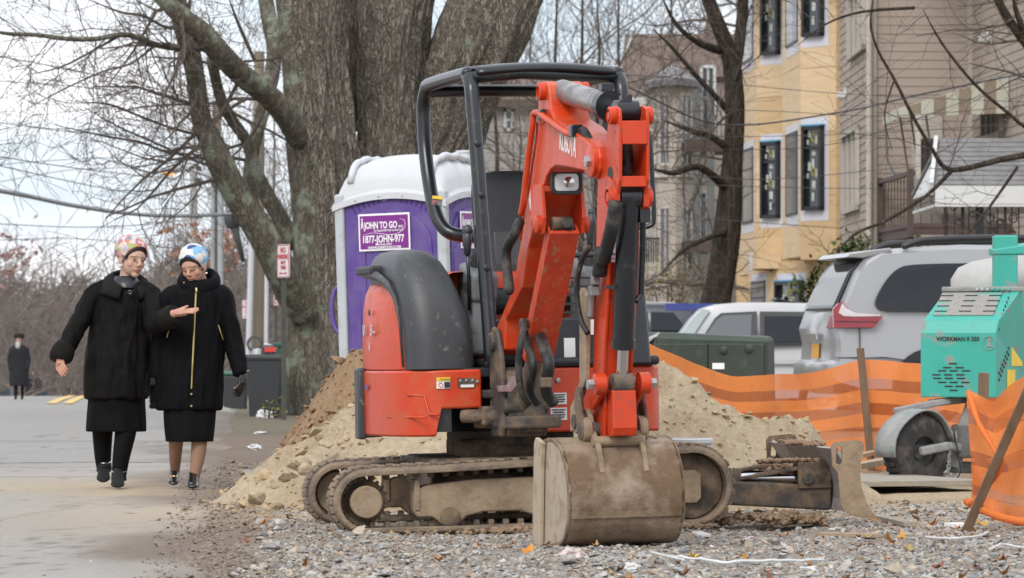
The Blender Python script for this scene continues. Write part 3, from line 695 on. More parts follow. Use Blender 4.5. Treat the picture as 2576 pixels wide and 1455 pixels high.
for px, pz in ((1165,.785),(1180,.785),(1196,.785),(1207,.778)):
    m_ = rim_frame(px, pz, off=.006); MB().lathe([(0,0),(.008,0),(.008,.006),(0,.008)], m_, 10).build('bolt', 'bare_steel', body)
for px, pz in ((1410,.775),(1605,.77)):
    m_ = rim_frame(px, pz, 60, kz-2); MB().lathe([(0,0),(.013,0),(.013,.006),(.007,.008),(0,.008)], m_, 12).build('bolt', 'bare_steel', body)
for px, pz, w_, h in ((1412,.68,.085,.06),(1410,.60,.09,.065)):
    dk = plate(rim_frame(px, pz, 60, kz-2), w_, h, 'data_sticker', 'white_decal', body)
    for k in range(4): plate(rim_frame(px, pz+h*(.33-.2*k), 60, kz-2, .008), w_*(.8-.15*(k % 2)), h*.09, 'print_line', 'black_decal', dk)
# pressed crease on the cover
b = MB(); m_ = rim_frame(1055, .685, off=-.002); b.tube([m_ @ V((-.06,.03,0)), m_ @ V((.045,.025,0)), m_ @ V((.075,-.07,0)), m_ @ V((.13,-.075,0))], .006, 8); b.build('pressed_crease', 'orange_paint', body, smooth=True)
b = MB(); m_ = rim_frame(1000, .60, off=-.002); b.tube([m_ @ V((-.09,-.0,0)), m_ @ V((.30,.0,-.02))], .005, 8); b.build('pressed_crease', 'orange_paint', body, smooth=True)
# model marking on the bonnet
def bon_frame(px, z, off=.004): return rim_frame(px, z, 14, 46, off)
b = MB()
for ch, px in zip('U35-4', (922,931,940,948,953)): b.text(ch, bon_frame(px, 1.03, .0), .082, .003, bold=.002, shear=.1, sx=1.25)
b.build('model_marking', 'silver_decal', exc, kind='stuff')
b = MB(); b.text('A', bon_frame(936, .952, .0), .062, .003, shear=.15, sx=.6).text('B', bon_frame(943, .952, .0), .045, .003, bold=.001, sx=.8); b.text('RENTALS', bon_frame(935, .938, .0), .012, .002); b.build('rental_marking', 'silver_decal', exc)
MB().lathe([(0,0),(.016,0),(.016,.004),(0,.004)], bon_frame(938, 1.15, -.006), 14).build('key_lock', 'black_decal', exc)
# ---- floor, seat, consoles
b = MB(TB); b.box((-.18,.25,.87),(.95,.78,.05)).box((-.18,-.12,1.0),(.62,.5,.3)); b.build('floor', 'black_plastic', exc, bevel=.02)
b = MB(TB); b.box((-.05,.585,.97),(.62,.03,.26)).box((-.45,.56,.93),(.26,.03,.14)); b.build('front_guard', 'black_steel', exc, bevel=.01)
b = MB(TB); b.box((-.30,.62,1.05),(.10,.012,.08)); b.build('guard_sticker', 'white_decal', exc)
b = MB(TB); b.box((-.17,.603,.93),(.06,.008,.13)); b.build('guard_label', 'white_decal', exc)
b = MB(TB); b.box((-.05,-.05,1.20),(.50,.50,.14)); seat = b.build('seat', 'black_plastic', exc, bevel=.05, bseg=4)
rg_ = []
for z, w_, y, t in ((1.24,.17,-.18,.08),(1.40,.19,-.22,.08),(1.60,.20,-.26,.08),(1.75,.205,-.29,.075),(1.84,.195,-.305,.065),(1.89,.16,-.31,.055),(1.91,.10,-.315,.04)): rg_.append(rrect(-.09-w_, -.09+w_, y-t, y+t, t*.95, z, 5))
MB(TB).loft(rg_).build('backrest', 'black_plastic', seat, smooth='auto')
MB(TB).loft([rrect(-.09-w_, -.09+w_, -.20+dy, -.14+dy, .02, z, 4) for z, w_, dy in ((1.27,.12,.03),(1.4,.13,-.0),(1.58,.12,-.03))]).build('back_cushion', 'grey_plastic', seat, bevel=.008)
for sx in (.24, -.38):
    b = MB(TB); b.box((sx,.10,1.12),(.15,.62,.42)).box((sx,.30,1.30),(.15,.30,.16), Matrix.Rotation(R(-14),4,'X')); b.build('console', 'console_grey', exc, bevel=.03, bseg=3)
    b = MB(TB); b.lathe([(.05,0),(.038,.02),(.046,.035),(.034,.055),(.042,.07),(.028,.09),(.03,.10),(.018,.12)], Matrix.Translation((sx,.30,1.36)), 16); ls = b.build('lever_boot', 'black_plastic', exc, smooth=True)
    b = MB(TB); b.tube([(sx,.30,1.44),(sx,.31,1.54),(sx+.0,.335,1.60),(sx,.34,1.66)], [.013,.02,.026,.018], 10); b.ball((sx,.34,1.66), .02, 10, 6); b.build('joystick', 'grey_plastic', ls, smooth=True)
b = MB(TB); b.tube([(.32,.42,1.15),(.325,.44,1.35),(.33,.44,1.47)], [.010,.010,.012], 8); bl_ = b.build('blade_lever', 'black_steel', exc, smooth=True)
b = MB(TB); b.tube([(.33,.44,1.44),(.33,.445,1.52),(.33,.45,1.57)], [.016,.026,.024], 12); b.ball((.33,.45,1.57), .03, 12, 8); b.build('knob', 'grey_plastic', bl_, smooth=True)
b = MB(TB); b.tube([(-.42,.24,1.35),(-.40,.22,1.52),(-.385,.21,1.60)], [.012,.012,.01], 8); lk = b.build('lock_lever', 'black_steel', exc, smooth=True)
b = MB(TB); b.tube([(-.397,.218,1.55),(-.375,.20,1.68)], [.017,.015], 10); b.build('grip', 'red_knob', lk, smooth=True)
for sx in (-.02, .06):
    b = MB(TB); b.tube([(sx,.45,.9),(sx,.47,1.15),(sx,.50,1.36)], .011, 8).ball((sx,.505,1.38), .022, 10, 6); b.build('travel_lever', 'black_steel', exc, smooth=True)
b = MB(TB); b.tube([(-.46,.52,.9),(-.46,.52,1.40),(-.44,.52,1.43),(-.1,.52,1.43),(-.08,.52,1.40),(-.08,.52,.9)], .014, 8); b.build('foot_guard_bar', 'black_steel', exc, smooth=True)
b = MB(TB)
for k in range(9): b.bar((-.44,.50,.95+.045*k),(-.10,.50,.95+.045*k),.012,.012)
b.build('grille', 'black_steel', exc)
# ---- roll-over frame
def hoop(X): return [(X*.93 if X > 0 else X*.98, .615, .86),(X*.95 if X > 0 else X*.985,.56,1.25),(X*.975 if X>0 else X*.99,.49,1.75),(X,.40,2.24),(X,.375,2.33),(X,.32,2.385),(X,.24,2.40),(X,-.50,2.395),(X,-.60,2.375),(X,-.665,2.31),(X,-.68,2.22),(X,-.66,2.05),(X,-.58,1.86),(X,-.49,1.73),(X*.93,-.42,1.63),(X*.75,-.37,1.575),(X*.4,-.35,1.56)]
XR, XL = .275, -.545
for X in (XR, XL):
    hp = [p for p in smooth_path(hoop(X), 4)]
    b = MB(TB); b.tube(hp, .038, 14); b.build('roll_bar', 'black_steel', exc, smooth=True)
    for z in (1.35, 1.74, 2.08):
        q = [p for p in hp if p[1] > 0]; q = min(q, key=lambda p: abs(p[2]-z))
        MB(TB @ Matrix.Translation((q[0], q[1]+.034, q[2])) @ Matrix.Rotation(R(-90),4,'X')).lathe([(0,0),(.018,0),(.018,.012),(.010,.016),(0,.016)], n=12).build('bolt', 'black_steel', exc, smooth='auto')
b = MB(TB); b.tube([(XR,.345,2.375),(0,.36,2.40),(XL,.345,2.375)], .034, 12); b.build('front_cross_bar', 'black_steel', exc, smooth=True)
b = MB(TB); b.tube([(XR,-.62,2.365),(XL,-.62,2.365)], .034, 12); b.build('rear_cross_bar', 'black_steel', exc, smooth=True)
b = MB(TB); b.tube([(XR*.4,-.35,1.56),(XL*.4,-.35,1.56)], .038, 14); b.build('seat_cross_bar', 'black_steel', exc, smooth=True)
b = MB(TB); cxr = (XR+XL)/2
b.grid(lambda u, v: V((lerp(XL+.03,XR-.03,u), lerp(-.60,.40,v), 2.425+.022*math.sin(math.pi*u)+.012*math.sin(math.pi*v)-.03*max(0,(v-.93)/.07))), 16, 16); b.build('canopy', 'black_steel', exc, smooth=True, solid=.022)
b = MB(TB); b.box((cxr,-.1,2.456),(.42,.5,.018)); b.build('canopy_pad', 'black_steel', exc, bevel=.005)
for sx in (XR-.12, XL+.14): MB(TB).tube([(sx,-.3,2.44),(sx,-.3,2.475),(sx+.02,-.3,2.475),(sx+.02,-.3,2.44)], .006, 6).build('lifting_eye', 'black_steel', exc)
# front left pillar cover and grab rail
b = MB(TB); b.loft([rrect(XL*.98-.065,XL*.98+.075,.54,.68,.03,.86,3), rrect(XL*.985-.05,XL*.985+.05,.50,.62,.03,1.3,3), rrect(XL*.99-.042,XL*.99+.042,.44,.54,.03,1.62,3)]); b.build('pillar_cover', 'black_steel', exc, smooth='auto')
b = MB(); pts = [PE(1600,322,21.9),PE(1622,326,21.9),PE(1634,345,21.9),PE(1640,430,21.9),PE(1645,545,21.9),PE(1636,568,21.9),PE(1605,573,21.9)]
b.tube([V(p) for p in smooth_path([tuple(p) for p in pts], 4)], .013, 10); b.build('grab_rail', 'black_steel', exc, smooth=True)
st = MB().prism([(-.028,-.024),(.028,-.024),(.028,.024),(-.028,.024)], frame(PE(1100,505,22.86), (1,-.2,-.15), (0.15,0,1)), -.003, .003).build('roll_bar_sticker', 'console_grey', exc)
MB().prism([(-.028,.008),(.028,.008),(.028,.024),(-.028,.024)], frame(PE(1100,505,22.855), (1,-.2,-.15), (0.15,0,1)), .0035, .006).build('band', 'yellow_decal', st)
MB().lathe([(0,0),(.009,0),(.009,.003),(0,.003)], frame(PE(1094,508,22.85), (1,-.2,-.15), (0.15,0,1)), 14).build('mark', 'red_decal', st)
# ---- swing bracket
b = MB(TB)
b.prism([(.36,.60),(.30,.66),(.27,.90),(.19,.985),(.03,.985),(-.03,.92),(-.03,.60)], Matrix.Identity(4), .535, .60)
b.prism([(.34,.60),(.30,.66),(.24,.86),(.16,.93),(.05,.93),(-.0,.88),(-.0,.60)], Matrix.Identity(4), .69, .735)
b.lathe([(.075,0),(.075,.24)], Matrix.Translation((.11,.86,.515)), 20, cap=True); b.box((.30,.66,.60),(.08,.16,.1))
b.build('swing_mount', 'dark_casting', exc, bevel=.012)
b = MB(TB); b.cyl((.42,.62,.60),(.25,.75,.60),.035).cyl((.25,.75,.60),(.18,.80,.60),.02); b.build('swing_cylinder', 'mud_dark', exc, smooth='auto')
# ---- boom plane
BETA = R(15.5); DV = V((math.sin(BETA), -math.cos(BETA), 0)); RB = V((-math.cos(BETA), -math.sin(BETA), 0)); B0 = V((.045, 21.93, 0))
def BP(px, py, off=0.):
    """point (t, z) of the boom's upright plane, shifted off sideways, seen at a picture position"""
    o = INV @ V((0,0,CZ)); d = INV @ P(px, py, 1.0)-o; n_ = RB; k = (B0+RB*off-o).dot(n_)/d.dot(n_); q = o+d*k
    return ((q-B0).dot(DV), q.z)
BM = Matrix(((DV.x,0,RB.x,B0.x),(DV.y,0,RB.y,B0.y),(0,1,0,0),(0,0,0,1)))   # local (t, z, sideways)
def bp3(t, z, s=0.): return BM @ V((t, z, s))
def c6(cx, cy): return ((1950+cx/1.616)/1.59006, (250+cy/1.616)/1.59006)
def c5(cx, cy): return ((1900+cx/1.119)/1.59006, (950+cy/1.119)/1.59006)
# swing post
b = MB(BM)
b.prism([(-.10,.50),(.10,.50),(.14,.56),(.13,.80),(.10,.95),(.05,1.05),(-.03,1.07),(-.09,1.03),(-.10,.8)], Matrix.Identity(4), .095, .125)
b.prism([(-.10,.50),(.10,.50),(.14,.56),(.13,.80),(.10,.95),(.05,1.05),(-.03,1.07),(-.09,1.03),(-.10,.8)], Matrix.Identity(4), -.125, -.095)
b.prism([(-.09,.50),(.12,.50),(.16,.55),(.15,.80),(.06,.86),(-.09,.84)], Matrix.Identity(4), -.095, .095)
b.cyl((0,.99,-.15),(0,.99,.15),.05); b.cyl((.13,.66,-.12),(.13,.66,.12),.045)
b.build('swing_post', 'dark_casting', exc, bevel=.012)
SW = .095
o_img = [c6(332,185),c6(340,150),c6(365,122),c6(390,150),c6(398,200),c6(405,290),c6(430,368),c6(560,450),c6(640,512),c6(705,572)]
pts = [BP(*q, SW) for q in o_img]
tipc = BP(*c6(690,640), SW)
tip = [(tipc[0]+.085*math.cos(a), tipc[1]+.085*math.sin(a)) for a in (R(50), R(10), R(-30), R(-70), R(-100))]
low = [BP(*q, SW) for q in (c6(620,700),c6(520,678),c6(440,668),c6(405,692),c6(378,740),c6(362,800),c6(358,840),c6(300,1050),c6(262,1200),c6(222,1455))]
foot = [(.13,1.10),(.10,.95),(.0,.92),(-.075,.96),(-.09,1.04)]
up_ = [BP(*q, SW) for q in (c6(165,1455),c6(215,1150),c6(240,960),c6(270,800),c6(300,600),c6(318,480),c6(322,380))]
bo = pts+tip+low+foot+up_
boomM = Matrix.Identity(4)
b = MB(BM); b.prism(bo, boomM, -SW, SW); boom = b.build('boom', 'orange_paint', exc, bevel=.008, bseg=2)
# welded rim bead along the plate
b = MB(BM); b.tube([V((*p, SW+.001)) for p in up_[1:]+[BP(*q, SW) for q in (c6(345,400),c6(400,368))]], .006, 6); b.build('plate_edge', 'orange_paint', boom, smooth=True)
for sg in (1, -1):
    b = MB(BM)
    b.lathe([(.045,0),(.045,.03),(.028,.035),(.028,.0)], Matrix.Translation((pts[2][0], pts[2][1]-.05, sg*SW if sg > 0 else sg*SW-.035)), 20, cap=True)
    b.build('pin_boss', 'orange_worn', boom, smooth='auto')
# gap between the ears: cut by a dark inset plate
tp, zp = pts[2][0], pts[2][1]-.05
# boom tip boss + bolt
b = MB(BM); b.lathe([(.075,0),(.075,.022),(.06,.026),(0,.026)], Matrix.Translation((tipc[0], tipc[1], SW)), 24); tb_ = b.build('tip_boss', 'orange_paint', boom, smooth='auto')
b = MB(BM); b.lathe([(.03,0),(.03,.02),(0,.022)], Matrix.Translation((tipc[0]+.0, tipc[1], SW+.024)), 6); b.build('pin_bolt', 'bare_steel', tb_)
# maker lettering on the boom
ko = BP(*c6(466,560), SW); k2 = BP(*c6(572,614), SW); kd = V((k2[0]-ko[0], k2[1]-ko[1])); kl = kd.length
b = MB(BM); mm = Matrix.Translation((ko[0], ko[1], SW+.002)) @ Matrix.Rotation(math.atan2(kd.y, kd.x), 4, 'Z')
b.text('KUBOTA', mm, .14, .002, bold=.0015, sx=1.0)
xs = [(mm.inverted() @ (BM.inverted() @ p)).x for p in b.v]; fx = kl/max(xs); b.v = [BM @ (mm @ Matrix.Diagonal((fx,1,1,1)) @ mm.inverted() @ (BM.inverted() @ p)) for p in b.v]
b.build('maker_lettering', 'white_decal', boom)
q = [BP(*c, SW) for c in (c6(285,805),c6(320,945),c6(302,1040),c6(268,890))]
MB(BM).prism(q, Matrix.Identity(4), SW+.0005, SW+.003).build('white_sticker', 'white_decal', boom)
# work lamp in the elbow
lc = BP(*c6(490,775), .02)
LM = BM @ Matrix.Translation((lc[0]-.035, lc[1], 0.0)) @ Matrix(((0,0,1,0),(0,1,0,0),(-1,0,0,0),(0,0,0,1)))
b = MB(LM); b.loft([rrect(-w_,w_,-h,h,r,z,5) for z,w_,h,r in ((-.05,.05,.035,.02),(.0,.078,.058,.03),(.03,.082,.062,.03),(.036,.078,.058,.028),(.034,.066,.046,.02),(.018,.06,.04,.02))]); lp = b.build('work_lamp', 'black_plastic', exc, smooth='auto')
b = MB(LM); b.loft([rrect(-w_,w_,-h,h,.02,z,5) for z,w_,h in ((.022,.062,.042),(.026,.062,.042))]); b.build('lens', 'lamp_glass', lp)
b = MB(LM); b.lathe([(.028,.027),(.02,.031),(0,.033)], Matrix.Translation((.012,0,0)), 16); b.build('bulb_cover', 'chrome', lp, smooth=True)
# boom cylinder with scraped guard
c_top = BP(*c6(478,1045), 0); c_bot = (.13,.66)
b = MB(BM); b.cyl((c_bot[0],c_bot[1],0),(lerp(c_bot[0],c_top[0],.75),lerp(c_bot[1],c_top[1],.75),0),.045,n=18); bc = b.build('boom_cylinder', 'dark_casting', exc, smooth='auto')
b = MB(BM); b.cyl((lerp(c_bot[0],c_top[0],.7),lerp(c_bot[1],c_top[1],.7),0),(*c_top,0),.024); b.build('rod', 'chrome', bc, smooth='auto')
b = MB(BM); dx = V((c_top[0]-c_bot[0], c_top[1]-c_bot[1])).normalized(); nr = V((dx.y, -dx.x))
def along(t, o): q = V((lerp(c_bot[0],c_top[0],t), lerp(c_bot[1],c_top[1],t))); return (q.x+nr.x*o, q.y+nr.y*o)
b.prism([along(.30,.05),along(.30,.075),along(1.0,.075),along(1.0,.05)], Matrix.Identity(4), -.078, .078); 
for s0, s1 in ((-.078,-.066),(.066,.078)): b.prism([along(.30,.0),along(.30,.06),along(1.0,.06),along(1.0,.0)], Matrix.Identity(4), s0, s1)
b.build('cylinder_guard', 'orange_scraped', bc, bevel=.004)
b = MB(BM); b.lathe([(.036,-.05),(.036,.05)], Matrix.Translation((*c_top,0)), 18, cap=True); b.lathe([(.022,-.0),(.022,.02),(0,.02)], Matrix.Translation((c_top[0]+.05,c_top[1]-.0,-.01)) @ Matrix.Rotation(R(90),4,'Y'), 6, cap=True); b.build('rod_eye', 'dark_casting', bc, smooth='auto')
for sg in (1,-1):
    b = MB(BM); b.prism([(c_top[0]-.16,c_top[1]+.20),(c_top[0]+.03,c_top[1]+.20),(c_top[0]+.055,c_top[1]+.03),(c_top[0]+.03,c_top[1]-.05),(c_top[0]-.03,c_top[1]-.05),(c_top[0]-.16,c_top[1]+.02)], Matrix.Identity(4), sg*.092, sg*.112); lg = b.build('cylinder_lug', 'orange_paint', exc, bevel=.005)
    MB(BM).lathe([(.045,0),(.045,.022),(.022,.03),(0,.03)] if sg > 0 else [(0,-.03),(.022,-.03),(.045,-.022),(.045,0)], Matrix.Translation((c_top[0],c_top[1],sg*.112)), 20).build('pin', 'orange_worn', lg, smooth='auto')
MB(BM).box((c_top[0]-.02,c_top[1]+.175,0),(.10,.03,.19)).build('lug_cross_plate', 'orange_paint', exc, bevel=.005)
# arm cylinder: barrel, collar, rod
a0 = (tp, zp); ce = BP(*c6(895,315), 0)
b = MB(BM)
A0 = V((*a0,0)); A1 = V((*ce,0)); ad = (A1-A0); 
b.lathe([(.05,-.04),(.05,.04)], Matrix.Translation(A0), 18, cap=True); b.cyl(A0, A0+ad*.74, .058, n=24); ac = b.build('arm_cylinder', 'barrel_steel', exc, smooth='auto')
b = MB(BM); b.cyl(A0+ad*.70, A0+ad*.77, .076, n=24); b.box(A0+ad*.70+V((0,.085,0)), (.06,.03,.06)); b.box(A0+ad*.73+V((0,.02,-.09)), (.05,.05,.04)); b.build('collar', 'black_steel', ac, smooth='auto')
b = MB(BM); b.cyl(A0+ad*.76, A0+ad*.98, .033, n=20); b.build('rod', 'chrome', ac, smooth='auto')
b = MB(BM); b.lathe([(.052,-.055),(.052,.055)], Matrix.Translation(A1), 18, cap=True); b.box(A1+V((0,.06,0)),(.05,.03,.05)); b.build('rod_eye', 'black_steel', ac, smooth='auto')
# arm
AW = .075
L1 = [BP(*q, AW) for q in (c6(782,345),c6(790,300),c6(818,280),c6(846,300),c6(850,350))]
bt = BP(*c6(716,640), AW)
arm_front = [BP(*q, AW) for q in (c6(852,560),c6(850,760),c6(838,850),c6(815,940),c6(790,1020))]
arm_low = [BP(*q, AW) for q in (c5(590,300),c5(578,480),c5(572,620),c5(580,760),c5(575,900))]
arm_back = [BP(*q, AW) for q in (c5(520,900),c5(528,700),c5(528,560),c5(532,300),c6(700,1250),c6(705,1000),c6(712,780))]
arm_hi = [(bt[0]-.055,bt[1]-.06),(bt[0]-.06,bt[1]+.01),(bt[0]-.03,bt[1]+.07)]+[BP(*q, AW) for q in (c6(745,540),c6(775,430))]
ao = L1+arm_front+arm_low+arm_back+arm_hi
for sg in (1,-1):
    up_end = [p for p in ao]
    b = MB(BM); b.prism(up_end, Matrix.Identity(4), sg*AW, sg*(AW-.016)); b.build('arm_plate', 'orange_worn', exc, bevel=.004)
# closed lower box of the arm
af = arm_low; ab = arm_back
b = MB(BM); b.prism([(af[0][0]-.008,af[0][1]+.20)]+[(p[0]-.008,p[1]) for p in af]+[(p[0]+.008,p[1]) for p in ab[:5]], Matrix.Identity(4), -AW+.014, AW-.014); arm = b.build('arm_box', 'orange_worn', exc)
tE = L1[2]; 
b = MB(BM); b.prism([(L1[4][0]-.02,L1[4][1]-.02),(L1[4][0]+.0,L1[4][1]-.02),(L1[4][0]+.004,L1[4][1]-.13),(L1[4][0]-.016,L1[4][1]-.13)], Matrix.Identity(4), -AW+.015, AW-.015); b.build('arm_cross_plate', 'orange_worn', exc, bevel=.003)
b = MB(BM); q = BP(*c6(850,770), AW); b.box((q[0]-.02,q[1],0),(.03,.05,2*AW-.03)); b.build('arm_cross_plate', 'orange_worn', exc, bevel=.003)
b = MB(BM); q1 = BP(*c6(870,480), 0); q2 = BP(*c6(900,740), 0); b.tube([V((q1[0]-.06,q1[1],.0)),V((q1[0]+.03,q1[1]-.05,-.01)),V((q2[0]-.02,q2[1]+.06,-.01)),V((q2[0]-.06,q2[1]-.05,0))], .03, 10); b.build('arm_hose', 'hose', exc, smooth=True)
b = MB(BM); hq = BP(*c6(795,720), AW); b.lathe([(.028,0),(.028,.003),(0,.003)], Matrix.Translation((hq[0],hq[1],AW-.001)) @ Matrix.Diagonal((1.5,1.2,1,1)), 20); b.build('arm_hole', 'black_decal', exc)
for sg in (1,-1):
    for (cx, cy, rr_) in ((818,345,.042),(812,870,.05)):
        q = BP(*c6(cx,cy), AW)
        b = MB(BM); prof = [(rr_,0),(rr_,.028),(rr_*.75,.034),(rr_*.75,.02),(rr_*.45,.02),(rr_*.45,.032),(0,.032)]
        b.lathe(prof if sg > 0 else [(r_,-h_) for r_, h_ in prof][::-1], Matrix.Translation((q[0]+.012,q[1],sg*AW)), 20); b.build('pin_boss', 'orange_worn', exc, smooth='auto')
q = BP(*c6(812,870), AW)
for sg in (1,-1): MB(BM).prism([(q[0]-.05,q[1]+.10),(q[0]+.03,q[1]+.07),(q[0]+.065,q[1]+.02),(q[0]+.06,q[1]-.05),(q[0]+.0,q[1]-.07),(q[0]-.06,q[1]-.02)], Matrix.Identity(4), sg*.058, sg*.088).build('cylinder_lug', 'orange_worn', exc, bevel=.005)
# bucket cylinder
k0 = BP(*c6(905,870), 0); k1 = BP(*c5(656,655), 0)
K0 = V((k0[0]+.02,k0[1],0)); K1 = V((*k1,0)); kd = K1-K0
b = MB(BM); b.lathe([(.055,-.05),(.055,.05)], Matrix.Translation(K0), 18, cap=True); b.cyl(K0, K0+kd*.80, .053, n=24); b.cyl(K0+kd*.76, K0+kd*.81, .058, n=24); kc = b.build('bucket_cylinder', 'black_steel', exc, smooth='auto')
b = MB(BM); b.cyl(K0+kd*.8, K1, .028, n=18); b.build('rod', 'chrome', kc, smooth='auto')
b = MB(BM); b.lathe([(.05,-.05),(.05,.05)], Matrix.Translation(K1), 18, cap=True); b.build('rod_eye', 'dark_casting', kc, smooth='auto')
b = MB(BM); b.tube([K0+kd*.12+V((.0,0,-.075)), K0+kd*.3+V((.0,0,-.08)), K0+kd*.52+V((.0,0,-.08)), K0+kd*.56+V((.02,0,-.05))], .014, 8).box(K0+kd*.10+V((.01,0,-.075)),(.05,.07,.05)); b.box(K0+kd*.48+V((0,0,.07)),(.02,.02,.05)); b.build('feed_pipe', 'black_steel', kc, smooth='auto')
# rocker links, hitch
def capsule(a, c, r0, r1, n_=8):
    a, c = V(a), V(c); d = (c-a); ang = math.atan2(d.y, d.x); out = []
    for i in range(n_+1): t = ang+math.pi/2+math.pi*i/n_; out.append((a.x+r0*math.cos(t), a.y+r0*math.sin(t)))
    for i in range(n_+1): t = ang-math.pi/2+math.pi*i/n_; out.append((c.x+r1*math.cos(t), c.y+r1*math.sin(t)))
    return out
pa = (k1[0]-.10, .50); pb = (k1[0]-.17, .60)          # bucket pivot and arm-side pivot of the link
ab0 = BP(*c5(545,720), AW); pivot = BP(*c5(545,905), .05); lk2 = BP(*c5(735,900), -.05)
for sg in (1,-1):
    b = MB(BM); b.prism(capsule(k1, (k1[0]-.14, .69), .05, .035), Matrix.Identity(4), sg*.088, sg*.112); b.build('rocker_link', 'orange_worn', exc, bevel=.005)
    b = MB(BM); b.lathe([(.052,0),(.052,.05),(.03,.055),(0,.055)] if sg > 0 else [(0,-.055),(.03,-.055),(.052,-.05),(.052,0)], Matrix.Translation((k1[0],k1[1],sg*.085)), 20); b.build('link_boss', 'orange_worn', exc, smooth='auto')
    b = MB(BM); b.lathe([(.026,0),(.026,.03),(0,.03)] if sg > 0 else [(0,-.03),(.026,-.03),(.026,0)], Matrix.Translation((k1[0],k1[1],sg*.14)), 6); b.build('bolt', 'bare_steel', exc)
b = MB(BM); b.prism([(k1[0]-.04,k1[1]-.03),(k1[0]+.04,k1[1]-.03),(k1[0]+.05,.57),(k1[0]+.03,.53),(k1[0]-.05,.53),(k1[0]-.06,.60)], Matrix.Identity(4), -.06, .06); b.build('tipping_link', 'orange_worn', exc, bevel=.008)
# thumb bar folded against the arm (dusty side)
b = MB(BM)
th0 = [BP(*q, AW+.05) for q in (c5(470,225),c5(490,260),c5(492,420),c5(488,640),c5(470,700),c5(440,770),c5(440,860),c5(422,870),c5(420,760),c5(452,690),c5(462,640),c5(462,420),c5(455,260))]
b.prism(th0, Matrix.Identity(4), AW+.02, AW+.045); b.build('thumb_arm', 'mud_steel', exc, bevel=.004)
# bucket: back shell, sides, ears
def arcpts(pts, k=5): return [p for p in smooth_path(pts, k)]
bk_c = BP(1545,1250,0)[0]
t0 = 1.66
shell = arcpts([(t0-.26,.50),(t0-.06,.525),(t0+.10,.485),(t0+.20,.38),(t0+.235,.25),(t0+.205,.12),(t0+.12,.035),(t0-.02,.004),(t0-.30,.0)], 5)
BW = .292
b = MB(BM); nrm2 = []
ins = []
for i, p in enumerate(shell):
    a, c = V(shell[max(i-1,0)]), V(shell[min(i+1,len(shell)-1)]); d = (c-a).normalized(); ins.append((p[0]-d.y*-.018 if False else p[0]+d.y*.018, p[1]-d.x*.018 if False else p[1]-d.x*.018))
b.loft([[V((p[0],p[1],s)) for p in shell]+[V((p[0],p[1],s)) for p in ins[::-1]] for s in (-BW, BW)])
bucket = b.build('bucket_shell', 'bucket_tan', exc, bevel=.003, smooth='auto', rmd=True)
sidep = shell[2:]+[(t0-.30,.012),(t0-.285,.10),(t0-.24,.44)]
for sg in (1,-1):
    b = MB(BM); b.prism(sidep, Matrix.Identity(4), sg*(BW-.022), sg*(BW-.004)); sp_ = b.build('bucket_side', 'bucket_side' if sg > 0 else 'bucket_tan', bucket, bevel=.003)
    ed = [(t0-.31,.0),(t0-.33,.02),(t0-.265,.50),(t0-.235,.525),(t0-.12,.50),(t0-.15,.40),(t0-.17,.25),(t0-.20,.0)]
    b = MB(BM); b.prism(ed, Matrix.Identity(4), sg*(BW-.0), sg*(BW+.022)); b.build('side_cutter', 'bucket_side' if sg > 0 else 'bucket_tan', sp_, bevel=.005)
b = MB(BM); b.box((t0-.33,.012,0),(.08,.022,2*BW+.02)); b.build('cutting_edge', 'bare_steel', bucket, bevel=.004)
b = MB(BM)
for i0 in (22,):
    a, c = shell[i0], shell[i0+2]
    b.loft([[V((a[0]+.001,a[1],s)),V((a[0]+.011,a[1]+.0,s)),V((c[0]+.011,c[1],s)),V((c[0]+.001,c[1],s))] for s in (-BW+.02, BW-.02)])
b.build('wear_strip', 'bucket_tan', bucket, bevel=.002)
for s in (.11,-.11):
    b = MB(BM); b.prism([(t0-.12,.50),(t0-.13,.60),(t0-.08,.655),(t0-.02,.66),(t0+.03,.625),(t0+.06,.56),(t0+.16,.48),(t0+.215,.36),(t0+.19,.36),(t0+.05,.49)], Matrix.Identity(4), s-.013, s+.013); b.build('bucket_ear', 'mud_steel', bucket, bevel=.005)
for (tt, zz, rr_) in ((t0-.075,.60,.034),(t0+.03,.56,.038)):
    b = MB(BM); b.cyl((tt,zz,-.17),(tt,zz,.17),rr_,n=18); pn = b.build('bucket_pin', 'dark_casting', exc, smooth='auto')
    for s in (.14,-.14): MB(BM).lathe([(0,-.02),(rr_+.022,-.02),(rr_+.024,-.012),(rr_+.024,.012),(rr_+.022,.02),(0,.02)], Matrix.Translation((tt,zz,s)), 20).build('collar', 'mud_steel', pn, smooth='auto')
b = MB(BM); b.cyl((t0+.11,.505,-.13),(t0+.11,.505,.13),.026,n=14).cyl((t0+.11,.52,-.19),(t0+.13,.53,-.14),.010,n=8); b.build('cross_tube', 'mud_steel', bucket, smooth='auto')
for sg in (1,-1):
    b = MB(BM); b.prism(capsule((t0-.075,.60),(t0-.06,.73),.05,.038), Matrix.Identity(4), sg*.128, sg*.150); b.prism(capsule((t0+.03,.56),(t0-.02,.72),.05,.035), Matrix.Identity(4), sg*.152, sg*.168); b.build('side_link', 'mud_dark', exc, bevel=.005)
# arm foot between the links
b = MB(BM); b.prism([(t0-.12,.78),(t0+.02,.78),(t0+.03,.60),(t0-.0,.545),(t0-.10,.55),(t0-.125,.62)], Matrix.Identity(4), -.058, .058); b.build('arm_foot', 'orange_worn', exc, bevel=.01)
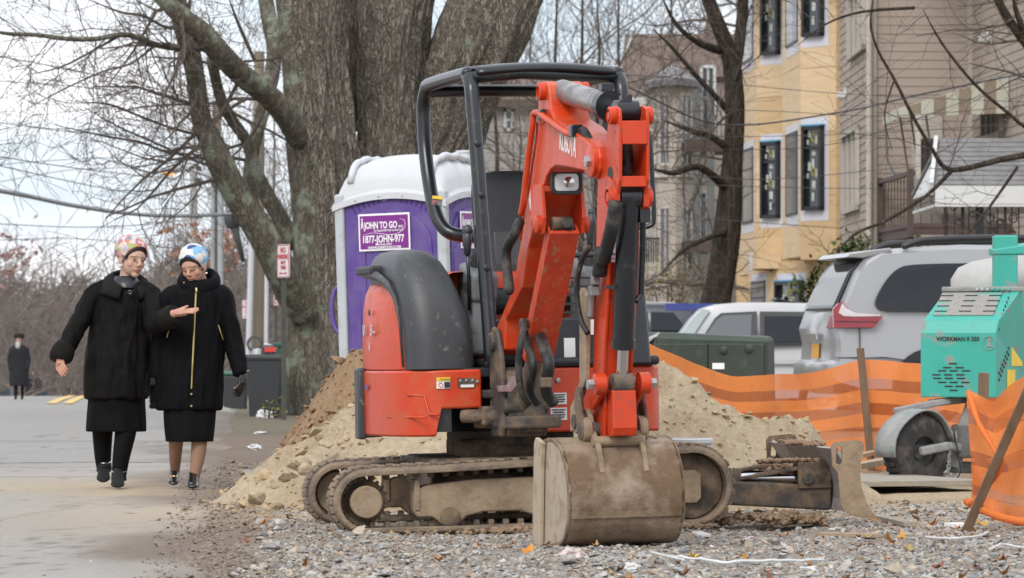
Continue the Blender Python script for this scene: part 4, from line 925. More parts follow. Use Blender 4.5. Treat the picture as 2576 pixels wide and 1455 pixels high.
# ---- hoses and pipes
def htube(name, pts, r, mat, par=exc, n_=9):
    q = smooth_path([tuple(bp3(*p)) for p in pts], 5); MB().tube(q, r, n_).build(name, mat, par, smooth=True)
e1 = BP(*c6(345,335), SW+.02); e2 = BP(*c6(545,430), SW+.01); e0 = BP(*c6(300,330), SW+.025); e3 = BP(*c6(232,900), SW+.03); e4 = BP(*c6(215,980), SW+.03)
htube('steel_pipe', [(e1[0],e1[1],SW+.02),(e1[0]+.12,e1[1]-.035,SW+.02),(e2[0]-.06,e2[1]-.02,SW+.01),(e2[0],e2[1]-.01,SW-.01)], .017, 'orange_paint')
htube('steel_pipe', [(e1[0],e1[1]+.0,SW+.018),(e0[0]-.0,e0[1]-.0,SW+.025),(e0[0]-.025,e0[1]-.07,SW+.028),(lerp(e0[0],e3[0],.5),lerp(e0[1],e3[1],.5),SW+.03),(e3[0],e3[1],SW+.03),(e4[0],e4[1],SW+.03)], .016, 'orange_paint')
for dz, s in ((0,-.03),(-.03,.02),(.02,-.07)):
    htube('steel_pipe', [(tp-.02,zp-.16+dz,s),(tp+.15,zp-.20+dz,s),(tp+.35,zp-.27+dz,s),(tp+.50,zp-.32+dz,s)], .013, 'orange_paint')
for c_, d_ in (((e1[0],e1[1],SW+.005),(.06,.05,.05)),((e2[0],e2[1]-.01,SW-.01),(.06,.06,.06)),((tp+.52,zp-.31,-.05),(.05,.05,.05))): MB(BM).box(c_, d_).build('pipe_clamp', 'black_steel', exc, bevel=.006)
h0 = BP(*c6(620,440), .06); h1 = BP(*c6(700,540), .06)
htube('hydraulic_hose', [(h0[0]-.06,h0[1],.06),(h0[0]+.02,h0[1]-.01,.06),(h0[0]+.10,h0[1]-.07,.05),(h1[0]+.05,h1[1]-.03,.02),(h1[0]+.14,h1[1]-.02,-.0)], .024, 'hose')
htube('hydraulic_hose', [(h0[0]+.05,h0[1]+.03,-.04),(h0[0]+.16,h0[1]-.02,-.04),(h0[0]+.24,h0[1]-.08,-.03),(h0[0]+.32,h0[1]-.14,-.02)], .022, 'hose')
htube('hydraulic_hose', [(*BP(*c6(210,1030), SW+.04), SW+.04),(*BP(*c6(175,1110), SW+.08), SW+.08),(*BP(*c6(120,1230), SW+.1), SW+.1),(*BP(*c6(140,1455), SW+.1), SW+.1),(*BP(*c5(150,230), SW+.1), SW+.1)], .026, 'hose')
htube('hydraulic_hose', [(*BP(*c6(830,900), AW+.02), AW+.02),(*BP(*c6(800,1080), AW+.03), AW+.03),(*BP(*c6(745,1280), AW+.03), AW+.03),(*BP(*c5(565,60), AW+.03), AW+.03),(*BP(*c5(555,170), AW+.03), AW+.03)], .034, 'hose')
htube('hydraulic_hose', [(*BP(*c5(540,190), AW+.03), AW+.03),(*BP(*c5(525,280), AW+.035), AW+.035),(*BP(*c5(518,360), AW+.04), AW+.04)], .020, 'barrel_steel')
MB(BM).box((*BP(*c5(532,240), AW+.04), AW+.04),(.05,.05,.05)).box((*BP(*c5(538,185), AW+.04), AW+.04),(.035,.06,.04)).build('hose_coupler', 'barrel_steel', exc, bevel=.006)
htube('hydraulic_hose', [(*BP(*c5(515,40), AW+.06), AW+.06),(*BP(*c5(475,110), AW+.08), AW+.08),(*BP(*c5(455,230), AW+.09), AW+.09),(*BP(*c5(470,360), AW+.08), AW+.08),(*BP(*c5(505,430), AW+.06), AW+.06)], .014, 'hose')
for k, (x0, x1, x2) in enumerate(((205,195,205),(235,262,245),(300,330,318))):
    htube('hydraulic_hose', [(*BP(*c5(225+k*20,375), .10-.06*k), .10-.06*k),(*BP(*c5(x0,470), .15-.06*k), .15-.06*k),(*BP(*c5(x1,570), .16-.06*k), .16-.06*k),(*BP(*c5(x2,680), .15-.06*k), .15-.06*k),(*BP(*c5(x2+35,745), .10-.06*k), .10-.06*k)], (.018,.022,.03)[k], 'hose')
for c_ in ((*BP(*c5(225,385), .09), .09),(*BP(*c5(320,650), .10), .10)): MB(BM).box(c_,(.055,.05,.055)).build('hose_clamp', 'dark_casting', exc, bevel=.008)
MB(BM).prism([BP(*c5(105,665),.13),BP(*c5(150,660),.13),BP(*c5(175,620),.13),BP(*c5(205,650),.13),BP(*c5(170,690),.13),BP(*c5(110,690),.13)], Matrix.Identity(4), .13, .14).build('bent_bracket', 'bare_steel', exc)
# ================================================================== portable toilet
M('purple_plastic', (.092,.046,.245), .45, var=.07, vs=2.5, bump=.001, bs=120, dirt=(.16,.125,.25), damt=.22, ds=5, soft=.22)
M('purple_dark', (.05,.02,.16), .6, var=.1, vs=6)
M('white_plastic', (.52,.53,.55), .42, var=.04, vs=4, bump=.0006, bs=60)
M('grey_strip', (.43,.46,.48), .45, var=.05, vs=5, dirt=(.3,.29,.27), damt=.2, ds=6)
M('sign_purple', (.19,.018,.22), .4, var=.04); M('sign_white', (.80,.80,.81), .4, var=.03)
TH = R(24); TW = .95; tD = 34.4
tc0 = V((PX(1134, tD), tD, .13)); e1 = V((-math.cos(TH), math.sin(TH), 0)); e2 = V((math.sin(TH), math.cos(TH), 0)); UP = V((0,0,1))
toi = thing('portable_toilet', tc0+(e1+e2)*TW/2, 'purple portable toilet with white ribbed roof standing behind the excavator', 'portable toilet', rot=(0, R(-1.8), 0))
F1 = frame(tc0+e1*TW, -e1, UP); F2 = frame(tc0, e2, UP)
b = MB(); b.M = frame(tc0+(e1+e2)*TW/2, -e1, e2*1.0) ; b.box((0,0,1.10), (TW-.04,TW-.04,2.0)); b.build('cabin', 'purple_plastic', toi, bevel=.01)
MB(b.M).box((0,0,-.03), (TW+.06,TW+.06,.26)).build('skid_base', 'black_plastic', toi, bevel=.02)
def wall_face(Fm, nm, visible):
    w_ = TW
    wl = MB(Fm).prism([(.06,.10),(w_-.06,.10),(w_-.06,2.02)]+[(lerp(w_-.06,.06,t),2.02+.09*math.sin(math.pi*t)) for t in (.15,.3,.5,.7,.85)]+[(.06,2.02)], Matrix.Identity(4), -.03, .004).build(nm, 'purple_plastic', toi, bevel=.004)
    # raised arched field
    R0 = .40
    field = [(.10,.12),(w_-.10,.12),(w_-.085,1.0),(w_-.10,1.52)]+[(w_/2+(w_/2-.10)*math.cos(a), 1.62+.33*math.sin(a)) for a in [math.pi*i/16 for i in range(1,16)]]+[(.10,1.52),(.085,1.0)]
    MB(Fm).prism(field, Matrix.Identity(4), .0, .020).build('arched_panel', 'purple_plastic', wl, bevel=.012, bseg=3)
    # pleats either side and under the sign
    for x0, x1, y0, y1 in ((.16,.22,.15,1.62),(.22,.27,.15,1.66),(w_-.22,w_-.16,.15,1.60),(w_-.28,w_-.235,.15,1.63)):
        MB(Fm).prism([(x0-.0,y0),(x0+.03,y0),(x1+.0-.02,y1),(x0-.04,y1-.02)], Matrix.Identity(4), .012, .034).build('pleat', 'purple_plastic', wl, bevel=.010, bseg=3)
    for k in range(5):
        x = .30+.09*k; MB(Fm).prism([(x,.15),(x+.05,.15),(x+.05,1.30+.05*math.sin(math.pi*(k+.5)/5)),(x,1.29+.05*math.sin(math.pi*(k+.3)/5))], Matrix.Identity(4), .012, .036).build('pleat', 'purple_plastic', wl, bevel=.012, bseg=3)
    # curved vent strip of slots beneath the eave
    for sg in (-1, 1):
        for k in range(11):
            a = math.pi/2-sg*R(9+4.0*k); cx, cy = w_/2, 1.36
            p0 = (cx+.645*math.cos(a), cy+.645*math.sin(a)); p1 = (cx+.735*math.cos(a), cy+.735*math.sin(a)-.028*(k/10)**2)
            if min(p0[0], p1[0]) < .09 or max(p0[0], p1[0]) > w_-.09: continue
            t = V((math.sin(a), -math.cos(a)))*.0085
            MB(Fm).prism([(p0[0]-t.x,p0[1]-t.y),(p0[0]+t.x,p0[1]+t.y),(p1[0]+t.x,p1[1]+t.y),(p1[0]-t.x,p1[1]-t.y)], Matrix.Identity(4), .002, .0065).build('vent_slot', 'purple_dark', wl)
    return wl
w1 = wall_face(F1, 'side_wall', True); w2 = wall_face(F2, 'rear_wall', False)
for k in range(7):
    for j in range(4):
        if j > 1+k*.5: continue
        MB(F1).box((.36+k*.0145, 2.055-j*.017+.0045*k, .009), (.008,.009,.004)).build('vent_hole', 'white_plastic', w1)
for org, dx in ((tc0, -e1), (tc0+e1*TW, e1), (tc0+e2*TW, e2)):
    c = org+(tc0+(e1+e2)*TW/2-org).normalized()*.02
    MB(Matrix.Translation(c) @ Matrix.Rotation(-TH, 4, 'Z')).box((0,0,1.09), (.085,.085,2.0)).build('corner_post', 'grey_strip', toi, bevel=.02, bseg=3)
# door handle loop beyond the left corner
hl = tc0+e1*(TW+.01); b = MB(); b.tube([V(q) for q in smooth_path([tuple(hl+e1*d_+UP*z) for d_, z in ((0,1.33),(.045,1.30),(.075,1.20),(.075,1.08),(.045,.98),(0,.95))], 4)], .02, 10); b.build('door_handle', 'purple_plastic', toi, smooth=True)
b = MB(); b.cyl(hl+UP*.72, hl+e1*.03+UP*.72, .022, n=12); b.build('door_latch', 'grey_strip', toi)
# roof
RM = frame(tc0+(e1+e2)*TW/2, -e1, e2)
hw = TW/2+.012
def eave(u): return 2.035+.085*(1-u*u)
def roofz(u, v):
    a = max(0, 1-abs(u)**4.5); c = max(0, 1-abs(v)**4.5); base = max(eave(u if abs(v) > abs(u) else v), 2.04)
    rib = .010*(1 if math.sin(v*15.) > .2 else 0)*min(1, 6*a*c)
    k = (a*c)**.45*(.80+.20*math.cos(u*1.45)*math.cos(v*1.45))
    return lerp(eave(u)*.5+eave(v)*.5-.0, 2.40, k)+rib+.05*k*0
n_ = 44; b = MB(RM)
def us(i): t = 2*i/n_-1; return math.copysign(abs(t)**.75, t)
b.grid(lambda p, q: V((hw*us(p*n_), hw*us(q*n_), roofz(us(p*n_), us(q*n_)))), n_, n_)
roof = b.build('roof', 'white_plastic', toi, smooth='auto')
b = MB(RM); k = 24; ring = []
for sgx, sgy in ((0,-1),(1,0),(0,1),(-1,0)):
    for i in range(k):
        t = 2*i/k-1
        u, v = (t, -1) if sgy == -1 else (1, t) if sgx == 1 else (-t, 1) if sgy == 1 else (-1, -t); ring.append((u, v))
def rr_(o, dz): return [V(((hw+o)*u, (hw+o)*v, eave(u if abs(v) == 1 else v)+dz)) for u, v in ring]
b.loft([rr_(.012,-.085), rr_(.028,-.085), rr_(.026,-.035), rr_(.012,-.03), rr_(-.01,.005)], cap=False); b.build('eave_rim', 'white_plastic', roof, smooth='auto')
for i in range(len(ring)):
    if i % 5: continue
    u, v = ring[i]
    if v == -1 or u == 1 or u == -1: MB(RM).ball(((hw+.029)*u, (hw+.029)*v, eave(u if abs(v) == 1 else v)-.06), .009, 8, 5).build('rivet', 'grey_strip', roof)
for s in (-1, 1):
    b = MB(RM); b.tube([V((s*.36, hw*v, max(roofz(.62, v), eave(v))+.012)) for v in [-.97+1.94*i/24 for i in range(25)]], .030, 8); b.build('roof_ridge', 'white_plastic', roof, smooth=True)
b = MB(RM); b.cyl((.30,.36,2.2),(.30,.36,2.42),.065,n=20).cyl((.30,.36,2.42),(.30,.36,2.44),.075,n=20); b.build('vent_pipe', 'white_plastic', toi, smooth='auto')
# advertising board, twice
def board(Fm, par, cx):
    c = Fm @ Matrix.Translation((cx, 1.765, .036)) @ Matrix.Diagonal((.93,1.05,1,1)); W, H = .50, .29
    s = MB(c).box((0,0,0),(W,H,.008)).build('sign_board', 'sign_white', par, bevel=.002)
    MB(c).box((0,0,.0045),(W-.03,H-.03,.004)).build('sign_field', 'sign_purple', s)
    def tx(t, x, y, sz, wmax, bold=.0, al='LEFT', nm='lettering', shear=0.):
        q = MB(); q.text(t, Matrix.Identity(4), sz, .002, bold=bold, shear=shear); xs = [p.x for p in q.v]; f = wmax/(max(xs)-min(xs)); x0 = min(xs)
        q.v = [c @ V(((p.x-x0)*f+x, p.y+y, .008+p.z)) for p in q.v]; q.build(nm, 'sign_white', s)
    tx('JOHN TO GO', -.195, .030, .072, .325, .0022); tx('INC', .145, .030, .026, .045, .0004)
    tx('The Cleanest JOHN When You Need To Go', -.10, .004, .026, .29, .0003, shear=.25)
    tx('1877-JOHN-977', -.205, -.080, .080, .40, .0018); tx('845•426•2787', -.085, -.103, .022, .16, .0003); tx('WWW.JOHNTOGO.COM', -.16, -.130, .030, .32, .0008)
    # little walking figure and swoosh
    q = MB(c); q.ball((-.212,.103,.007),(.008,.008,.002),10,4); q.prism([(-.216,.092),(-.206,.092),(-.198,.030),(-.204,.030),(-.210,.062),(-.218,.030),(-.225,.030)], Matrix.Identity(4), .005, .009); q.build('logo_figure', 'sign_white', s)
    for pts in ([(-.205,-.018),(-.10,-.004),(.05,-.022),(.14,-.012),(.20,.03),(.205,.07),(.19,.09),(.155,.098)],):
        q = MB(c); q.tube([V((x, y, .0065)) for x, y in smooth_path(pts, 5)], [.0008+.0018*math.sin(math.pi*i/(5*(len(pts)-1))) for i in range(5*(len(pts)-1)+1)], 6); q.build('swoosh', 'sign_white', s)
board(F1, w1, .43); board(F2, w2, .48)
# ================================================================== trees
def bark_mat(name, c1, c2, ridge=.05, lichen=None, lamt=.3, sc=(9,9,1.6), ls=5.):
    m = M(name, c1, .95, var=.2, vs=2.2, col2=c2, stretch=sc, bump=ridge*.35, bs=5., bump2=ridge, b2s=1.9, spec=.15, detail=8)
    n = m.node_tree.nodes; l = m.node_tree.links; b = n['Principled BSDF']; src = b.inputs['Base Color'].links[0].from_socket
    t = n.new('ShaderNodeTexCoord'); mp = n.new('ShaderNodeMapping'); mp.inputs['Scale'].default_value = (sc[0]*1.5, sc[1]*1.5, sc[2]*1.5); l.new(t.outputs['Object'], mp.inputs[0])
    wn = n.new('ShaderNodeTexNoise'); wn.inputs['Scale'].default_value = .9; wn.inputs['Detail'].default_value = 3; l.new(mp.outputs[0], wn.inputs['Vector'])
    ad = n.new('ShaderNodeMix'); ad.data_type = 'VECTOR'; ad.inputs['Factor'].default_value = .35; l.new(mp.outputs[0], ad.inputs['A']); sv = n.new('ShaderNodeVectorMath'); sv.operation = 'SCALE'; sv.inputs['Scale'].default_value = 5; l.new(wn.outputs['Color'], sv.inputs[0]); va = n.new('ShaderNodeVectorMath'); l.new(mp.outputs[0], va.inputs[0]); l.new(sv.outputs[0], va.inputs[1])
    vo = n.new('ShaderNodeTexVoronoi'); vo.feature = 'DISTANCE_TO_EDGE'; vo.inputs['Scale'].default_value = 1.; l.new(va.outputs[0], vo.inputs['Vector'])
    r = n.new('ShaderNodeMapRange'); r.inputs[1].default_value = .0; r.inputs[2].default_value = .22; r.inputs[3].default_value = .62; r.inputs[4].default_value = 1.08; l.new(vo.outputs['Distance'], r.inputs[0])  # furrows between bark plates darkened in the colour, standing in for shade
    ml = n.new('ShaderNodeVectorMath'); ml.operation = 'SCALE'; l.new(src, ml.inputs[0]); l.new(r.outputs[0], ml.inputs['Scale']); l.new(ml.outputs[0], b.inputs['Base Color'])
    bp = n.new('ShaderNodeBump'); bp.inputs['Distance'].default_value = ridge*.8; l.new(r.outputs[0], bp.inputs['Height']); l.new(b.inputs['Normal'].links[0].from_socket, bp.inputs['Normal']); l.new(bp.outputs[0], b.inputs['Normal'])
    if lichen:
        n = m.node_tree.nodes; l = m.node_tree.links; b = n['Principled BSDF']; src = b.inputs['Base Color'].links[0].from_socket
        t = n.new('ShaderNodeTexCoord'); x = n.new('ShaderNodeTexNoise'); x.inputs['Scale'].default_value = ls; x.inputs['Detail'].default_value = 6; l.new(t.outputs['Object'], x.inputs['Vector'])
        r = n.new('ShaderNodeMapRange'); th = lerp(.72, .35, lamt); r.inputs[1].default_value = th-.04; r.inputs[2].default_value = th+.05; l.new(x.outputs['Fac'], r.inputs[0])
        mx = n.new('ShaderNodeMix'); mx.data_type = 'RGBA'; l.new(r.outputs[0], mx.inputs['Factor']); l.new(src, mx.inputs['A']); mx.inputs['B'].default_value = (*lichen, 1); l.new(mx.outputs['Result'], b.inputs['Base Color'])
    return m
bark_mat('bark_grey', (.165,.142,.115), (.29,.258,.222), .045, lichen=(.24,.26,.21), lamt=.14, sc=(9,9,2.2))
bark_mat('bark_mossy', (.105,.092,.070), (.21,.188,.15), .03, lichen=(.25,.27,.21), lamt=.36, sc=(7,7,2), ls=3.4)
bark_mat('bark_dark', (.038,.028,.022), (.10,.080,.064), .03, sc=(8,8,1.5))
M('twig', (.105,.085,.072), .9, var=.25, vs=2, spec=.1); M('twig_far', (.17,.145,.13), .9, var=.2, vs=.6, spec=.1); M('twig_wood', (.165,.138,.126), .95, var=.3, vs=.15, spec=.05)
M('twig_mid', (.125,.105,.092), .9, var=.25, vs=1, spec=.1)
def bough(b, tr, n=10, bump_=.0, k=4, seed=0, ridge=0):
    if tr[-1][3] < 14: tr = tr[:-1]+[(*tr[-1][:3], 1.2)]
    """tr: (px, py, D, width px) down the limb -> bark tube; returns the polyline with radii"""
    pts = smooth_path([(*P(px, py, D), w_/2*D/FPX) for px, py, D, w_ in tr], k); rings = []; prev = None
    for i, q in enumerate(pts):
        p = V(q[:3]); d = V(pts[min(i+1,len(pts)-1)][:3])-V(pts[max(i-1,0)][:3]); d.normalize()
        a = (d.cross(V((0,1,0))) if prev is None else prev-d*prev.dot(d)).normalized(); prev = a; c = d.cross(a); r = q[3]; ring = []
        for j in range(n):
            t = 2*math.pi*j/n; u = a*math.cos(t)+c*math.sin(t); rr = r
            if bump_: rr = r*(1+bump_*nz(u.x*1.3+seed, u.y*1.3, p.z*.55+seed, 1.4))
            if ridge: rr += ridge*(abs(nz(t*5.+1.1*nz(p.z*1.5, t*2, seed), p.z*1.0, seed+3))*2-.5)
            ring.append(p+u*rr)
        rings.append(ring)
    b.loft(rings); return [(V(q[:3]), q[3]) for q in pts]
def twigs(b, p, d, ln, r, depth, rg, droop=0., spread=.7, up=.25, seg=5, rmin=.0028, flat=1.):
    pts = [p.copy()]; rad = [r]; d = d.normalized(); kids = []
    sl = ln/seg
    for i in range(seg):
        d = (d+V((rg.gauss(0,.16), rg.gauss(0,.16)*flat, rg.gauss(0,.16)+up*.10-droop*.12))).normalized()
        pts.append(pts[-1]+d*sl); rad.append(max(rmin, r*(1-.72*(i+1)/seg)))
        if depth > 0 and rg.random() < .93: kids.append((pts[-1].copy(), d.copy(), rad[-1]))
    b.tube(pts, rad, 5 if r > .02 else 3, cap=False)
    for kp, kd, kr in kids:
        for q in range(1 if rg.random() < .65 else 2):
            ax = V((rg.gauss(0,1), rg.gauss(0,1)*flat, rg.gauss(0,1))); ax = (ax-kd*ax.dot(kd)).normalized()
            nd = (kd*(1-spread*.4)+ax*spread+V((0,0,up*.3))).normalized()
            twigs(b, kp, nd, ln*rg.uniform(.38,.68), max(rmin, kr*rg.uniform(.45,.75)), depth-1, rg, droop, spread, up, max(3, seg-1), rmin, flat)
def side_growth(b, line, rg, n, ln, depth, bias=(0,0,0), t0=.1, up=.3, droop=0., rmin=.0028, flat=.8, rr=.30):
    for i in range(n):
        k = int(lerp(t0, 1, (i+rg.random())/n)*(len(line)-1)); p, r = line[k]; q = line[min(k+1,len(line)-1)][0]-line[max(k-1,0)][0]
        ax = V((rg.gauss(0,1), rg.gauss(0,1)*flat, rg.gauss(0,1)))+V(bias); ax = (ax-q.normalized()*ax.dot(q.normalized())*.6).normalized()
        twigs(b, p, ax, ln*rg.uniform(.5,1.2), min(max(r*rr, .006), .03), depth, rg, droop, .7, up, 5, rmin, flat)
def bare_tree(name, label, base, h, seed, mats=('bark_dark','twig_mid'), n=9, lean=(0,0), r0=None, rmin=.006, depth=3, spread=.75, trunk_fork=.35, group=None, ln=.34, up=.5, cat='tree'):
    rg = random.Random(seed); t = thing(name, base, label, cat, group); base = V(base); r0 = r0 or h*.016; line = []
    for i in range(9):
        k = i/8; line.append((base+V((lean[0]*k+.25*nz(seed,k*3)*k, lean[1]*k+.25*nz(k*3,seed)*k, h*.92*k)), max(rmin, r0*(1-.9*k))))
    b = MB(); b.tube([p for p, r in line], [r*(1.25 if i == 0 else 1) for i, (p, r) in enumerate(line)], 9); b.build('trunk', mats[0], t, smooth=True)
    b = MB()
    for i in range(n):
        k = lerp(trunk_fork, .97, (i+rg.random()*.6)/n); j = k*8; i0 = min(7, int(j)); p = line[i0][0].lerp(line[i0+1][0], j-i0); r = lerp(line[i0][1], line[i0+1][1], j-i0)
        a = i*2.4+rg.uniform(-.4,.4); d = V((math.cos(a), math.sin(a), rg.uniform(.35,1.0)))
        twigs(b, p, d, h*ln*(1.2-k*.6)*rg.uniform(.8,1.15), r*.6, depth, rg, 0, spread, up, 6, rmin)
    b.build('crown', mats[1], t, smooth=False); return t
# --- tree with lichen limbs at the roadside (left of the big maple)
DL = 57.
lt = thing('roadside_tree', V((PX(782, DL), DL, -.05)), 'mossy roadside tree with bent lichen-covered limbs reaching over the road', 'tree')
b = MB(); trunk = bough(b, [(792,1062,DL,150),(788,1010,DL,132),(782,900,DL,122),(784,780,DL,112),(788,680,DL,104),(782,560,DL,92),(768,430,DL,80),(752,300,DL,72),(742,200,DL,66),(732,100,DL,60),(716,-40,DL,58)], 20, .12, ridge=.014); b.build('trunk', 'bark_mossy', lt, smooth=True)
LIMBS = [
 [(770,800,DL-.3,70),(735,735,DL-.5,88),(700,665,DL-.8,84),(655,580,DL-1.0,76),(615,520,DL-1.1,70),(580,460,DL-1.2,64),(550,400,DL-1.3,64),(528,350,DL-1.3,58),(508,305,DL-1.3,52),(500,255,DL-1.4,50),(492,200,DL-1.5,50),(482,150,DL-1.6,52),(470,100,DL-1.7,54),(455,50,DL-1.8,48),(440,-30,DL-1.9,42)],
 [(752,345,DL-.2,70),(715,285,DL-.6,64),(665,232,DL-1.0,60),(610,190,DL-1.5,58),(560,140,DL-2.0,58),(510,85,DL-2.3,56),(455,40,DL-2.5,48),(395,-20,DL-2.7,42)],
 [(745,620,DL+.4,44),(700,540,DL+.5,42),(650,450,DL+.6,40),(622,360,DL+.6,30),(585,305,DL+.4,30),(560,260,DL+.2,30),(545,210,DL-.0,28),(533,150,DL-.4,28)],
 [(715,700,DL+.3,52),(665,610,DL+.7,48),(634,530,DL+.9,42),(628,450,DL+1.0,36),(640,360,DL+1.1,34),(664,270,DL+1.2,38),(684,190,DL+1.3,40),(690,120,DL+1.4,40),(678,50,DL+1.5,40),(664,-30,DL+1.6,38)],
 [(485,128,DL-1.7,22),(440,120,DL-1.9,18),(390,112,DL-2.2,16),(340,92,DL-2.5,15),(300,88,DL-2.8,14),(240,98,DL-3.1,13),(170,98,DL-3.4,12),(90,88,DL-3.6,11),(20,85,DL-3.8,10),(-60,70,DL-4,8)],
]
rg = random.Random(11); lines = []
for i, l_ in enumerate(LIMBS):
    b = MB(); lines.append(bough(b, l_, 12 if i < 4 else 8, .16, seed=i*7)); b.build('limb', 'bark_mossy', lt, smooth=True)
b = MB()
BRN = [[(505,340,DL-1.4,10),(440,325,DL-1.8,8),(370,300,DL-2.2,7),(270,262,DL-2.6,6),(180,260,DL-3,4)],[(520,372,DL-1.4,10),(455,372,DL-1.6,9),(420,382,DL-1.8,8),(350,358,DL-2.2,6),(250,340,DL-2.6,5),(120,310,DL-3,4)],[(560,430,DL-1.4,8),(480,400,DL-1.4,7),(380,355,DL-1.6,6),(300,320,DL-2,5),(210,270,DL-2.3,4)],[(478,60,DL-2,12),(420,70,DL-2.2,9),(360,40,DL-2.6,8),(300,30,DL-3,6),(200,-10,DL-3.3,5)],[(700,165,DL+1,14),(670,260,DL,10),(640,330,DL-.6,8),(600,380,DL-1,6),(560,410,DL-1.2,5)],[(640,150,DL-1,10),(600,60,DL-1.3,9),(570,-20,DL-1.6,8)],[(545,300,DL-1,8),(620,250,DL-.6,8),(690,250,DL-.2,8),(760,210,DL,8)],[(300,90,DL-2.8,8),(230,130,DL-3,6),(150,170,DL-3.2,5),(60,190,DL-3.4,4)],[(392,112,DL-2.2,8),(330,160,DL-2.5,6),(260,180,DL-2.7,5),(150,230,DL-3,4),(40,290,DL-3.2,3)]]
for l_ in BRN: lines.append(bough(b, l_, 5, 0))
for i, l_ in enumerate(lines):
    side_growth(b, l_, rg, (8,6,3,3,13)[i] if i < 5 else 4, 1.9 if i < 5 else 1.2, 2, bias=(-.9,-.2,-.05 if i % 2 else .2), t0=.35 if i < 4 else .1, up=.2, rmin=.0034)
b.build('twigs', 'twig', lt, kind='stuff')
# --- huge three-stemmed maple behind the toilet
DB = 46.
bt_ = thing('maple_tree', V((PX(975, DB), DB, 0)), 'huge grey three-stemmed maple with furrowed bark behind the purple toilet', 'tree')
STEMS = [
 [(935,1075,DB-.5,220),(922,960,DB-.5,195),(903,820,DB-.5,168),(884,680,DB-.5,146),(864,520,DB-.6,128),(843,390,DB-.7,114),(822,250,DB-.8,112),(810,120,DB-.9,120),(802,-40,DB-1,132)],
 [(1010,1080,DB,330),(1005,950,DB,300),(1002,800,DB,270),(1000,650,DB,240),(996,500,DB-.1,205),(988,380,DB-.2,182),(984,250,DB-.3,164),(992,120,DB-.4,166),(1002,-40,DB-.5,182)],
 [(1020,1000,DB+.2,250),(1026,800,DB+.2,235),(1040,640,DB+.1,220),(1062,510,DB,205),(1090,410,DB-.1,196),(1124,310,DB-.2,194),(1160,215,DB-.3,204),(1204,110,DB-.4,222),(1252,-10,DB-.5,222),(1275,-70,DB-.5,214)],
]
for i, l_ in enumerate(STEMS):
    b = MB(); bough(b, l_, 132, .10, k=16, seed=i*5+2, ridge=.055); b.build('trunk', 'bark_grey', bt_, smooth=True)
b = MB(); bough(b, [(905,330,DB+.3,60),(900,200,DB+.3,55),(898,60,DB+.3,60),(890,-40,DB+.3,60)], 10, .1); b.build('limb', 'bark_dark', bt_, smooth=True)
b = MB()
for l_ in ([(890,330,DB,10),(875,200,DB-.6,8),(860,80,DB-.9,6),(880,-20,DB-1,5)],[(905,300,DB-.3,9),(915,180,DB-.5,7),(895,90,DB-.5,6),(860,60,DB-.9,5)],[(900,330,DB-.2,8),(925,240,DB-.6,6),(950,170,DB-.7,5)]):
    ln_ = bough(b, l_, 5); side_growth(b, ln_, rg, 6, .8, 1, up=.3, rmin=.003)
b.build('twigs', 'twig', bt_, kind='stuff')
# --- dark tree in front of the plywood house
DT = 76.
t3 = thing('street_tree', V((PX(1805, DT), DT, -.05)), 'dark leaning street tree between the stucco house and the plywood house', 'tree')
b = MB(); ln3 = bough(b, [(1795,862,DT,96),(1800,770,DT,80),(1815,690,DT,72),(1828,600,DT,68),(1836,500,DT,60),(1843,400,DT,54),(1848,300,DT,50),(1846,220,DT,48),(1835,140,DT,44),(1805,60,DT-.2,38),(1770,-30,DT-.4,34)], 14, .1); b.build('trunk', 'bark_dark', t3, smooth=True)
l3 = [[(1840,220,DT,34),(1858,120,DT+.3,30),(1868,20,DT+.5,28),(1872,-40,DT+.6,26)],[(1832,480,DT,26),(1790,440,DT-.6,20),(1750,420,DT-1,17),(1690,436,DT-1.6,14),(1630,420,DT-2,10)],[(1838,380,DT,22),(1790,345,DT-.4,16),(1740,330,DT-.8,13),(1660,300,DT-1.2,9)],[(1846,300,DT,20),(1810,255,DT-.3,15),(1750,190,DT-.8,12),(1690,120,DT-1.1,9),(1640,70,DT-1.3,7)],[(1822,130,DT,24),(1760,110,DT-.5,16),(1700,60,DT-.8,12),(1660,-20,DT-1,9)],[(1838,580,DT,16),(1780,600,DT-.8,12),(1720,630,DT-1.3,9),(1660,690,DT-1.6,6)]]
ll = []
for l_ in l3: b = MB(); ll.append(bough(b, l_, 8, .1)); b.build('limb', 'bark_dark', t3, smooth=True)
b = MB()
for l_ in ll+[ln3]: side_growth(b, l_, rg, 6, 1.6, 2, bias=(-.5,-.3,.2), t0=.3, up=.3, rmin=.0032)
b.build('twigs', 'twig', t3, kind='stuff')
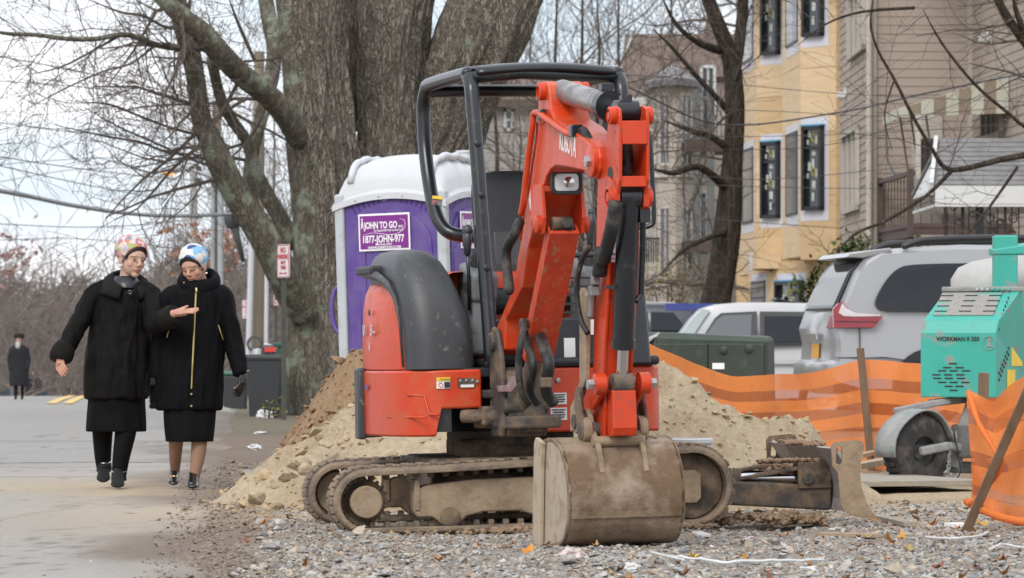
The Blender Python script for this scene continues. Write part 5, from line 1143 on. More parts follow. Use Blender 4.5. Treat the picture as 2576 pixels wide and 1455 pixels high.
# --- branches of a tree standing outside the picture on the right
DR = 48.
t4 = thing('verge_tree', V((PX(2860, DR), DR, .1)), 'bare verge tree whose thin budding branches hang before the tan house', 'tree')
b = MB(); bough(b, [(2865,1130,DR,110),(2855,900,DR,95),(2840,600,DR,85),(2800,300,DR,75),(2740,100,DR,60),(2680,-60,DR,50)], 12, .1); b.build('trunk', 'bark_dark', t4, smooth=True)
l4 = [[(2830,560,DR,30),(2720,460,DR-.3,22),(2620,395,DR-.6,18),(2540,398,DR-.8,16),(2470,415,DR-1,15),(2405,428,DR-1.1,14),(2372,418,DR-1.1,12),(2345,375,DR-1.2,10),(2300,300,DR-1.3,9),(2250,200,DR-1.4,8),(2210,130,DR-1.5,7),(2190,60,DR-1.6,6),(2200,-20,DR-1.7,5)],
 [(2395,428,DR-1.1,12),(2345,480,DR-1.2,10),(2290,520,DR-1.3,9),(2220,560,DR-1.4,8),(2150,590,DR-1.5,7),(2080,660,DR-1.6,5)],
 [(2790,280,DR,34),(2680,200,DR-.2,30),(2600,130,DR-.4,26),(2555,75,DR-.5,24),(2520,20,DR-.6,22),(2490,-40,DR-.7,20)],
 [(2600,130,DR-.4,16),(2560,40,DR-.6,15),(2545,-30,DR-.7,13)],
 [(2700,330,DR-.2,16),(2600,330,DR-.5,11),(2530,280,DR-.7,9),(2450,210,DR-.9,8),(2370,110,DR-1,7),(2320,20,DR-1.1,6)],
 [(2560,420,DR-.8,9),(2490,520,DR-.9,7),(2420,610,DR-1,6),(2380,690,DR-1.1,4)],[(2250,200,DR-1.4,5),(2225,290,DR-1.5,4),(2245,380,DR-1.5,3)],[(2300,20,DR-1,9),(2170,30,DR-1.2,7),(2080,60,DR-1.4,5),(2000,120,DR-1.5,4)]]
b = MB(); ll = []
for l_ in l4: q = MB(); ll.append(bough(q, l_, 7, .08)); q.build('branch', 'bark_dark', t4, smooth=True)
for i, l_ in enumerate(ll): side_growth(b, l_, rg, 6 if i in (0,4) else 5, 1.0, 1, bias=(-.6,-.1,.1), t0=.25, up=.2, rmin=.0020, rr=.35)
b.build('twigs', 'twig', t4, kind='stuff')
# --- bare trees between and behind the houses
MID = [(1395,96,11,21),(1462,104,12.5,22),(1330,118,12,23),(1560,112,13,24),(1690,120,14,25),(1250,112,11,26),(1500,90,9.5,31)]
LAB = ['bare tree standing behind the roll bar and boom','taller bare tree right behind the excavator boom tip','bare tree rising beside the leaning maple stem','bare tree before the brown shingled roof','bare tree rising behind the stucco bay window','slim bare tree half hidden by the maple','smaller bare tree before the grey house']
for i, (px, D, h, sd) in enumerate(MID): bare_tree('bare_tree', LAB[i], (PX(px, D), D, -.3), h, sd, ('bark_dark','twig_mid'), 8, r0=.12, rmin=.005, depth=2, group='bare trees between the houses', trunk_fork=.22, ln=.42)
FAR = [(55,150,6.5,41),(185,165,5.2,42),(-60,140,6,43),(455,150,7,44),(575,135,8.5,45),(690,128,12,46),(640,150,9,47),(300,190,5.5,48)]
LF = ['bare far tree at the crest of the road','small bare far tree beside the road crest','bare far tree at the left verge beyond the crest','pale bare tree behind the street lamp','bare tree crossing the utility pole','bare tree behind the mossy roadside limbs','slender bare tree behind the no-parking signs','low bare far tree between the two walkers']
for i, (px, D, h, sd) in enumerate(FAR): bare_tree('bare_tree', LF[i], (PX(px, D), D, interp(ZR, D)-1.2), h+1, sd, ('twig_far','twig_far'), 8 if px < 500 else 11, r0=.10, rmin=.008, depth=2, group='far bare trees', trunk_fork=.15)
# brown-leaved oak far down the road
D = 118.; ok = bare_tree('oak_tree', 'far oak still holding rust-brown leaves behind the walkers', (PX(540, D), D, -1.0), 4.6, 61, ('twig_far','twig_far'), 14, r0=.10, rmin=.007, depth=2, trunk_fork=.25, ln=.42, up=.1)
b = MB(); cols = []; rg2 = random.Random(4)
for k in range(2600):
    a = rg2.uniform(0, 6.28); q = rg2.random()**.5; px = 490+q*150*math.cos(a)*.8; py = 632+q*72*math.sin(a); 
    if nz(px*.02, py*.03, 1.7) < -.05: continue
    p = P(px, py, D+rg2.uniform(-2, 2)); r = rg2.uniform(.04, .085); n_ = V((rg2.gauss(0,1), rg2.gauss(0,1), rg2.gauss(0,1))).normalized(); u = n_.orthogonal().normalized(); v = n_.cross(u)
    c = rg2.choice([(.30,.16,.11),(.36,.21,.15),(.25,.135,.10)])
    i0 = len(b.v); b.v += [p+u*r, p+v*r*.6, p-u*r, p-v*r*.6]; b.f.append((i0,i0+1,i0+2,i0+3)); cols += [c]*4
b.build('foliage', 'leaf_mix', ok, cols=cols, kind='stuff')
b = MB(); cols = []
for k in range(420):
    px = rg2.gauss(20, 40); py = rg2.gauss(650, 30); D = 152+rg2.uniform(-2,2); p = P(px, py, D); r = rg2.uniform(.06,.12); n_ = V((rg2.gauss(0,1), rg2.gauss(0,1), rg2.gauss(0,1))).normalized(); u = n_.orthogonal().normalized(); v = n_.cross(u); c = rg2.choice([(.30,.17,.13),(.26,.14,.11)])
    if px > 130 or nz(px*.03, py*.04, 3) < -.1: continue
    i0 = len(b.v); b.v += [p+u*r, p+v*r*.6, p-u*r, p-v*r*.6]; b.f.append((i0,i0+1,i0+2,i0+3)); cols += [c]*4
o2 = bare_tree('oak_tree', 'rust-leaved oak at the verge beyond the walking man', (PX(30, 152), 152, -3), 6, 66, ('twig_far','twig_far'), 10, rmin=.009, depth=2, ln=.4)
b.build('foliage', 'leaf_mix', o2, cols=cols, kind='stuff')
# --- the far wood: one mass of bare trunks
b = MB(); rg2 = random.Random(9)
for k in range(520):
    D = rg2.uniform(200, 420); px = rg2.uniform(-60, 900); x = PX(px, D); z0 = max(hillz(x, D) if D > 290 else interp(ZR, D), -10)-.5
    top = PZ(rg2.gauss(768 if px < 330 else 735, 24), D); h = max(2.5, top-z0); p = V((x, D, z0)); d = V((rg2.gauss(0,.08), 0, 1)).normalized(); r = .05+.008*h
    n_ = 5; pts = [p+d*h*i/n_+V((rg2.gauss(0,.2), 0, 0))*(i > 0) for i in range(n_+1)]; b.tube(pts, [r*(1-.85*i/n_) for i in range(n_+1)], 3, cap=False)
    for j in range(10):
        t = rg2.uniform(.05, 1); q = p+d*h*t; ln_ = h*rg2.uniform(.10,.28); dd = V((rg2.gauss(0,1), rg2.gauss(0,.5), rg2.uniform(.1,1.3))).normalized()
        pts = [q, q+dd*ln_*.5, q+dd*ln_+V((rg2.gauss(0,.15), 0, ln_*.15))]; b.tube(pts, [r*.4,r*.3,.02], 3, cap=False)
        for m_ in range(4):
            dd2 = (dd+V((rg2.gauss(0,.8), 0, rg2.gauss(0,.6)))).normalized(); b.tube([q+dd*ln_*rg2.uniform(.3,1), q+dd*ln_*.6+dd2*ln_*.8], [.03,.015], 3, cap=False)
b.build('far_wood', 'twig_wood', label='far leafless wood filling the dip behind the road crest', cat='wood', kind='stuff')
# ================================================================== houses
M('tan_siding', (.37,.305,.255), .75, var=.07, vs=1.5, bump=.001, bs=30); M('tan_trim', (.44,.40,.355), .7, var=.06); M('cream_paint', (.48,.45,.40), .6, var=.06)
M('plywood', (.53,.36,.185), .8, var=.18, vs=1.2, col2=(.61,.435,.245), stretch=(1,1,9), dirt=(.30,.16,.06), damt=.14, ds=2.2, soft=.1)
M('plywood_pale', (.60,.43,.25), .8, var=.18, vs=1.2, col2=(.69,.52,.34), stretch=(1,1,9), dirt=(.33,.19,.08), damt=.12, ds=2.2, soft=.1)
M('house_wrap', (.60,.585,.63), .55, var=.06, vs=3, bump=.01, bs=6)
M('window_black', (.012,.014,.018), .4, var=.1); glass_mat('dark_glass', (.018,.022,.026), .08); glass_mat('grey_glass', (.10,.11,.12), .1); glass_mat('sky_reflect_glass', (.22,.235,.25), .08)  # palest street-side glass carries the reflected sky in its colour
M('curtain', (.46,.47,.48), .8, var=.12, vs=6, stretch=(6,6,.4)); M('yellow_sticker', (.30,.255,.06), .6); M('white_tape', (.45,.49,.44), .7); M('blue_tape', (.10,.32,.50), .6)
M('stucco', (.47,.41,.345), .85, var=.07, vs=1.2, bump=.004, bs=20); M('stucco_trim', (.56,.51,.45), .8, var=.05); M('grey_house', (.35,.32,.305), .8, var=.06, vs=1)
M('brown_roof', (.12,.085,.074), .9, var=.4, vs=4, col2=(.20,.145,.122)); M('grey_roof', (.21,.205,.205), .9, var=.2, vs=5); M('white_paint', (.60,.60,.59), .55, var=.05); M('brown_rail', (.085,.055,.048), .6, var=.15); M('iron', (.012,.012,.014), .45)
M('brick_dull', (.20,.16,.14), .9, var=.25, vs=6, bump=.004, bs=20); M('awning_cream', (.46,.45,.37), .8, var=.06); M('awning_brown', (.25,.195,.14), .8, var=.08); M('green_col', (.14,.145,.14), .7, var=.1)
def wallframe(A, B): return frame(V((A[0],A[1],0)), (B[0]-A[0], B[1]-A[1], 0), (0,0,1))
def wlen(A, B): return math.hypot(B[0]-A[0], B[1]-A[1])
def hit(A, B, px):
    """distance along a wall (and depth) at a picture column"""
    k = (px-1288)/FPX; ax, ay = A; dx, dy = B[0]-A[0], B[1]-A[1]; t = (k*ay-ax)/(dx-k*dy); return t*wlen(A, B), ay+dy*t
def wall(par, A, B, z0, z1, mat, name='wall', th=.18): return MB(wallframe(A, B)).prism([(0,z0),(wlen(A,B),z0),(wlen(A,B),z1),(0,z1)], Matrix.Identity(4), -th, 0).build(name, mat, par)
def siding(w_, A, B, z0, z1, mat, step=.15):
    L_ = wlen(A, B); F_ = wallframe(A, B); b = MB(F_); b.add([(0,0,.003),(L_,0,.003),(L_,0,.022),(0,0,.022),(0,step+.02,.003),(L_,step+.02,.003),(L_,step+.02,.007),(0,step+.02,.007)], [(3,2,1,0),(4,5,6,7),(0,1,5,4),(1,2,6,5),(2,3,7,6),(3,0,4,7)])
    o = b.build('siding_board', mat, w_); o.location = (0,0,z0)
    k = int((z1-z0)/step)
    for i in range(1, k):
        c = o.copy(); COL.objects.link(c); c.location = (0,0,z0+i*step)
def window(par, F_, x, z, w_, h, fr='white_paint', gl='dark_glass', mull=(), bars=(), fw=.06, d=.06, base=.025, extra=None, nm='window'):
    o = MB(F_)
    for c, s in (((x+fw/2,z+h/2),(fw,h)),((x+w_-fw/2,z+h/2),(fw,h)),((x+w_/2,z+fw/2),(w_,fw)),((x+w_/2,z+h-fw/2),(w_,fw))): o.box((*c, base+d/2), (*s, d))
    o = o.build(nm, fr, par)
    MB(F_).box((x+w_/2, z+h/2, base+.008), (w_-fw, h-fw, .012)).build('pane', gl, o)
    for m_ in mull: MB(F_).box((x+w_*m_, z+h/2, base+d*.4), (fw*.7, h-fw, d*.7)).build('mullion', fr, o)
    for m_ in bars: MB(F_).box((x+w_/2, z+h*m_, base+d*.4), (w_-fw, fw*.8, d*.65)).build('rail', fr, o)
    return o
# --------------------------------------------------------------- tan clapboard house
th_ = thing('clapboard_house', V((7.5, 70, 0)), 'tan clapboard house with striped awning and brown balcony rails', 'house')
FW0, K1, K2, FW3 = (6.21,80.05), (6.25,73.0), (7.95,73.1), (8.62,60.0)
wA = wall(th_, FW0, K1, .0, 8.8, 'tan_siding'); wB = wall(th_, K1, K2, 0, 8.8, 'tan_siding'); wC = wall(th_, K2, FW3, 0, 8.8, 'tan_siding')
siding(wA, FW0, K1, .3, 8.7, 'tan_siding'); siding(wB, K1, K2, .3, 8.7, 'tan_siding'); siding(wC, K2, FW3, .3, 8.7, 'tan_siding')
wall(th_, FW3, (16.,60.5), 0, 8.8, 'tan_siding'); wall(th_, (16.,81.5), FW0, 0, 8.8, 'tan_siding')
b = MB(); b.loft([[V((5.3,81.4,8.8)),V((8.2,59.6,8.8)),V((16.4,60,8.8)),V((16.4,81.9,8.8))],[V((8.8,78.,11.5)),V((9.4,64.,11.5)),V((13.5,64.,11.5)),V((13.5,78.,11.5))]]); b.build('roof', 'grey_roof', th_)
for c in (K1, K2):
    MB().box((c[0]-.03, c[1]-.03, 4.4), (.12,.12,8.7)).build('corner_board', 'tan_trim', th_)
MB().cyl((6.14,72.75,0),(6.14,72.75,8.7),.055,n=10).build('drain_pipe', 'tan_trim', th_, smooth='auto')
MB().cyl((8.28,66.3,0),(8.28,66.3,8.7),.055,n=10).build('drain_pipe', 'tan_trim', th_, smooth='auto')
FA, FB, FC = wallframe(FW0, K1), wallframe(K1, K2), wallframe(K2, FW3)
for y0, y1, p0, p1 in ((325,535,2128,2166),(-40,140,2143,2182)):
    x0, D0 = hit(FW0, K1, p0); x1, D1 = hit(FW0, K1, p1); Dm = (D0+D1)/2; z0, z1 = PZ(y1, Dm), PZ(y0, Dm)
    window(wA, FA, x0, z0, x1-x0, z1-z0, 'tan_trim', 'grey_glass', (.33,.66), (), .10, .08)
x0, D0 = hit(K2, FW3, 2480); x1, D1 = hit(K2, FW3, 2530)
window(wC, FC, x0, PZ(345, D1), x1-x0, PZ(192, D1)-PZ(345, D1), 'tan_trim', 'grey_glass', (.25,.5,.75), (), .10, .08)
# flood lights
for px, py, A, B, F_, w_ in ((2130,240,FW0,K1,FA,wA),(2490,98,K2,FW3,FC,wC)):
    x, D = hit(A, B, px); z = PZ(py, D); o = MB(F_).box((x,z,.10),(.22,.11,.16)).build('flood_light', 'white_paint', w_, bevel=.02); MB(F_).box((x+.06,z+.07,.03),(.10,.14,.06)).build('bracket', 'white_paint', o, bevel=.01)
# awning over the balcony: sloping sheet, striped end, struts
zt, zb = PZ(222, 73), PZ(296, 72)
A0 = V((8.02,71.6,zt)); A1 = V((6.28,71.6,zb)); A2 = V((6.28,69.2,zb-.02)); A3 = V((8.12,69.2,zt-.02))
aw = MB().add([A0,A1,A2,A3],[(0,1,2,3)]).build('awning', 'awning_cream', th_, solid=.02)
k = 9
for i in range(k):
    t0, t1 = i/k, (i+1)/k; p0, p1 = A2.lerp(A3, t0), A2.lerp(A3, t1); d0, d1 = lerp(.12,.62,t0), lerp(.12,.62,t1)
    MB().add([p0,p1,p1-V((0,0,d1)),p0-V((0,0,d0))],[(0,1,2,3)]).build('stripe', 'awning_cream' if i % 2 == 0 else 'awning_brown', aw, solid=.015)
MB().add([A1,A2,A2-V((0,0,.16)),A1-V((0,0,.16))],[(0,1,2,3)]).build('valance', 'awning_cream', aw, solid=.015)
for x, y in ((6.5,70.9),(6.62,70.3),(6.8,69.6)): MB().cyl((x,y,zb-.05),(x+.14,y-.1,PZ(450,71)),.018,n=6).build('strut', 'green_col', aw)
MB().cyl((6.3,71.5,zb),(6.34,71.5,PZ(400,71)),.02,n=6).cyl((6.34,71.5,PZ(400,71)),(6.5,71.4,PZ(450,71)),.02,n=6).build('strut', 'green_col', aw)
# balcony
zd, zr_ = PZ(592, 71), PZ(448, 71)
bal = MB().add([V((6.32,73,zd)),V((6.5,69,zd)),V((8.2,69,zd)),V((7.95,73,zd))],[(0,1,2,3)]).build('balcony_floor', 'brown_rail', th_, solid=.16)
def rail(A, B, z0, z1, n_, par, mat='brown_rail', top=.07, names=('handrail','baluster')):
    A, B = V((*A,0)), V((*B,0))
    for z in (z0+.06, z1): MB().bar(A+V((0,0,z)), B+V((0,0,z)), top, top).build(names[0], mat, par)
    for i in range(n_+1):
        p = A.lerp(B, i/n_); MB().box((p.x,p.y,(z0+z1)/2),(.02,.02,z1-z0-.06)).build(names[1], mat, par)
rail((6.33,72.9),(6.5,69.05), zd+.05, zr_, 10, bal); rail((6.5,69.02),(8.2,69.02), zd+.05, zr_, 10, bal)
for x, y in ((6.33,72.9),(6.5,69.03)): MB().box((x,y,(zd+zr_)/2),(.10,.10,zr_-zd+.15)).build('post', 'brown_rail', bal)
MB().box((6.62,69.0,(zr_+zb)/2-.1),(.08,.08,zb-zr_)).build('awning_post', 'cream_paint', th_)
wp = MB().box((7.4,68.9,zd-.9),(1.7,.06,1.7)).build('porch_panel', 'tan_siding', th_); MB().box((6.6,68.85,zd-.9),(.08,.05,1.7)).build('frame_strip', 'brown_rail', wp)
# door beside the balcony
x0, D0 = hit(K1, K2, 2300); x1, D1 = hit(K1, K2, 2362); dr = MB(FB).box(((x0+x1)/2, PZ(430,D0), .04),(x1-x0+.1, 2.1, .06)).build('door', 'tan_trim', th_)
window(dr, FB, x0+.06, PZ(440,D0), x1-x0-.10, .62, 'brown_rail', 'dark_glass', (.33,.66), (.5,), .03, .03, .07, nm='door_light')
# entrance porch with shingled roof and wrought iron
po = thing('entrance_porch', V((7.6, 61.6, 0)), 'small gabled porch with grey shingle roof and wrought-iron screens', 'porch')
xl, yr, ye = PX(2352, 61.2), 63., 61.2; zr2, ze = PZ(352, 63), PZ(470, 61.2)
RL = V((xl+.25, yr, zr2)); EL = V((xl, ye, ze)); W = 2.4
sh = MB().add([RL, EL, EL+V((W,0,0)), RL+V((W,0,0))],[(0,1,2,3)]).build('roof_slope', 'grey_roof', po, solid=.05)
MB().add([RL, RL+V((W,0,0)), V((xl+W,64.8,ze)), V((xl,64.8,ze))],[(0,1,2,3)]).build('roof_slope', 'grey_roof', po, solid=.05)
rgh = random.Random(2); nrow = 10
for r in range(nrow):
    t0, t1 = r/nrow, (r+1.25)/nrow; cw = .30; off = .15*(r % 2); x = -off
    while x < W-.02:
        xa, xb = max(0, x), min(W, x+cw-.008); x += cw
        if xb-xa < .05: continue
        j = rgh.uniform(-.008,.008); q = []
        for (xx, tt, lift) in ((xa,t1,.012),(xb,t1,.012),(xb,t0,.034),(xa,t0,.034)):
            p = EL.lerp(RL, min(1, max(-.01, tt+j))); q.append(p+V((xx,0,0))+V((0,-.5,.86))*lift)
        MB().add(q, [(0,3,2,1)]).build('shingle', 'grey_roof', sh, solid=.008)
fa = MB().box((xl+W/2, ye-.03, ze-.12),(W,.06,.26)).build('fascia', 'white_paint', po)
for (a, c) in ((EL+V((-.05,-.02,-.03)), RL+V((-.05,0,-.03))),): MB().bar(a, c, .06, .20).build('rake_board', 'white_paint', po)
MB().add([EL+V((.03,0,-.06)), RL+V((.03,0,-.06)), V((xl+.03,64.8,ze-.06))],[(0,1,2)]).build('gable_panel', 'white_paint', po, solid=.02)
MB().box((xl+W/2, 62.9, ze-.27),(W,3.5,.04)).build('soffit', 'white_paint', po)
zf = PZ(640, 61.5); MB().box((xl+W/2, 63, zf-.1),(W,3.4,.2)).build('porch_floor', 'stucco_trim', po)
for i, px in enumerate((2378,2424,2460,2470,2530,2600)):
    x = PX(px, 61.3); MB().box((x,61.35,(zf+ze-.25)/2),(.055 if i in (2,3) else .035,.04,ze-.25-zf)).build('iron_post', 'iron', po)
for i in range(12):
    x = PX(2384+i*18, 61.3); MB().cyl((x,61.35,zf),(x,61.35,zf+.85),.010,n=6).build('iron_bar', 'iron', po)
for px, py, r in ((2400,520,.07),(2412,560,.06),(2490,550,.08),(2495,585,.07),(2515,560,.06),(2550,550,.08),(2545,588,.06),(2448,540,.06)):
    c = P(px, py, 61.3); MB().tube([c+V((r*(1-.5*t/9)*math.cos(t), 0, r*(1-.5*t/9)*math.sin(t))) for t in [i*.5 for i in range(18)]], .010, 5).build('iron_scroll', 'iron', po)
MB().bar((xl+.1,61.35,zf+.85),(xl+W,61.35,zf+.85),.03,.04).build('iron_rail', 'iron', po)
# --------------------------------------------------------------- plywood-clad house
ph = thing('plywood_house', V((6.5, 86, 0)), 'unfinished house clad in yellow plywood with taped black bay windows', 'house')
def ply_face(par, A, B, z0, z1, pale, nm='bay_face', wins=(), seed=0):
    F_ = wallframe(A, B); L_ = wlen(A, B); w_ = wall(par, A, B, z0, z1, 'plywood', nm, .10); rg_ = random.Random(seed); z = z0
    while z < z1-.05:
        h = min(1.22, z1-z); MB(F_).box((L_/2, z+h/2, .008), (L_-.012, h-.012, .012)).build('plywood_sheet', 'plywood_pale' if (pale and rg_.random() < .85) or rg_.random() < .2 else 'plywood', w_); z += h
    for x, zz, ww, hh, kind in wins:
        m_ = .11; 
        b = MB(F_); k = 10; ol = [(x-m_+.03*nz(i,seed,1), zz-.20+(hh+.36)*i/k) for i in range(k+1)]+[(x+ww+m_+.03*nz(i,seed,4), zz-.20+(hh+.36)*(1-i/k)) for i in range(k+1)]
        b.prism([(min(max(p,.0),L_),q) for p, q in ol], Matrix.Identity(4), .016, .020); b.build('house_wrap', 'house_wrap', w_)
        if kind == 'wide':
            o = window(w_, F_, x, zz, ww, hh, 'window_black', 'sky_reflect_glass', (.2,.4,.6,.8), (.72,), .05, .022, .022)
        else:
            o = window(w_, F_, x, zz, ww, hh, 'window_black', 'dark_glass', (), (.74,) if hh > 1.3 else (), .07, .10, .022)
            MB(F_).box((x+ww/2, zz+hh+.015, .08),(ww+.04,.03,.10)).build('tape', 'blue_tape', o)
            d = lambda q: q.lathe
            for zc in ((.46,.86) if hh > 1.3 else (.4,)):
                MB(F_).lathe([(ww*.09,.0),(ww*.15,.0),(ww*.15,.004),(ww*.09,.004),(ww*.09,.0)], Matrix.Translation((x+ww*.5, zz+hh*zc, .040)), 16).build('sticker', 'yellow_sticker', o)
                for sx, sz, sw, s_h in ((.28,zc+.06,.14,.10),(.62,zc-.02,.12,.10),(.5,zc-.16,.18,.10),(.46,zc-.30,.12,.12),(.2,zc-.05,.10,.06)):
                    if sz*hh < .1 or sz > .93: continue
                    MB(F_).box((x+ww*sx, zz+hh*sz, .041),(ww*sw, min(.16,hh*s_h), .004)).build('sticker', 'white_tape', o)
    return w_
def zrow(y, D): return PZ(y, D)
D1 = 80.8
bA, bB, bC = (6.16,80.2), (5.53,81.0), (5.38,84.0)
mid = (PZ(530,D1), PZ(318,D1)-PZ(530,D1)); upz = (PZ(100,D1), 2.1)
ply_face(ph, bC, bB, 2.62, 8.6, True, wins=((.75,mid[0]-.05,1.9,mid[1],'wide'),(.75,upz[0],1.9,1.9,'wide')), seed=1)
ply_face(ph, bB, bA, 2.55, 8.6, False, wins=((.13,mid[0],.56,mid[1],'tall'),(.13,upz[0]+.05,.56,1.9,'tall')), seed=2)
MB().add([V((*bA,2.56)),V((*bB,2.62)),V((*bC,2.64)),V((6.3,84.8,2.6)),V((7.2,81,2.6))],[(0,1,2,3,4)]).build('bay_soffit', 'plywood', ph, solid=.04)
D2 = 88.2
cA, cB, cC = (5.72,87.6), (5.13,88.5), (4.95,92.1)
m2 = (PZ(550,D2), PZ(358,D2)-PZ(550,D2)); u2 = PZ(140, D2)
ply_face(ph, cC, cB, 2.42, 8.6, True, wins=((.9,m2[0]-.05,2.1,m2[1],'wide'),(.9,u2,2.1,1.9,'wide')), seed=3)
ply_face(ph, cB, cA, 2.42, 8.6, False, wins=((.24,m2[0],.60,m2[1],'tall'),(.24,u2,.60,1.9,'tall')), seed=4)
MB().add([V((*cA,2.43)),V((*cB,2.43)),V((*cC,2.43)),V((6,92.8,2.43)),V((6.6,88,2.43))],[(0,1,2,3,4)]).build('bay_soffit', 'plywood', ph, solid=.04)
wl_ = wall(ph, (5.5,93.2), (6.16,80.25), 0, 8.6, 'plywood', 'front_wall')
wall(ph, (6.16,80.15), (14.,80.6), 0, 8.6, 'plywood', 'side_wall'); wall(ph, (5.4,93.2), (5.1,93.6), 0, 8.6, 'plywood', 'far_wall')
gA, gB, gC = (6.30,83.0), (5.30,86.0), (5.02,90.0)
ply_face(ph, gC, gB, 0, 2.42, True, nm='ground_floor_face', wins=((.8,1.0,2.2,1.25,'wide'),), seed=5); ply_face(ph, gB, gA, 0, 2.6, False, nm='ground_floor_face', wins=((.35,PZ(775,85),1.35,PZ(708,85)-PZ(775,85),'low'),), seed=6)
lg_ = MB().box((5.20,86.9,2.62),(.5,2.4,.30)).build('ledge', 'plywood_pale', ph); MB().box((4.95,87.7,2.64),(.03,.8,.36)).build('house_wrap', 'house_wrap', lg_)
b = MB(); b.loft([[V((4.5,94,8.6)),V((5.0,80,8.6)),V((14.4,80.2,8.6)),V((14.4,94,8.6))],[V((8.8,90,11)),V((8.8,84,11)),V((11,84,11)),V((11,90,11))]]); b.build('roof', 'brown_roof', ph)
# --------------------------------------------------------------- stucco house with bay tower
sh_ = thing('stucco_house', V((4.2, 104, 0)), 'beige stucco house with round bay under a low hipped roof', 'house')
Dn = 103.; x0, x1 = PX(1590, Dn), PX(1880, Dn)
w_ = wall(sh_, (x0,Dn), (x1,Dn+.5), -.3, 6.7, 'stucco'); wall(sh_, (x0-.2,Dn+11), (x0,Dn), -.3, 6.7, 'stucco')
F_ = wallframe((x0,Dn), (x1,Dn+.5))
tx = [(PX(px, d), d) for px, d in ((1636,102.6),(1655,101.0),(1700,100.4),(1742,101.2),(1752,102.8))]
tw = thing
for i, (A, B) in enumerate(zip(tx, tx[1:])):
    f = wall(sh_, A, B, -.3, 7.05, 'stucco', 'bay_wall'); G_ = wallframe(A, B); L_ = wlen(A, B)
    if L_ < .35: continue
    for z0, h in ((PZ(418,101), PZ(236,101)-PZ(418,101)),(PZ(690,101), PZ(520,101)-PZ(690,101))):
        window(f, G_, L_*.16, z0, L_*.68, h, 'stucco_trim', 'grey_glass', (.5,), (), .06, .05, .01)
    MB(G_).box((L_/2, PZ(440,101), .05),(L_,.14,.10)).build('string_course', 'stucco_trim', f)
b = MB(); ctr = V((PX(1698,102.6),102.6,0)); ring = [V((*p,0)) for p in tx]
b.loft([[ctr+(p-ctr)*1.28+V((0,0,7.05)) for p in ring]+[ctr+V((.6,1.2,7.05)),ctr+V((-.6,1.2,7.05))],[ctr+(p-ctr)*1.30+V((0,0,7.2)) for p in ring]+[ctr+V((.6,1.2,7.2)),ctr+V((-.6,1.2,7.2))],[ctr+(p-ctr)*.15+V((0,.6,7.75)) for p in ring]+[ctr+V((.1,1.2,7.75)),ctr+V((-.1,1.2,7.75))]]); b.build('bay_roof', 'grey_roof', sh_)
for px0, px1, y0, y1 in ((1760,1800,165,330),(1756,1796,480,620),(1600,1630,470,640)):
    xa, d = hit((x0,Dn),(x1,Dn+.5),px0); xb, d = hit((x0,Dn),(x1,Dn+.5),px1); window(w_, F_, xa, PZ(y1,d), xb-xa, PZ(y0,d)-PZ(y1,d), 'white_paint', 'grey_glass', (.5,), (.5,), .07, .06, .01)
b = MB(); b.add([V((PX(1545,106),104.2,PZ(285,104.2))),V((x1+.6,104.2,PZ(285,104.2))),V((x1+.6,108,PZ(92,108))),V((PX(1574,108),108,PZ(92,108)))],[(0,1,2,3)]); b.build('main_roof', 'brown_roof', sh_, solid=.15)
b = MB(); b.add([V((PX(1745,105),105.5,PZ(200,105))),V((PX(1880,105),105.5,PZ(200,105))),V((PX(1800,105),107,PZ(-10,105)))],[(0,1,2)]); b.build('dormer', 'brown_roof', sh_, solid=.3)
MB().bar(P(1560,190,106.5), P(1590,92,107.5), .05, .14).build('gable_trim', 'white_paint', sh_)
MB().box((PX(1585,101),103.0,PZ(258,101)),(1.1,.4,.45)).build('eave_box', 'white_paint', sh_, bevel=.1)
Dc = 99.
for px in (1752, 1788): MB().box((PX(px,Dc),Dc,3.2),(.17,.17,7.4)).build('balcony_column', 'green_col', sh_)
for y in (366, 620):
    z = PZ(y, Dc); bd = MB().box((PX(1785,Dc),Dc+1.0,z),(1.1,2.2,.28)).build('balcony_deck', 'brown_rail', sh_)
    for i in range(8): MB().box((PX(1748+i*11,Dc),Dc-.05,z+.6),(.03,.03,.95)).build('baluster', 'green_col', bd)
    MB().box((PX(1787,Dc),Dc-.05,z+1.08),(1.0,.06,.07)).build('handrail', 'green_col', bd)
for i in range(9): MB().cyl((PX(1608+i*6,Dc),Dc,PZ(660,Dc)),(PX(1608+i*6,Dc),Dc,PZ(598,Dc)),.018,n=5).build('iron_bar', 'iron', sh_)
MB().bar((PX(1605,Dc),Dc,PZ(600,Dc)),(PX(1660,Dc),Dc,PZ(600,Dc)),.03,.04).build('iron_rail', 'iron', sh_)
w2_ = wall(sh_, (PX(1790,97),97.), (PX(1885,97),97.), -.2, PZ(700,97), 'brick_dull', 'low_brick_wall')
# --------------------------------------------------------------- grey house further back
gh = thing('grey_house', V((0.6, 116, 0)), 'grey clapboard house with brown roof behind the bare trees', 'house')
Dg = 114.; gx0, gx1 = PX(1150, Dg), PX(1585, Dg)
w_ = wall(gh, (gx0,Dg), (gx1,Dg), -.5, PZ(255,Dg), 'grey_house'); siding(w_, (gx0,Dg), (gx1,Dg), -.3, PZ(262,Dg), 'grey_house', .22)
F_ = wallframe((gx0,Dg), (gx1,Dg))
for px0, px1, y0, y1 in ((1268,1292,215,330),(1240,1262,470,560),(1470,1500,330,420),(1330,1352,480,560)):
    if y0 < 260: y0 = 275
    xa, d = hit((gx0,Dg),(gx1,Dg),px0); xb, d = hit((gx0,Dg),(gx1,Dg),px1); window(w_, F_, xa, PZ(y1,d), xb-xa, PZ(y0,d)-PZ(y1,d), 'white_paint', 'grey_glass', (), (.5,), .07, .06, .02)
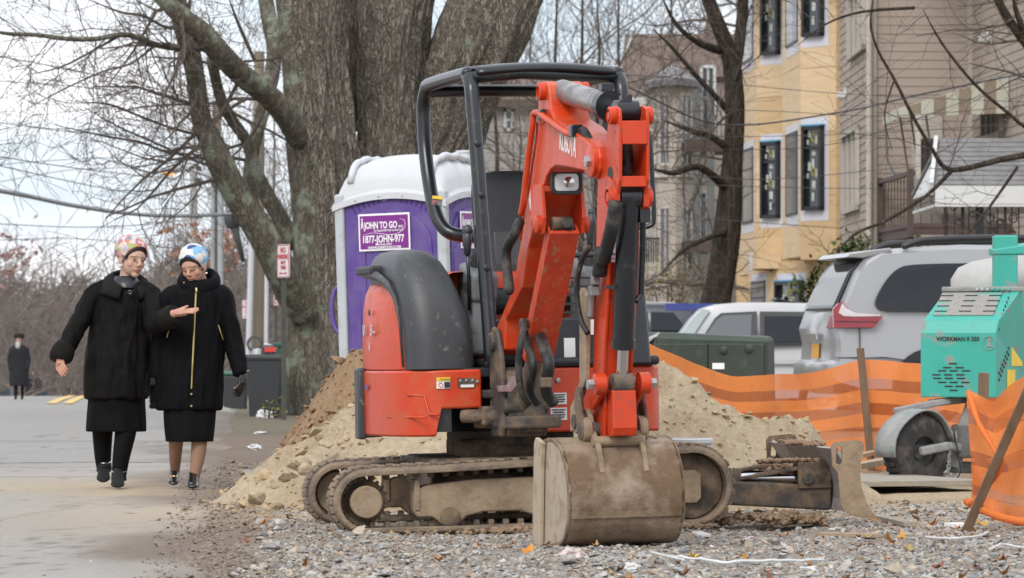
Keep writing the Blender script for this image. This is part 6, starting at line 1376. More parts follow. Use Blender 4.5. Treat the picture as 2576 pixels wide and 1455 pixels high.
MB().add([V((gx0-.4,Dg-.4,PZ(262,Dg))),V((gx1+.4,Dg-.4,PZ(262,Dg))),V((gx1-1.5,Dg+4,PZ(170,118))),V((gx0+1.6,Dg+4,PZ(170,118)))],[(0,1,2,3)]).build('roof', 'brown_roof', gh, solid=.2)
wall(gh, (gx1,Dg), (gx1-.3,Dg+8), -.5, PZ(255,Dg), 'grey_house', 'end_wall')
# ================================================================== vehicles, fence, mixer, street things
M('silver_paint', (.325,.33,.342), .28, metal=.25, var=.03, vs=2, coat=.6); M('white_car', (.46,.46,.47), .3, var=.03, coat=.6); M('navy_car', (.022,.028,.045), .3, var=.05, coat=.5)
M('tail_red', (.24,.006,.012), .18, var=.15, vs=4, coat=.8); M('tail_clear', (.50,.46,.46), .2, coat=.8); M('car_black', (.02,.021,.023), .4)
M('tyre', (.03,.028,.027), .85, var=.3, vs=8, dirt=(.12,.095,.08), damt=.30, ds=8, bump=.003, bs=60); M('plate_yellow', (.62,.32,.06), .6)
glass_mat('car_glass', (.022,.025,.030), .05, spec=.45); MATS['car_glass'].node_tree.nodes['Principled BSDF'].inputs['Coat Weight'].default_value = 0; MATS['car_glass'].node_tree.nodes['Principled BSDF'].inputs['Specular IOR Level'].default_value = .25; glass_mat('windshield', (.34,.38,.38), .1)
M('dark_green', (.030,.042,.030), .5, var=.08, vs=3, dirt=(.07,.08,.07), damt=.2, ds=5)
M('teal_paint', (.040,.35,.285), .42, var=.07, vs=3, dirt=(.26,.25,.23), damt=.26, ds=7, soft=.05); M('teal_cement', (.05,.38,.31), .7, var=.1, dirt=(.27,.255,.235), damt=.66, ds=4, soft=.07, bump=.002, bs=50)
M('cement', (.27,.27,.265), .9, var=.2, vs=8, bump=.006, bs=45, dirt=(.10,.25,.22), damt=.16, ds=9); M('cement_dark', (.12,.12,.115), .9, var=.3, vs=8, bump=.006, bs=45)
M('cement_pale', (.40,.395,.38), .8, var=.12, vs=5, bump=.003, bs=30)
M('stake_wood', (.16,.105,.065), .85, var=.25, vs=3, stretch=(6,6,.8), bump=.002, bs=20); M('pale_wood', (.36,.28,.19), .85, var=.2, vs=3, stretch=(1,5,5)); M('grey_wood', (.27,.24,.20), .9, var=.2, vs=4, stretch=(1,4,4), dirt=(.35,.29,.2), damt=.3)
def net_mat(name, col, dens, sc):
    m = bpy.data.materials.new(name); m.use_nodes = True; n = m.node_tree.nodes; l = m.node_tree.links; out = n['Material Output']
    d = n.new('ShaderNodeBsdfDiffuse'); d.inputs[0].default_value = (*col, 1); t = n.new('ShaderNodeBsdfTranslucent'); t.inputs[0].default_value = (*col, 1); tr = n.new('ShaderNodeBsdfTransparent')
    a = n.new('ShaderNodeMixShader'); a.inputs[0].default_value = .35; l.new(d.outputs[0], a.inputs[1]); l.new(t.outputs[0], a.inputs[2])
    tc = n.new('ShaderNodeUVMap'); w1 = n.new('ShaderNodeTexWave'); w1.bands_direction = 'X'; w1.inputs['Scale'].default_value = sc; w2 = n.new('ShaderNodeTexWave'); w2.bands_direction = 'Y'; w2.inputs['Scale'].default_value = sc
    ns = n.new('ShaderNodeTexNoise'); ns.inputs['Scale'].default_value = 3.; ns.inputs['Detail'].default_value = 4; l.new(tc.outputs[0], w1.inputs['Vector']); l.new(tc.outputs[0], w2.inputs['Vector']); l.new(tc.outputs[0], ns.inputs['Vector'])
    mx = n.new('ShaderNodeMath'); mx.operation = 'MAXIMUM'; l.new(w1.outputs['Fac'], mx.inputs[0]); l.new(w2.outputs['Fac'], mx.inputs[1])
    r = n.new('ShaderNodeMapRange'); r.inputs[1].default_value = 1-dens-.2; r.inputs[2].default_value = 1-dens+.2; l.new(mx.outputs[0], r.inputs[0])
    ad = n.new('ShaderNodeMapRange'); ad.inputs[1].default_value = .3; ad.inputs[2].default_value = .7; ad.inputs[3].default_value = .85; ad.inputs[4].default_value = 1.1; l.new(ns.outputs['Fac'], ad.inputs[0])
    mu = n.new('ShaderNodeMath'); mu.operation = 'MULTIPLY'; mu.use_clamp = True; l.new(r.outputs[0], mu.inputs[0]); l.new(ad.outputs[0], mu.inputs[1])
    s = n.new('ShaderNodeMixShader'); l.new(mu.outputs[0], s.inputs[0]); l.new(tr.outputs[0], s.inputs[1]); l.new(a.outputs[0], s.inputs[2]); l.new(s.outputs[0], out.inputs['Surface']); MATS[name] = m
net_mat('net_dense', (.86,.29,.09), .86, 30.); net_mat('net_open', (.66,.19,.06), .42, 30.)
def uv_grid(o, nu, nv, su, sv):
    uv = o.data.uv_layers.new(name='UVMap'); k = 0
    for p in o.data.polygons:
        for li in p.loop_indices:
            vi = o.data.loops[li].vertex_index; uv.data[li].uv = ((vi % (nu+1))/nu*su, (vi//(nu+1))/nv*sv)
def net_fence(par, bands, nu, fn, su):
    """bands of woven tape; fn(u, v) -> point, v from top (0) to hem (1)"""
    for v0, v1, dense in bands:
        nv = 6; b = MB(); b.grid(lambda u, v: fn(u, lerp(v0, v1, v)), nu, nv); o = b.build('woven_band', 'net_dense' if dense else 'net_open', par, smooth=True); uv_grid(o, nu, nv, su, 1.05*(v1-v0))
# --------------------------------------------------------------- orange safety fence behind
nf = thing('safety_fence', V((2.2, 32, .02)), 'long orange woven safety fence sagging between wooden stakes behind the sand', 'fence')
TOPL = [(1560,818),(1656,874),(1740,916),(1845,944),(1923,948),(2001,940),(2118,922),(2167,908),(2240,904),(2320,917),(2430,940),(2580,960),(2760,985)]
BOTL = [(1560,1165),(1780,1190),(1960,1200),(2170,1195),(2430,1215),(2760,1235)]
def fD(px): return interp([(1560,30.6),(1860,31.4),(2170,32.0),(2320,31.6),(2760,30.0)], px)
def ffn(u, v):
    px = lerp(1560, 2760, u); D = fD(px); top = interp(TOPL, px); q = max(0, min(1, (px-1560)/1200)); bot = interp(BOTL, px); py = lerp(top, bot, v)
    p = P(px, py, D); p.y += .045*math.sin(px*.022+v*2.5)+.03*nz(px*.01, v*3)+.08*v; p.z += .012*math.sin(px*.03)*(1-v); return p
BANDS = [(0,.16,True),(.16,.26,False),(.26,.37,True),(.37,.47,False),(.47,.58,True),(.58,.67,False),(.67,.77,True),(.77,.85,False),(.85,1.,True)]
net_fence(nf, BANDS, 70, ffn, 11.)
def stake(par, a, c, w_=.05, nm='stake'):
    b = MB(); b.bar(a, c, w_*1.1, w_*.8, up=(0,1,0)); return b.build(nm, 'stake_wood', par, bevel=.004)
stake(nf, P(2196,1215,31.85), P(2164,876,31.85), .05); stake(nf, P(1590,1180,30.7)-V((0,0,.1)), P(1585,800,30.7), .05)
# --------------------------------------------------------------- orange safety fence in front, right edge
n2 = thing('safety_fence', V((PX(2500, 21.8), 21.8, .0)), 'crumpled orange safety fence wrapped round leaning stakes beside the mixer', 'fence')
def gfn(u, v):
    px = lerp(2432, 2800, u); D = 21.8-.9*u+.25*math.sin(u*9)*(.3+v*.5)+.10*nz(u*6, v*3, 2); top = interp([(2432,985),(2455,990),(2500,1010),(2560,960),(2600,930),(2800,900)], px)
    bot = interp([(2432,1275),(2470,1285),(2540,1308),(2600,1318),(2800,1340)], px); py = lerp(top, bot, v)+14*nz(u*5, v*2.5, 6)
    p = P(px-18*v*(1-u)*math.sin(v*2.6)*-1, py, D); return p
net_fence(n2, [(0,.18,True),(.18,.30,False),(.30,.50,True),(.50,.62,False),(.62,.80,True),(.80,.88,False),(.88,1.,True)], 60, gfn, 4.)
stake(n2, P(2428,1342,21.55), P(2600,950,21.2), .042); stake(n2, P(2470,1190,22.6), P(2475,938,22.6), .05); stake(n2, P(2455,1250,21.9), P(2470,1000,22.2), .03, 'fence_lath')
b = MB(); b.tube([V(q) for q in smooth_path([tuple(P(*q)) for q in ((2436,985,21.8),(2460,1060,21.6),(2500,1130,21.45),(2520,1170,21.4),(2480,1230,21.5),(2440,1270,21.6))], 5)], [.012+.010*abs(nz(i*.4,1)) for i in range(26)], 7); o = b.build('twisted_hem', 'net_dense', n2, smooth=True)
o.data.uv_layers.new(name='UVMap')
b = MB(); b.tube([V(q) for q in smooth_path([tuple(P(*q)) for q in ((2432,1262,21.7),(2470,1282,21.5),(2530,1305,21.3),(2600,1316,21.1),(2700,1320,20.9))], 5)], [.020+.012*abs(nz(i*.3,4)) for i in range(21)], 8); o = b.build('rolled_hem', 'net_dense', n2, smooth=True); o.data.uv_layers.new(name='UVMap')
# --------------------------------------------------------------- transformer cabinet
DG = 38.; gx0, gx1 = PX(1655, DG), PX(1933, DG-.3); ztop = PZ(838, DG)
tb = thing('transformer_cabinet', V(((gx0+gx1)/2, DG+.4, .1)), 'dark green steel utility cabinet behind the orange fence', 'utility cabinet')
b = MB(); z0 = .08; zt2 = PZ(840,DG)
b.loft([[V((gx0-.02,DG,z0)),V((gx1,DG-.3,z0)),V((gx1+.12,DG+.5,z0)),V((gx0-.10,DG+.75,z0))],[V((gx0-.02,DG,zt2-.03)),V((gx1,DG-.3,zt2-.06)),V((gx1+.10,DG+.5,zt2-.05)),V((gx0-.10,DG+.75,zt2-.02))],[V((gx0+.02,DG+.05,zt2+.015)),V((gx1-.03,DG-.24,zt2-.03)),V((gx1+.06,DG+.45,zt2-.02)),V((gx0-.06,DG+.70,zt2+.02))]]); b.build('housing', 'dark_green', tb, bevel=.012)
Fg = frame(V((gx0-.02,DG,0)), (gx1-gx0+.02,-.3,0), (0,0,1)); Lg = math.hypot(gx1-gx0, .3)
for a, c in ((.01,.475),(.485,.985)): 
    dr = MB(Fg).box((Lg*(a+c)/2, (z0+zt2)/2-.04, .012),(Lg*(c-a),zt2-z0-.10,.02)).build('door', 'dark_green', tb, bevel=.006)
    if a > .3:
        for fx in (.62,.85):
            q = MB(Fg).lathe([(.045,0),(.036,.012),(.016,.016),(.016,.026),(0,.026)], Matrix.Translation((Lg*fx, PZ(882-(fx-.62)*14,DG), .022)), 18).build('bolt_recess', 'dark_green', dr, smooth='auto')
        MB(Fg).box((Lg*.575, PZ(921,DG), .026),(.11,.055,.004)).build('data_label', 'white_decal', dr)
MB().add([V((gx0-.02,DG,zt2-.03)),V((gx0+.02,DG+.05,zt2+.012)),V((gx0-.16,DG+.6,zt2-.08)),V((gx0-.10,DG+.3,zt2-.1))],[(0,1,2,3)]).build('corner_plate', 'cement_pale', tb, solid=.01)
# --------------------------------------------------------------- cars
def extrude_body(prof, y0, y1, tum=0., zref=None, inset=.0):
    """side profile (x,z) at two sides; tumblehome leans the upper part inwards"""
    def row(y, s): return [V((x, y+s*tum*max(0, z-zref), z)) for x, z in prof]
    return [row(y0, 1), row(y1, -1)]
def wheel(par, m, r, w_, mat='tyre', rim='silver_paint'):
    o = MB(m).lathe([(r*.62,-w_/2),(r*.9,-w_/2),(r,-w_/2+.03),(r,w_/2-.03),(r*.9,w_/2),(r*.62,w_/2)], n=32).build('wheel', mat, par, smooth='auto')
    MB(m).lathe([(0,w_/2-.03),(r*.2,w_/2-.02),(r*.25,w_/2-.05),(r*.58,w_/2-.03),(r*.62,w_/2-.0)], n=24).build('rim', rim, o, smooth='auto'); return o
# silver minivan: local x forward (towards picture right), y to the far side, z up; rear left corner near the picture
VD = 41.; vth = R(6.5)
van = thing('minivan', V((PX(2030, VD)+2.4, VD+.4, .16)), 'silver minivan with red tail lamp parked behind the orange fence', 'minivan')
VM = Matrix.Translation((PX(2096, VD), VD, .17)) @ Matrix.Rotation(vth, 4, 'Z')
# the near flank lies at y=0, body width 1.95 to y=+1.95
prof = [(.16,.30),(.02,.36),(-.06,.50),(-.05,.60),(.02,.64),(.03,.80),(.0,.95),(.05,1.10),(.24,1.50),(.36,1.64),(.50,1.72),(1.3,1.77),(2.6,1.76),(3.5,1.68),(4.3,1.25),(5.0,1.05),(5.05,.5),(4.95,.3)]
b = MB(VM); NP = len(prof); rows = []
def tum(z): return .0 if z < .95 else .16*((z-.95)/.8)**1.3
def nose(x): return .10*sstep(.5, -.05, x)
for f in (0,.02,.06,.5,.94,.98,1.0):
    row = []
    for x, z in prof:
        ins = tum(z); y0, y1 = ins, 1.95-ins; e = min(f, 1-f); rnd = (.06-e)/.06*.05 if e < .06 else 0
        xs = x+ (.05*(1-min(1, e/.06)) if x < .7 else 0)*sstep(.9, .0, x); row.append(V((xs, lerp(y0, y1, f), z-rnd*sstep(1.3,1.7,z))))
    rows.append(row)
b.loft(rows); b.build('body', 'silver_paint', van, smooth='auto')
def side_pt(x, z, o=.012): return V((x, tum(z)-o, z))
def side_panel(pts, nm, mat, par=van, o=.012, th=.01):
    return MB(VM).add([side_pt(x,z,o) for x, z in pts]+[side_pt(x,z,-.02) for x, z in pts], [tuple(range(len(pts)-1,-1,-1)), tuple(range(len(pts),2*len(pts)))]+[(i,(i+1) % len(pts),len(pts)+(i+1) % len(pts),len(pts)+i) for i in range(len(pts))]).build(nm, mat, par)
rq = smooth_path([(.42,1.18),(.44,1.26),(.54,1.42),(.66,1.53),(.82,1.57),(1.3,1.585),(1.70,1.585)], 3)
side_panel(rq+[(1.70,1.10),(.9,1.115),(.56,1.115),(.46,1.135)], 'rear_side_window', 'car_glass'); side_panel([(1.76,1.585),(3.0,1.56),(3.25,1.45),(3.3,1.10),(1.76,1.10)], 'side_window', 'car_glass')
side_panel([(1.715,1.60),(1.745,1.60),(1.745,.45),(1.715,.45)], 'door_gap', 'car_black', o=.004)
side_panel([(.20,.66),(.50,.665),(1.0,.60),(1.0,.608),(.5,.673)], 'bumper_seam', 'car_black', o=.006)
# lamp, wrapping from flank to the tail
lampo = [(.0,1.14),(.05,1.19),(.094,1.21),(.12,1.16),(.215,1.10),(.47,1.085),(.485,1.065),(.40,.96),(.0,.955)]
tl = side_panel(lampo, 'tail_lamp', 'tail_red', o=.030)
side_panel([(.09,1.195),(.12,1.152),(.215,1.10),(.46,1.083),(.47,1.068),(.2,1.064),(.1,1.068),(.05,1.10)], 'clear_strip', 'tail_clear', tl, o=.036)
side_panel([(.02,1.022),(.44,1.015),(.44,1.010),(.02,1.016)], 'dark_line', 'car_black', tl, o=.037)
side_panel([(.26,.95),(.266,.95),(.266,.66),(.26,.66)], 'panel_gap', 'car_black', o=.006); side_panel([(.02,.66),(.26,.665),(.26,.672),(.02,.668)], 'panel_gap', 'car_black', o=.006)
# tailgate pieces (tail plane faces picture left)
def tail_pt(y, z, o=.012):
    x = interp([(z_, x_) for x_, z_ in sorted(prof[2:11], key=lambda q: q[1])], z); e = min(y, 1.95-y); return V((x-o+.045*max(0,1-e/.12), lerp(tum(z), 1.95-tum(z), y/1.95), z))
def tail_panel(pts, nm, mat, par=van, o=.014): return MB(VM).add([tail_pt(y,z,o) for y, z in pts], [tuple(range(len(pts)))]).build(nm, mat, par, solid=.012)
MB(VM).grid(lambda u, v: tail_pt(lerp(.13,1.82,u), lerp(1.13,1.62,v), .022), 10, 10).build('rear_window', 'car_glass', van, smooth=True, solid=.01)
tail_panel([(.02,1.14),(.10,1.11),(.24,1.06),(.24,.95),(.02,.955)], 'tail_lamp', 'tail_red', o=.02)
tail_panel([(.68,.84),(1.27,.84),(1.25,.90),(.70,.90)], 'tailgate_handle', 'silver_paint', o=.05); tail_panel([(.80,.66),(1.15,.66),(1.15,.80),(.80,.80)], 'number_plate', 'plate_yellow', o=.02)
b = MB(VM); b.loft([[V((.17,.22+1.51*f,1.64)),V((.22,.20+1.55*f,1.69)),V((.60,.17+1.61*f,1.735)),V((.62,.17+1.61*f,1.70)),V((.34,.20+1.55*f,1.635))] for f in (0,.03,.5,.97,1)]); b.build('spoiler', 'silver_paint', van, smooth='auto', bevel=.012)
for y in (.20, 1.75):
    b = MB(VM); b.tube([V(q) for q in smooth_path([(.72,y,1.74),(.85,y,1.79),(1.0,y,1.815),(1.6,y,1.835),(2.6,y,1.83),(3.0,y,1.80),(3.15,y,1.75)], 4)], [.02]+[.034]*23+[.02], 8); b.build('roof_rail', 'car_black', van, smooth=True)
for x in (.98, 4.0):
    for y in (.12, 1.83): wheel(van, VM @ Matrix.Translation((x, y, .33)) @ Matrix.Rotation(R(90) if y < 1 else R(-90), 4, 'X'), .33, .22)
side_panel([(.98+.40*math.cos(a), .36+.40*math.sin(a)) for a in [math.pi*i/14 for i in range(15)]], 'wheel_arch', 'car_black', o=.006)
side_panel([(-.0,.33),(.25,.30),(4.9,.30),(4.9,.36),(.3,.36),(.02,.44)], 'sill', 'car_black', o=.008)
# white off-roader facing left
DS = 58.; suv = thing('white_suv', V((PX(1860, DS), DS+.9, -.15)), 'white off-road car with roof spoiler parked behind the green cabinet', 'car')
def suvp(pts): return [(PX(px, DS), PZ(py, DS)) for px, py in pts]
def side_car(root, D, prof, W, mat, pieces, tumb=.14, zb=1.0):
    b = MB(); rows = []
    for f in (0,.03,.5,.97,1.):
        row = []
        for x, z in prof:
            ins = tumb*max(0, z-zb)/.6+.02*(f in (0,1.)); row.append(V((x, D+lerp(ins, W-ins, f), z-(.03 if f in (0,1.) and z > zb+.3 else 0))))
        rows.append(row)
    b.loft(rows); b.build('body', mat, root, smooth='auto')
    for nm, pts, m_, o in pieces:
        q = [V((x, D+tumb*max(0, z-zb)/.6-o, z)) for x, z in pts]; MB().add(q, [tuple(range(len(q)-1,-1,-1))]).build(nm, m_, root, solid=.02)
body = suvp([(1535,1010),(1525,930),(1540,905),(1630,880),(1690,868),(1702,858),(1745,800),(1770,775),(1800,766),(1860,761),(1960,761),(2060,764),(2120,772),(2140,800),(2150,880),(2150,1000)])
zbs = PZ(868, DS)
side_car(suv, DS, body, 1.75, 'white_car', [('front_window', suvp([(1762,866),(1775,838),(1798,802),(1815,788),(1905,784),(1905,866)]), 'car_black', .02), ('rear_window', suvp([(1912,866),(1912,784),(2120,786),(2125,866)]), 'car_black', .02),
  ('window_glass', suvp([(1768,862),(1782,835),(1803,806),(1820,794),(1892,792),(1888,862)]), 'grey_glass', .035), ('window_glass', suvp([(1922,862),(1924,796),(2110,797),(2112,862)]), 'car_glass', .035), ('windshield_edge', suvp([(1700,858),(1744,800),(1768,778),(1788,780),(1765,812),(1735,858)]), 'windshield', .02), ('door_gap', suvp([(1906,868),(1909,868),(1909,1000),(1906,1000)]), 'car_black', .006), ('door_moulding', suvp([(1935,905),(2130,905),(2130,916),(1935,916)]), 'white_car', .03)], .16, zbs)
MB().bar((PX(1765,DS),DS-.1,PZ(865,DS)),(PX(1745,DS),DS-.14,PZ(862,DS)),.16,.14).build('door_mirror', 'white_car', suv, bevel=.03)
sp = MB().add([V((PX(1955,DS),DS+.2,PZ(751,DS))),V((PX(2030,DS),DS+.2,PZ(770,DS))),V((PX(2030,DS),DS+1.5,PZ(770,DS))),V((PX(1955,DS),DS+1.5,PZ(751,DS)))],[(0,1,2,3)]).build('sunroof_deflector', 'car_black', suv, solid=.03)
MB().box((PX(1985,DS),DS+.25,PZ(766,DS)),(.5,.06,.06)).build('deflector_foot', 'car_black', sp, bevel=.01)
for px in (1600, 2070):
    for y in (.12, 1.63): wheel(suv, Matrix.Translation((PX(px,DS), DS+y, .20)) @ Matrix.Rotation(R(90) if y < 1 else R(-90), 4, 'X'), .36, .22, rim='white_car')
# dark estate car further back
DE = 66.; est = thing('dark_estate_car', V((PX(1620, DE), DE+.8, -.2)), 'dark blue estate car partly hidden behind the excavator arm', 'car')
def ep(pts): return [(PX(px, DE), PZ(py, DE)) for px, py in pts]
side_car(est, DE, ep([(1330,960),(1330,880),(1345,850),(1365,800),(1390,776),(1440,768),(1700,770),(1740,782),(1775,830),(1860,845),(1875,900),(1870,960)]), 1.75, 'navy_car', [('side_window', ep([(1395,832),(1410,788),(1550,784),(1550,832)]), 'car_glass', .02), ('side_window', ep([(1556,832),(1556,784),(1630,785),(1630,832)]), 'car_glass', .02), ('side_window', ep([(1637,832),(1637,785),(1695,787),(1730,832)]), 'car_glass', .02)], .16, PZ(838, DE))
for y in (.3, 1.45): MB().bar((PX(1440,DE),DE+y,PZ(762,DE)),(PX(1700,DE),DE+y,PZ(764,DE)),.04,.05).build('roof_rail', 'silver_paint', est, bevel=.01)
for px in (1430, 1790):
    for y in (.12, 1.63): wheel(est, Matrix.Translation((PX(px,DE), DE+y, .12)) @ Matrix.Rotation(R(90) if y < 1 else R(-90), 4, 'X'), .33, .2)
MB().box((PX(1740,62),62.5,PZ(772,62)),(.75,.6,.10)).build('tarpaulin', M('blue_sheet', (.04,.06,.25), .5), label='folded blue tarpaulin lying on a car roof rack', cat='tarpaulin')
# --------------------------------------------------------------- towed mixer
DM = 28.6; mx_ = thing('concrete_mixer', V((PX(2400, DM), DM+.3, 0)), 'turquoise towed concrete mixer crusted with cement beside the fence', 'concrete mixer')
ang = R(-17); c0 = V((PX(2318, DM), DM, 0)); ex = V((math.cos(ang)*1., math.sin(ang), 0)); ey = V((-math.sin(ang), math.cos(ang), 0))
# front panel faces the viewer-left, side panel to the right recedes
fl, fr_ = V((PX(2319,DM), DM+.10, 0)), V((PX(2502,DM), DM-.08, 0)); dx = (fr_-fl); sdv = V((.30, .62, 0))
def mixp(px, py): 
    t = (px-2319)/(2502-2319); p = fl.lerp(fr_, t); return V((p.x, p.y, PZ(py, p.y)))
zlo, zmid, zsh, ztp = PZ(1000,DM), PZ(838,DM), PZ(805,DM), PZ(732,DM)
up_in = sdv*.55
bl0, br0 = V((fl.x,fl.y,zlo)), V((fr_.x,fr_.y,zlo)); bl1, br1 = V((fl.x,fl.y,zmid)), V((fr_.x,fr_.y,zmid)); bl2, br2 = bl1.lerp(bl1+sdv, .05)+V((.01,0,zsh-zmid)), br1.lerp(br1+sdv,.05)+V((.01,0,zsh-zmid))
bl3, br3 = V((PX(2380,DM+.35),DM+.42,ztp)), V((PX(2568,DM+.2),DM+.24,ztp))
bk = [q+sdv*1.25 for q in (V((fl.x,fl.y,zlo)), V((fr_.x,fr_.y,zlo)))]; bkT = [V((q.x,q.y,ztp)) for q in bk]
hood = MB(); vs = [bl0,br0,bl1,br1,bl2,br2,bl3,br3,bk[0],bk[1],bkT[0],bkT[1]]
hood.add(vs, [(0,1,3,2),(2,3,5,4),(4,5,7,6),(6,7,11,10),(0,8,9,1),(8,10,11,9),(1,9,11,7,5,3),(0,2,4,6,10,8)]); hd = hood.build('engine_hood', 'teal_paint', mx_, bevel=.006)
nrm_f = (br0-bl0).cross(V((0,0,1))).normalized()
if nrm_f.y > 0: nrm_f = -nrm_f
Ff = frame(bl0, br0-bl0, (0,0,1)); Wf = (br0-bl0).length
def fx(px): return (px-2319)/(2502-2319)*Wf
def fz(py): return PZ(py, DM)-zlo
# sloped louvre panel with cement film
Fs = frame(bl2, br2-bl2, bl3-bl2); Ws = (br2-bl2).length; Hs = (bl3-bl2).length
MB(Fs).box((Ws*.5+Hs*.0, Hs*.53, .004),(Ws*.80,Hs*.78,.006)).build('top_panel', 'teal_cement', hd)
for r in range(4):
    for c in range(3): MB(Fs).box((Ws*(.19+.32*c), Hs*(.26+.18*r), .009),(.085,.007,.006)).build('louvre', 'black_decal', hd)
sl = [(0,1),(0,2),(1,3),(2,3),(3,3),(4,3),(5,2),(6,1)]
ROW = [(948,(2398,)),(956,(2382,2412)),(965,(2370,2398,2424)),(973,(2358,2384,2410)),(981,(2358,2384,2412)),(989,(2372,2400,2426)),(998,(2388,2412))]
ROW = [(915,(2398,)),(925,(2384,2414)),(933,(2372,2400,2430)),(943,(2358,2386,2416)),(952,(2360,2388,2418)),(962,(2372,2400,2428)),(972,(2388,2414)),(982,(2400,))]
for py, xs in ROW:
    for px in xs: MB(Ff).box((fx(px), fz(py), .003),(.058,.009,.006)).build('grille_slot', 'black_decal', hd, bevel=.003)
b = MB(); b.text('WORKMAN II 350', Matrix.Identity(4), .05, .002, bold=.0012); xs = [p.x for p in b.v]; k_ = (fx(2462)-fx(2358))/max(xs)
b.v = [Ff @ V((p.x*k_+fx(2358), p.y*.80+fz(858), .004+p.z)) for p in b.v]; b.build('lettering', 'black_decal', hd)
b = MB(Ff); b.tube([(fx(2486)+.042*math.cos(t), fz(864)+.045*math.sin(t), .003) for t in [i*.35 for i in range(18)]], .003, 5, closed=True); b.build('badge_ring', 'cement', hd)
MB(Ff).prism([(fx(2486)-.018,fz(873)),(fx(2486)+.018,fz(873)),(fx(2486)+.008,fz(862)),(fx(2486)+.016,fz(852)),(fx(2486)-.014,fz(852)),(fx(2486)-.008,fz(862))], Matrix.Identity(4), .002, .005).build('badge_figure', 'cement', hd)
# side panel holes and labels
Fr = frame(br0, sdv, (0,0,1)); 
for k in range(7):
    for j in range(2):
        for zz, xx in ((.46,.05),(.12,.06)):
            MB(Fr).lathe([(0,0),(.011,0),(.011,.004),(0,.004)], Matrix.Translation((xx+.032*k, zz+.028*k+.045*j, .002)), 8).build('vent_hole', 'black_decal', hd)
MB(Fr).box((.42,.33,.004),(.22,.24,.004)).build('warning_label', 'yellow_decal', hd); MB(Fr).box((.30,.10,.004),(.16,.17,.004)).build('warning_label', 'yellow_decal', hd)
# lid hinge bar, drum, frame tower
MB().bar(bl3+V((-.02,0,.015)), br3+V((.05,0,.015)), .05, .035).build('hinge_bar', 'cement', mx_, bevel=.01)
for k in range(7): MB().ball(bl3.lerp(br3, .42+.07*k)+V((0,-.03,.012)), .011, 8, 5).build('hinge_knuckle', 'teal_paint' if k > 2 else 'cement_pale', mx_)
drm = Matrix.Translation((PX(2530,DM+1.0), DM+1.2, PZ(722,DM+1))) @ Matrix.Rotation(R(82),4,'Y')
MB(drm).lathe([(0,-.36),(.11,-.35),(.18,-.29),(.21,-.18),(.22,.1),(.19,.4),(.14,.5),(0,.5)], n=28).build('drum', 'cement_pale', mx_, smooth='auto')
Mt = V((PX(2528,DM+.5), DM+.5, 0)); b = MB(); b.box((Mt.x,Mt.y,PZ(670,DM+.5)),(.16,.16,.42)); b.build('tower_post', 'teal_paint', mx_, bevel=.01)
b = MB(); b.add([V((Mt.x-.09,Mt.y-.09,PZ(628,DM+.5))),V((Mt.x+.5,Mt.y-.09,PZ(596,DM+.5))),V((Mt.x+.5,Mt.y+.2,PZ(592,DM+.5))),V((Mt.x-.09,Mt.y+.2,PZ(622,DM+.5))),V((Mt.x-.09,Mt.y-.09,PZ(642,DM+.5))),V((Mt.x+.5,Mt.y-.09,PZ(640,DM+.5))),V((Mt.x+.5,Mt.y+.2,PZ(640,DM+.5))),V((Mt.x-.09,Mt.y+.2,PZ(642,DM+.5)))],[(0,1,2,3),(7,6,5,4),(0,4,5,1),(1,5,6,2),(2,6,7,3),(3,7,4,0)]); b.build('tower_cap', 'teal_paint', mx_, bevel=.01)
# chassis, axle, wheel, mudguard
b = MB(); b.bar(P(2455,1000,DM+.15), P(2395,1175,DM+.15), .10, .09, up=(0,1,0)); b.build('chassis_leg', 'cement', mx_, bevel=.012)
b = MB(); b.bar(P(2340,1015,DM+.1), P(2470,1000,DM+.3), .06, .05).bar(P(2250,1035,DM-.05), P(2390,1008,DM+.1), .045, .045); b.build('drag_bar', 'cement', mx_, bevel=.01)
MB().bar(P(2400,1175,DM+.12), P(2520,1180,DM+.9), .10, .08).build('chassis_beam', 'cement_dark', mx_, bevel=.012)
MB().box(P(2445,1110,DM+.3),(.24,.5,.22)).build('gear_case', 'cement_dark', mx_, bevel=.02)
wc = P(2305,1135,DM-.12); WM = Matrix.Translation(wc) @ Matrix.Rotation(R(90),4,'X') @ Matrix.Rotation(R(36),4,'Y')
rw = .245
wh = MB(WM).lathe([(.10,-.085),(.17,-.085),(.215,-.075),(rw,-.055),(rw,.055),(.215,.075),(.17,.085),(.10,.085)], n=36).build('wheel', 'tyre', mx_, smooth='auto')
MB(WM).lathe([(0,.03),(.05,.03),(.06,.0),(.12,.01),(.155,.06),(.17,.08)], n=28).build('rim', 'cement_dark', wh, smooth='auto')
for k in range(36):
    a = 2*math.pi*k/36
    for s in (-.028,.028): MB(WM @ Matrix.Rotation(a,4,'Z')).box((rw+.003,s*1.0,0) if False else (rw+.003,0,s),(.016,.026,.045)).build('tread_block', 'tyre', wh)
MB().bar(wc+V((.02,-.10,.0)), P(2385,1122,DM-.05), .05, .06).bar(P(2385,1122,DM-.05), P(2440,1130,DM+.2), .055, .055).build('axle_arm', 'cement', mx_, bevel=.015)
b = MB(); rows = []
for i in range(15):
    a = R(lerp(188, 12, i/14)); rr = .272+.008*math.sin(i*.9); 
    rows.append([WM @ V((rr*math.cos(a), rr*math.sin(a), zz)) for zz in (.10,.085,.03,-.03,-.10)])
b.loft(rows, closed=False); 
b.build('mudguard', 'cement', mx_, solid=.012, smooth=True)
MB().tube([P(2400,1090,DM-.06), P(2412,1150,DM-.08), P(2418,1185,DM-.1), P(2408,1205,DM-.1), P(2340,1218,DM-.15)], .006, 6).build('cable', 'hose', mx_)
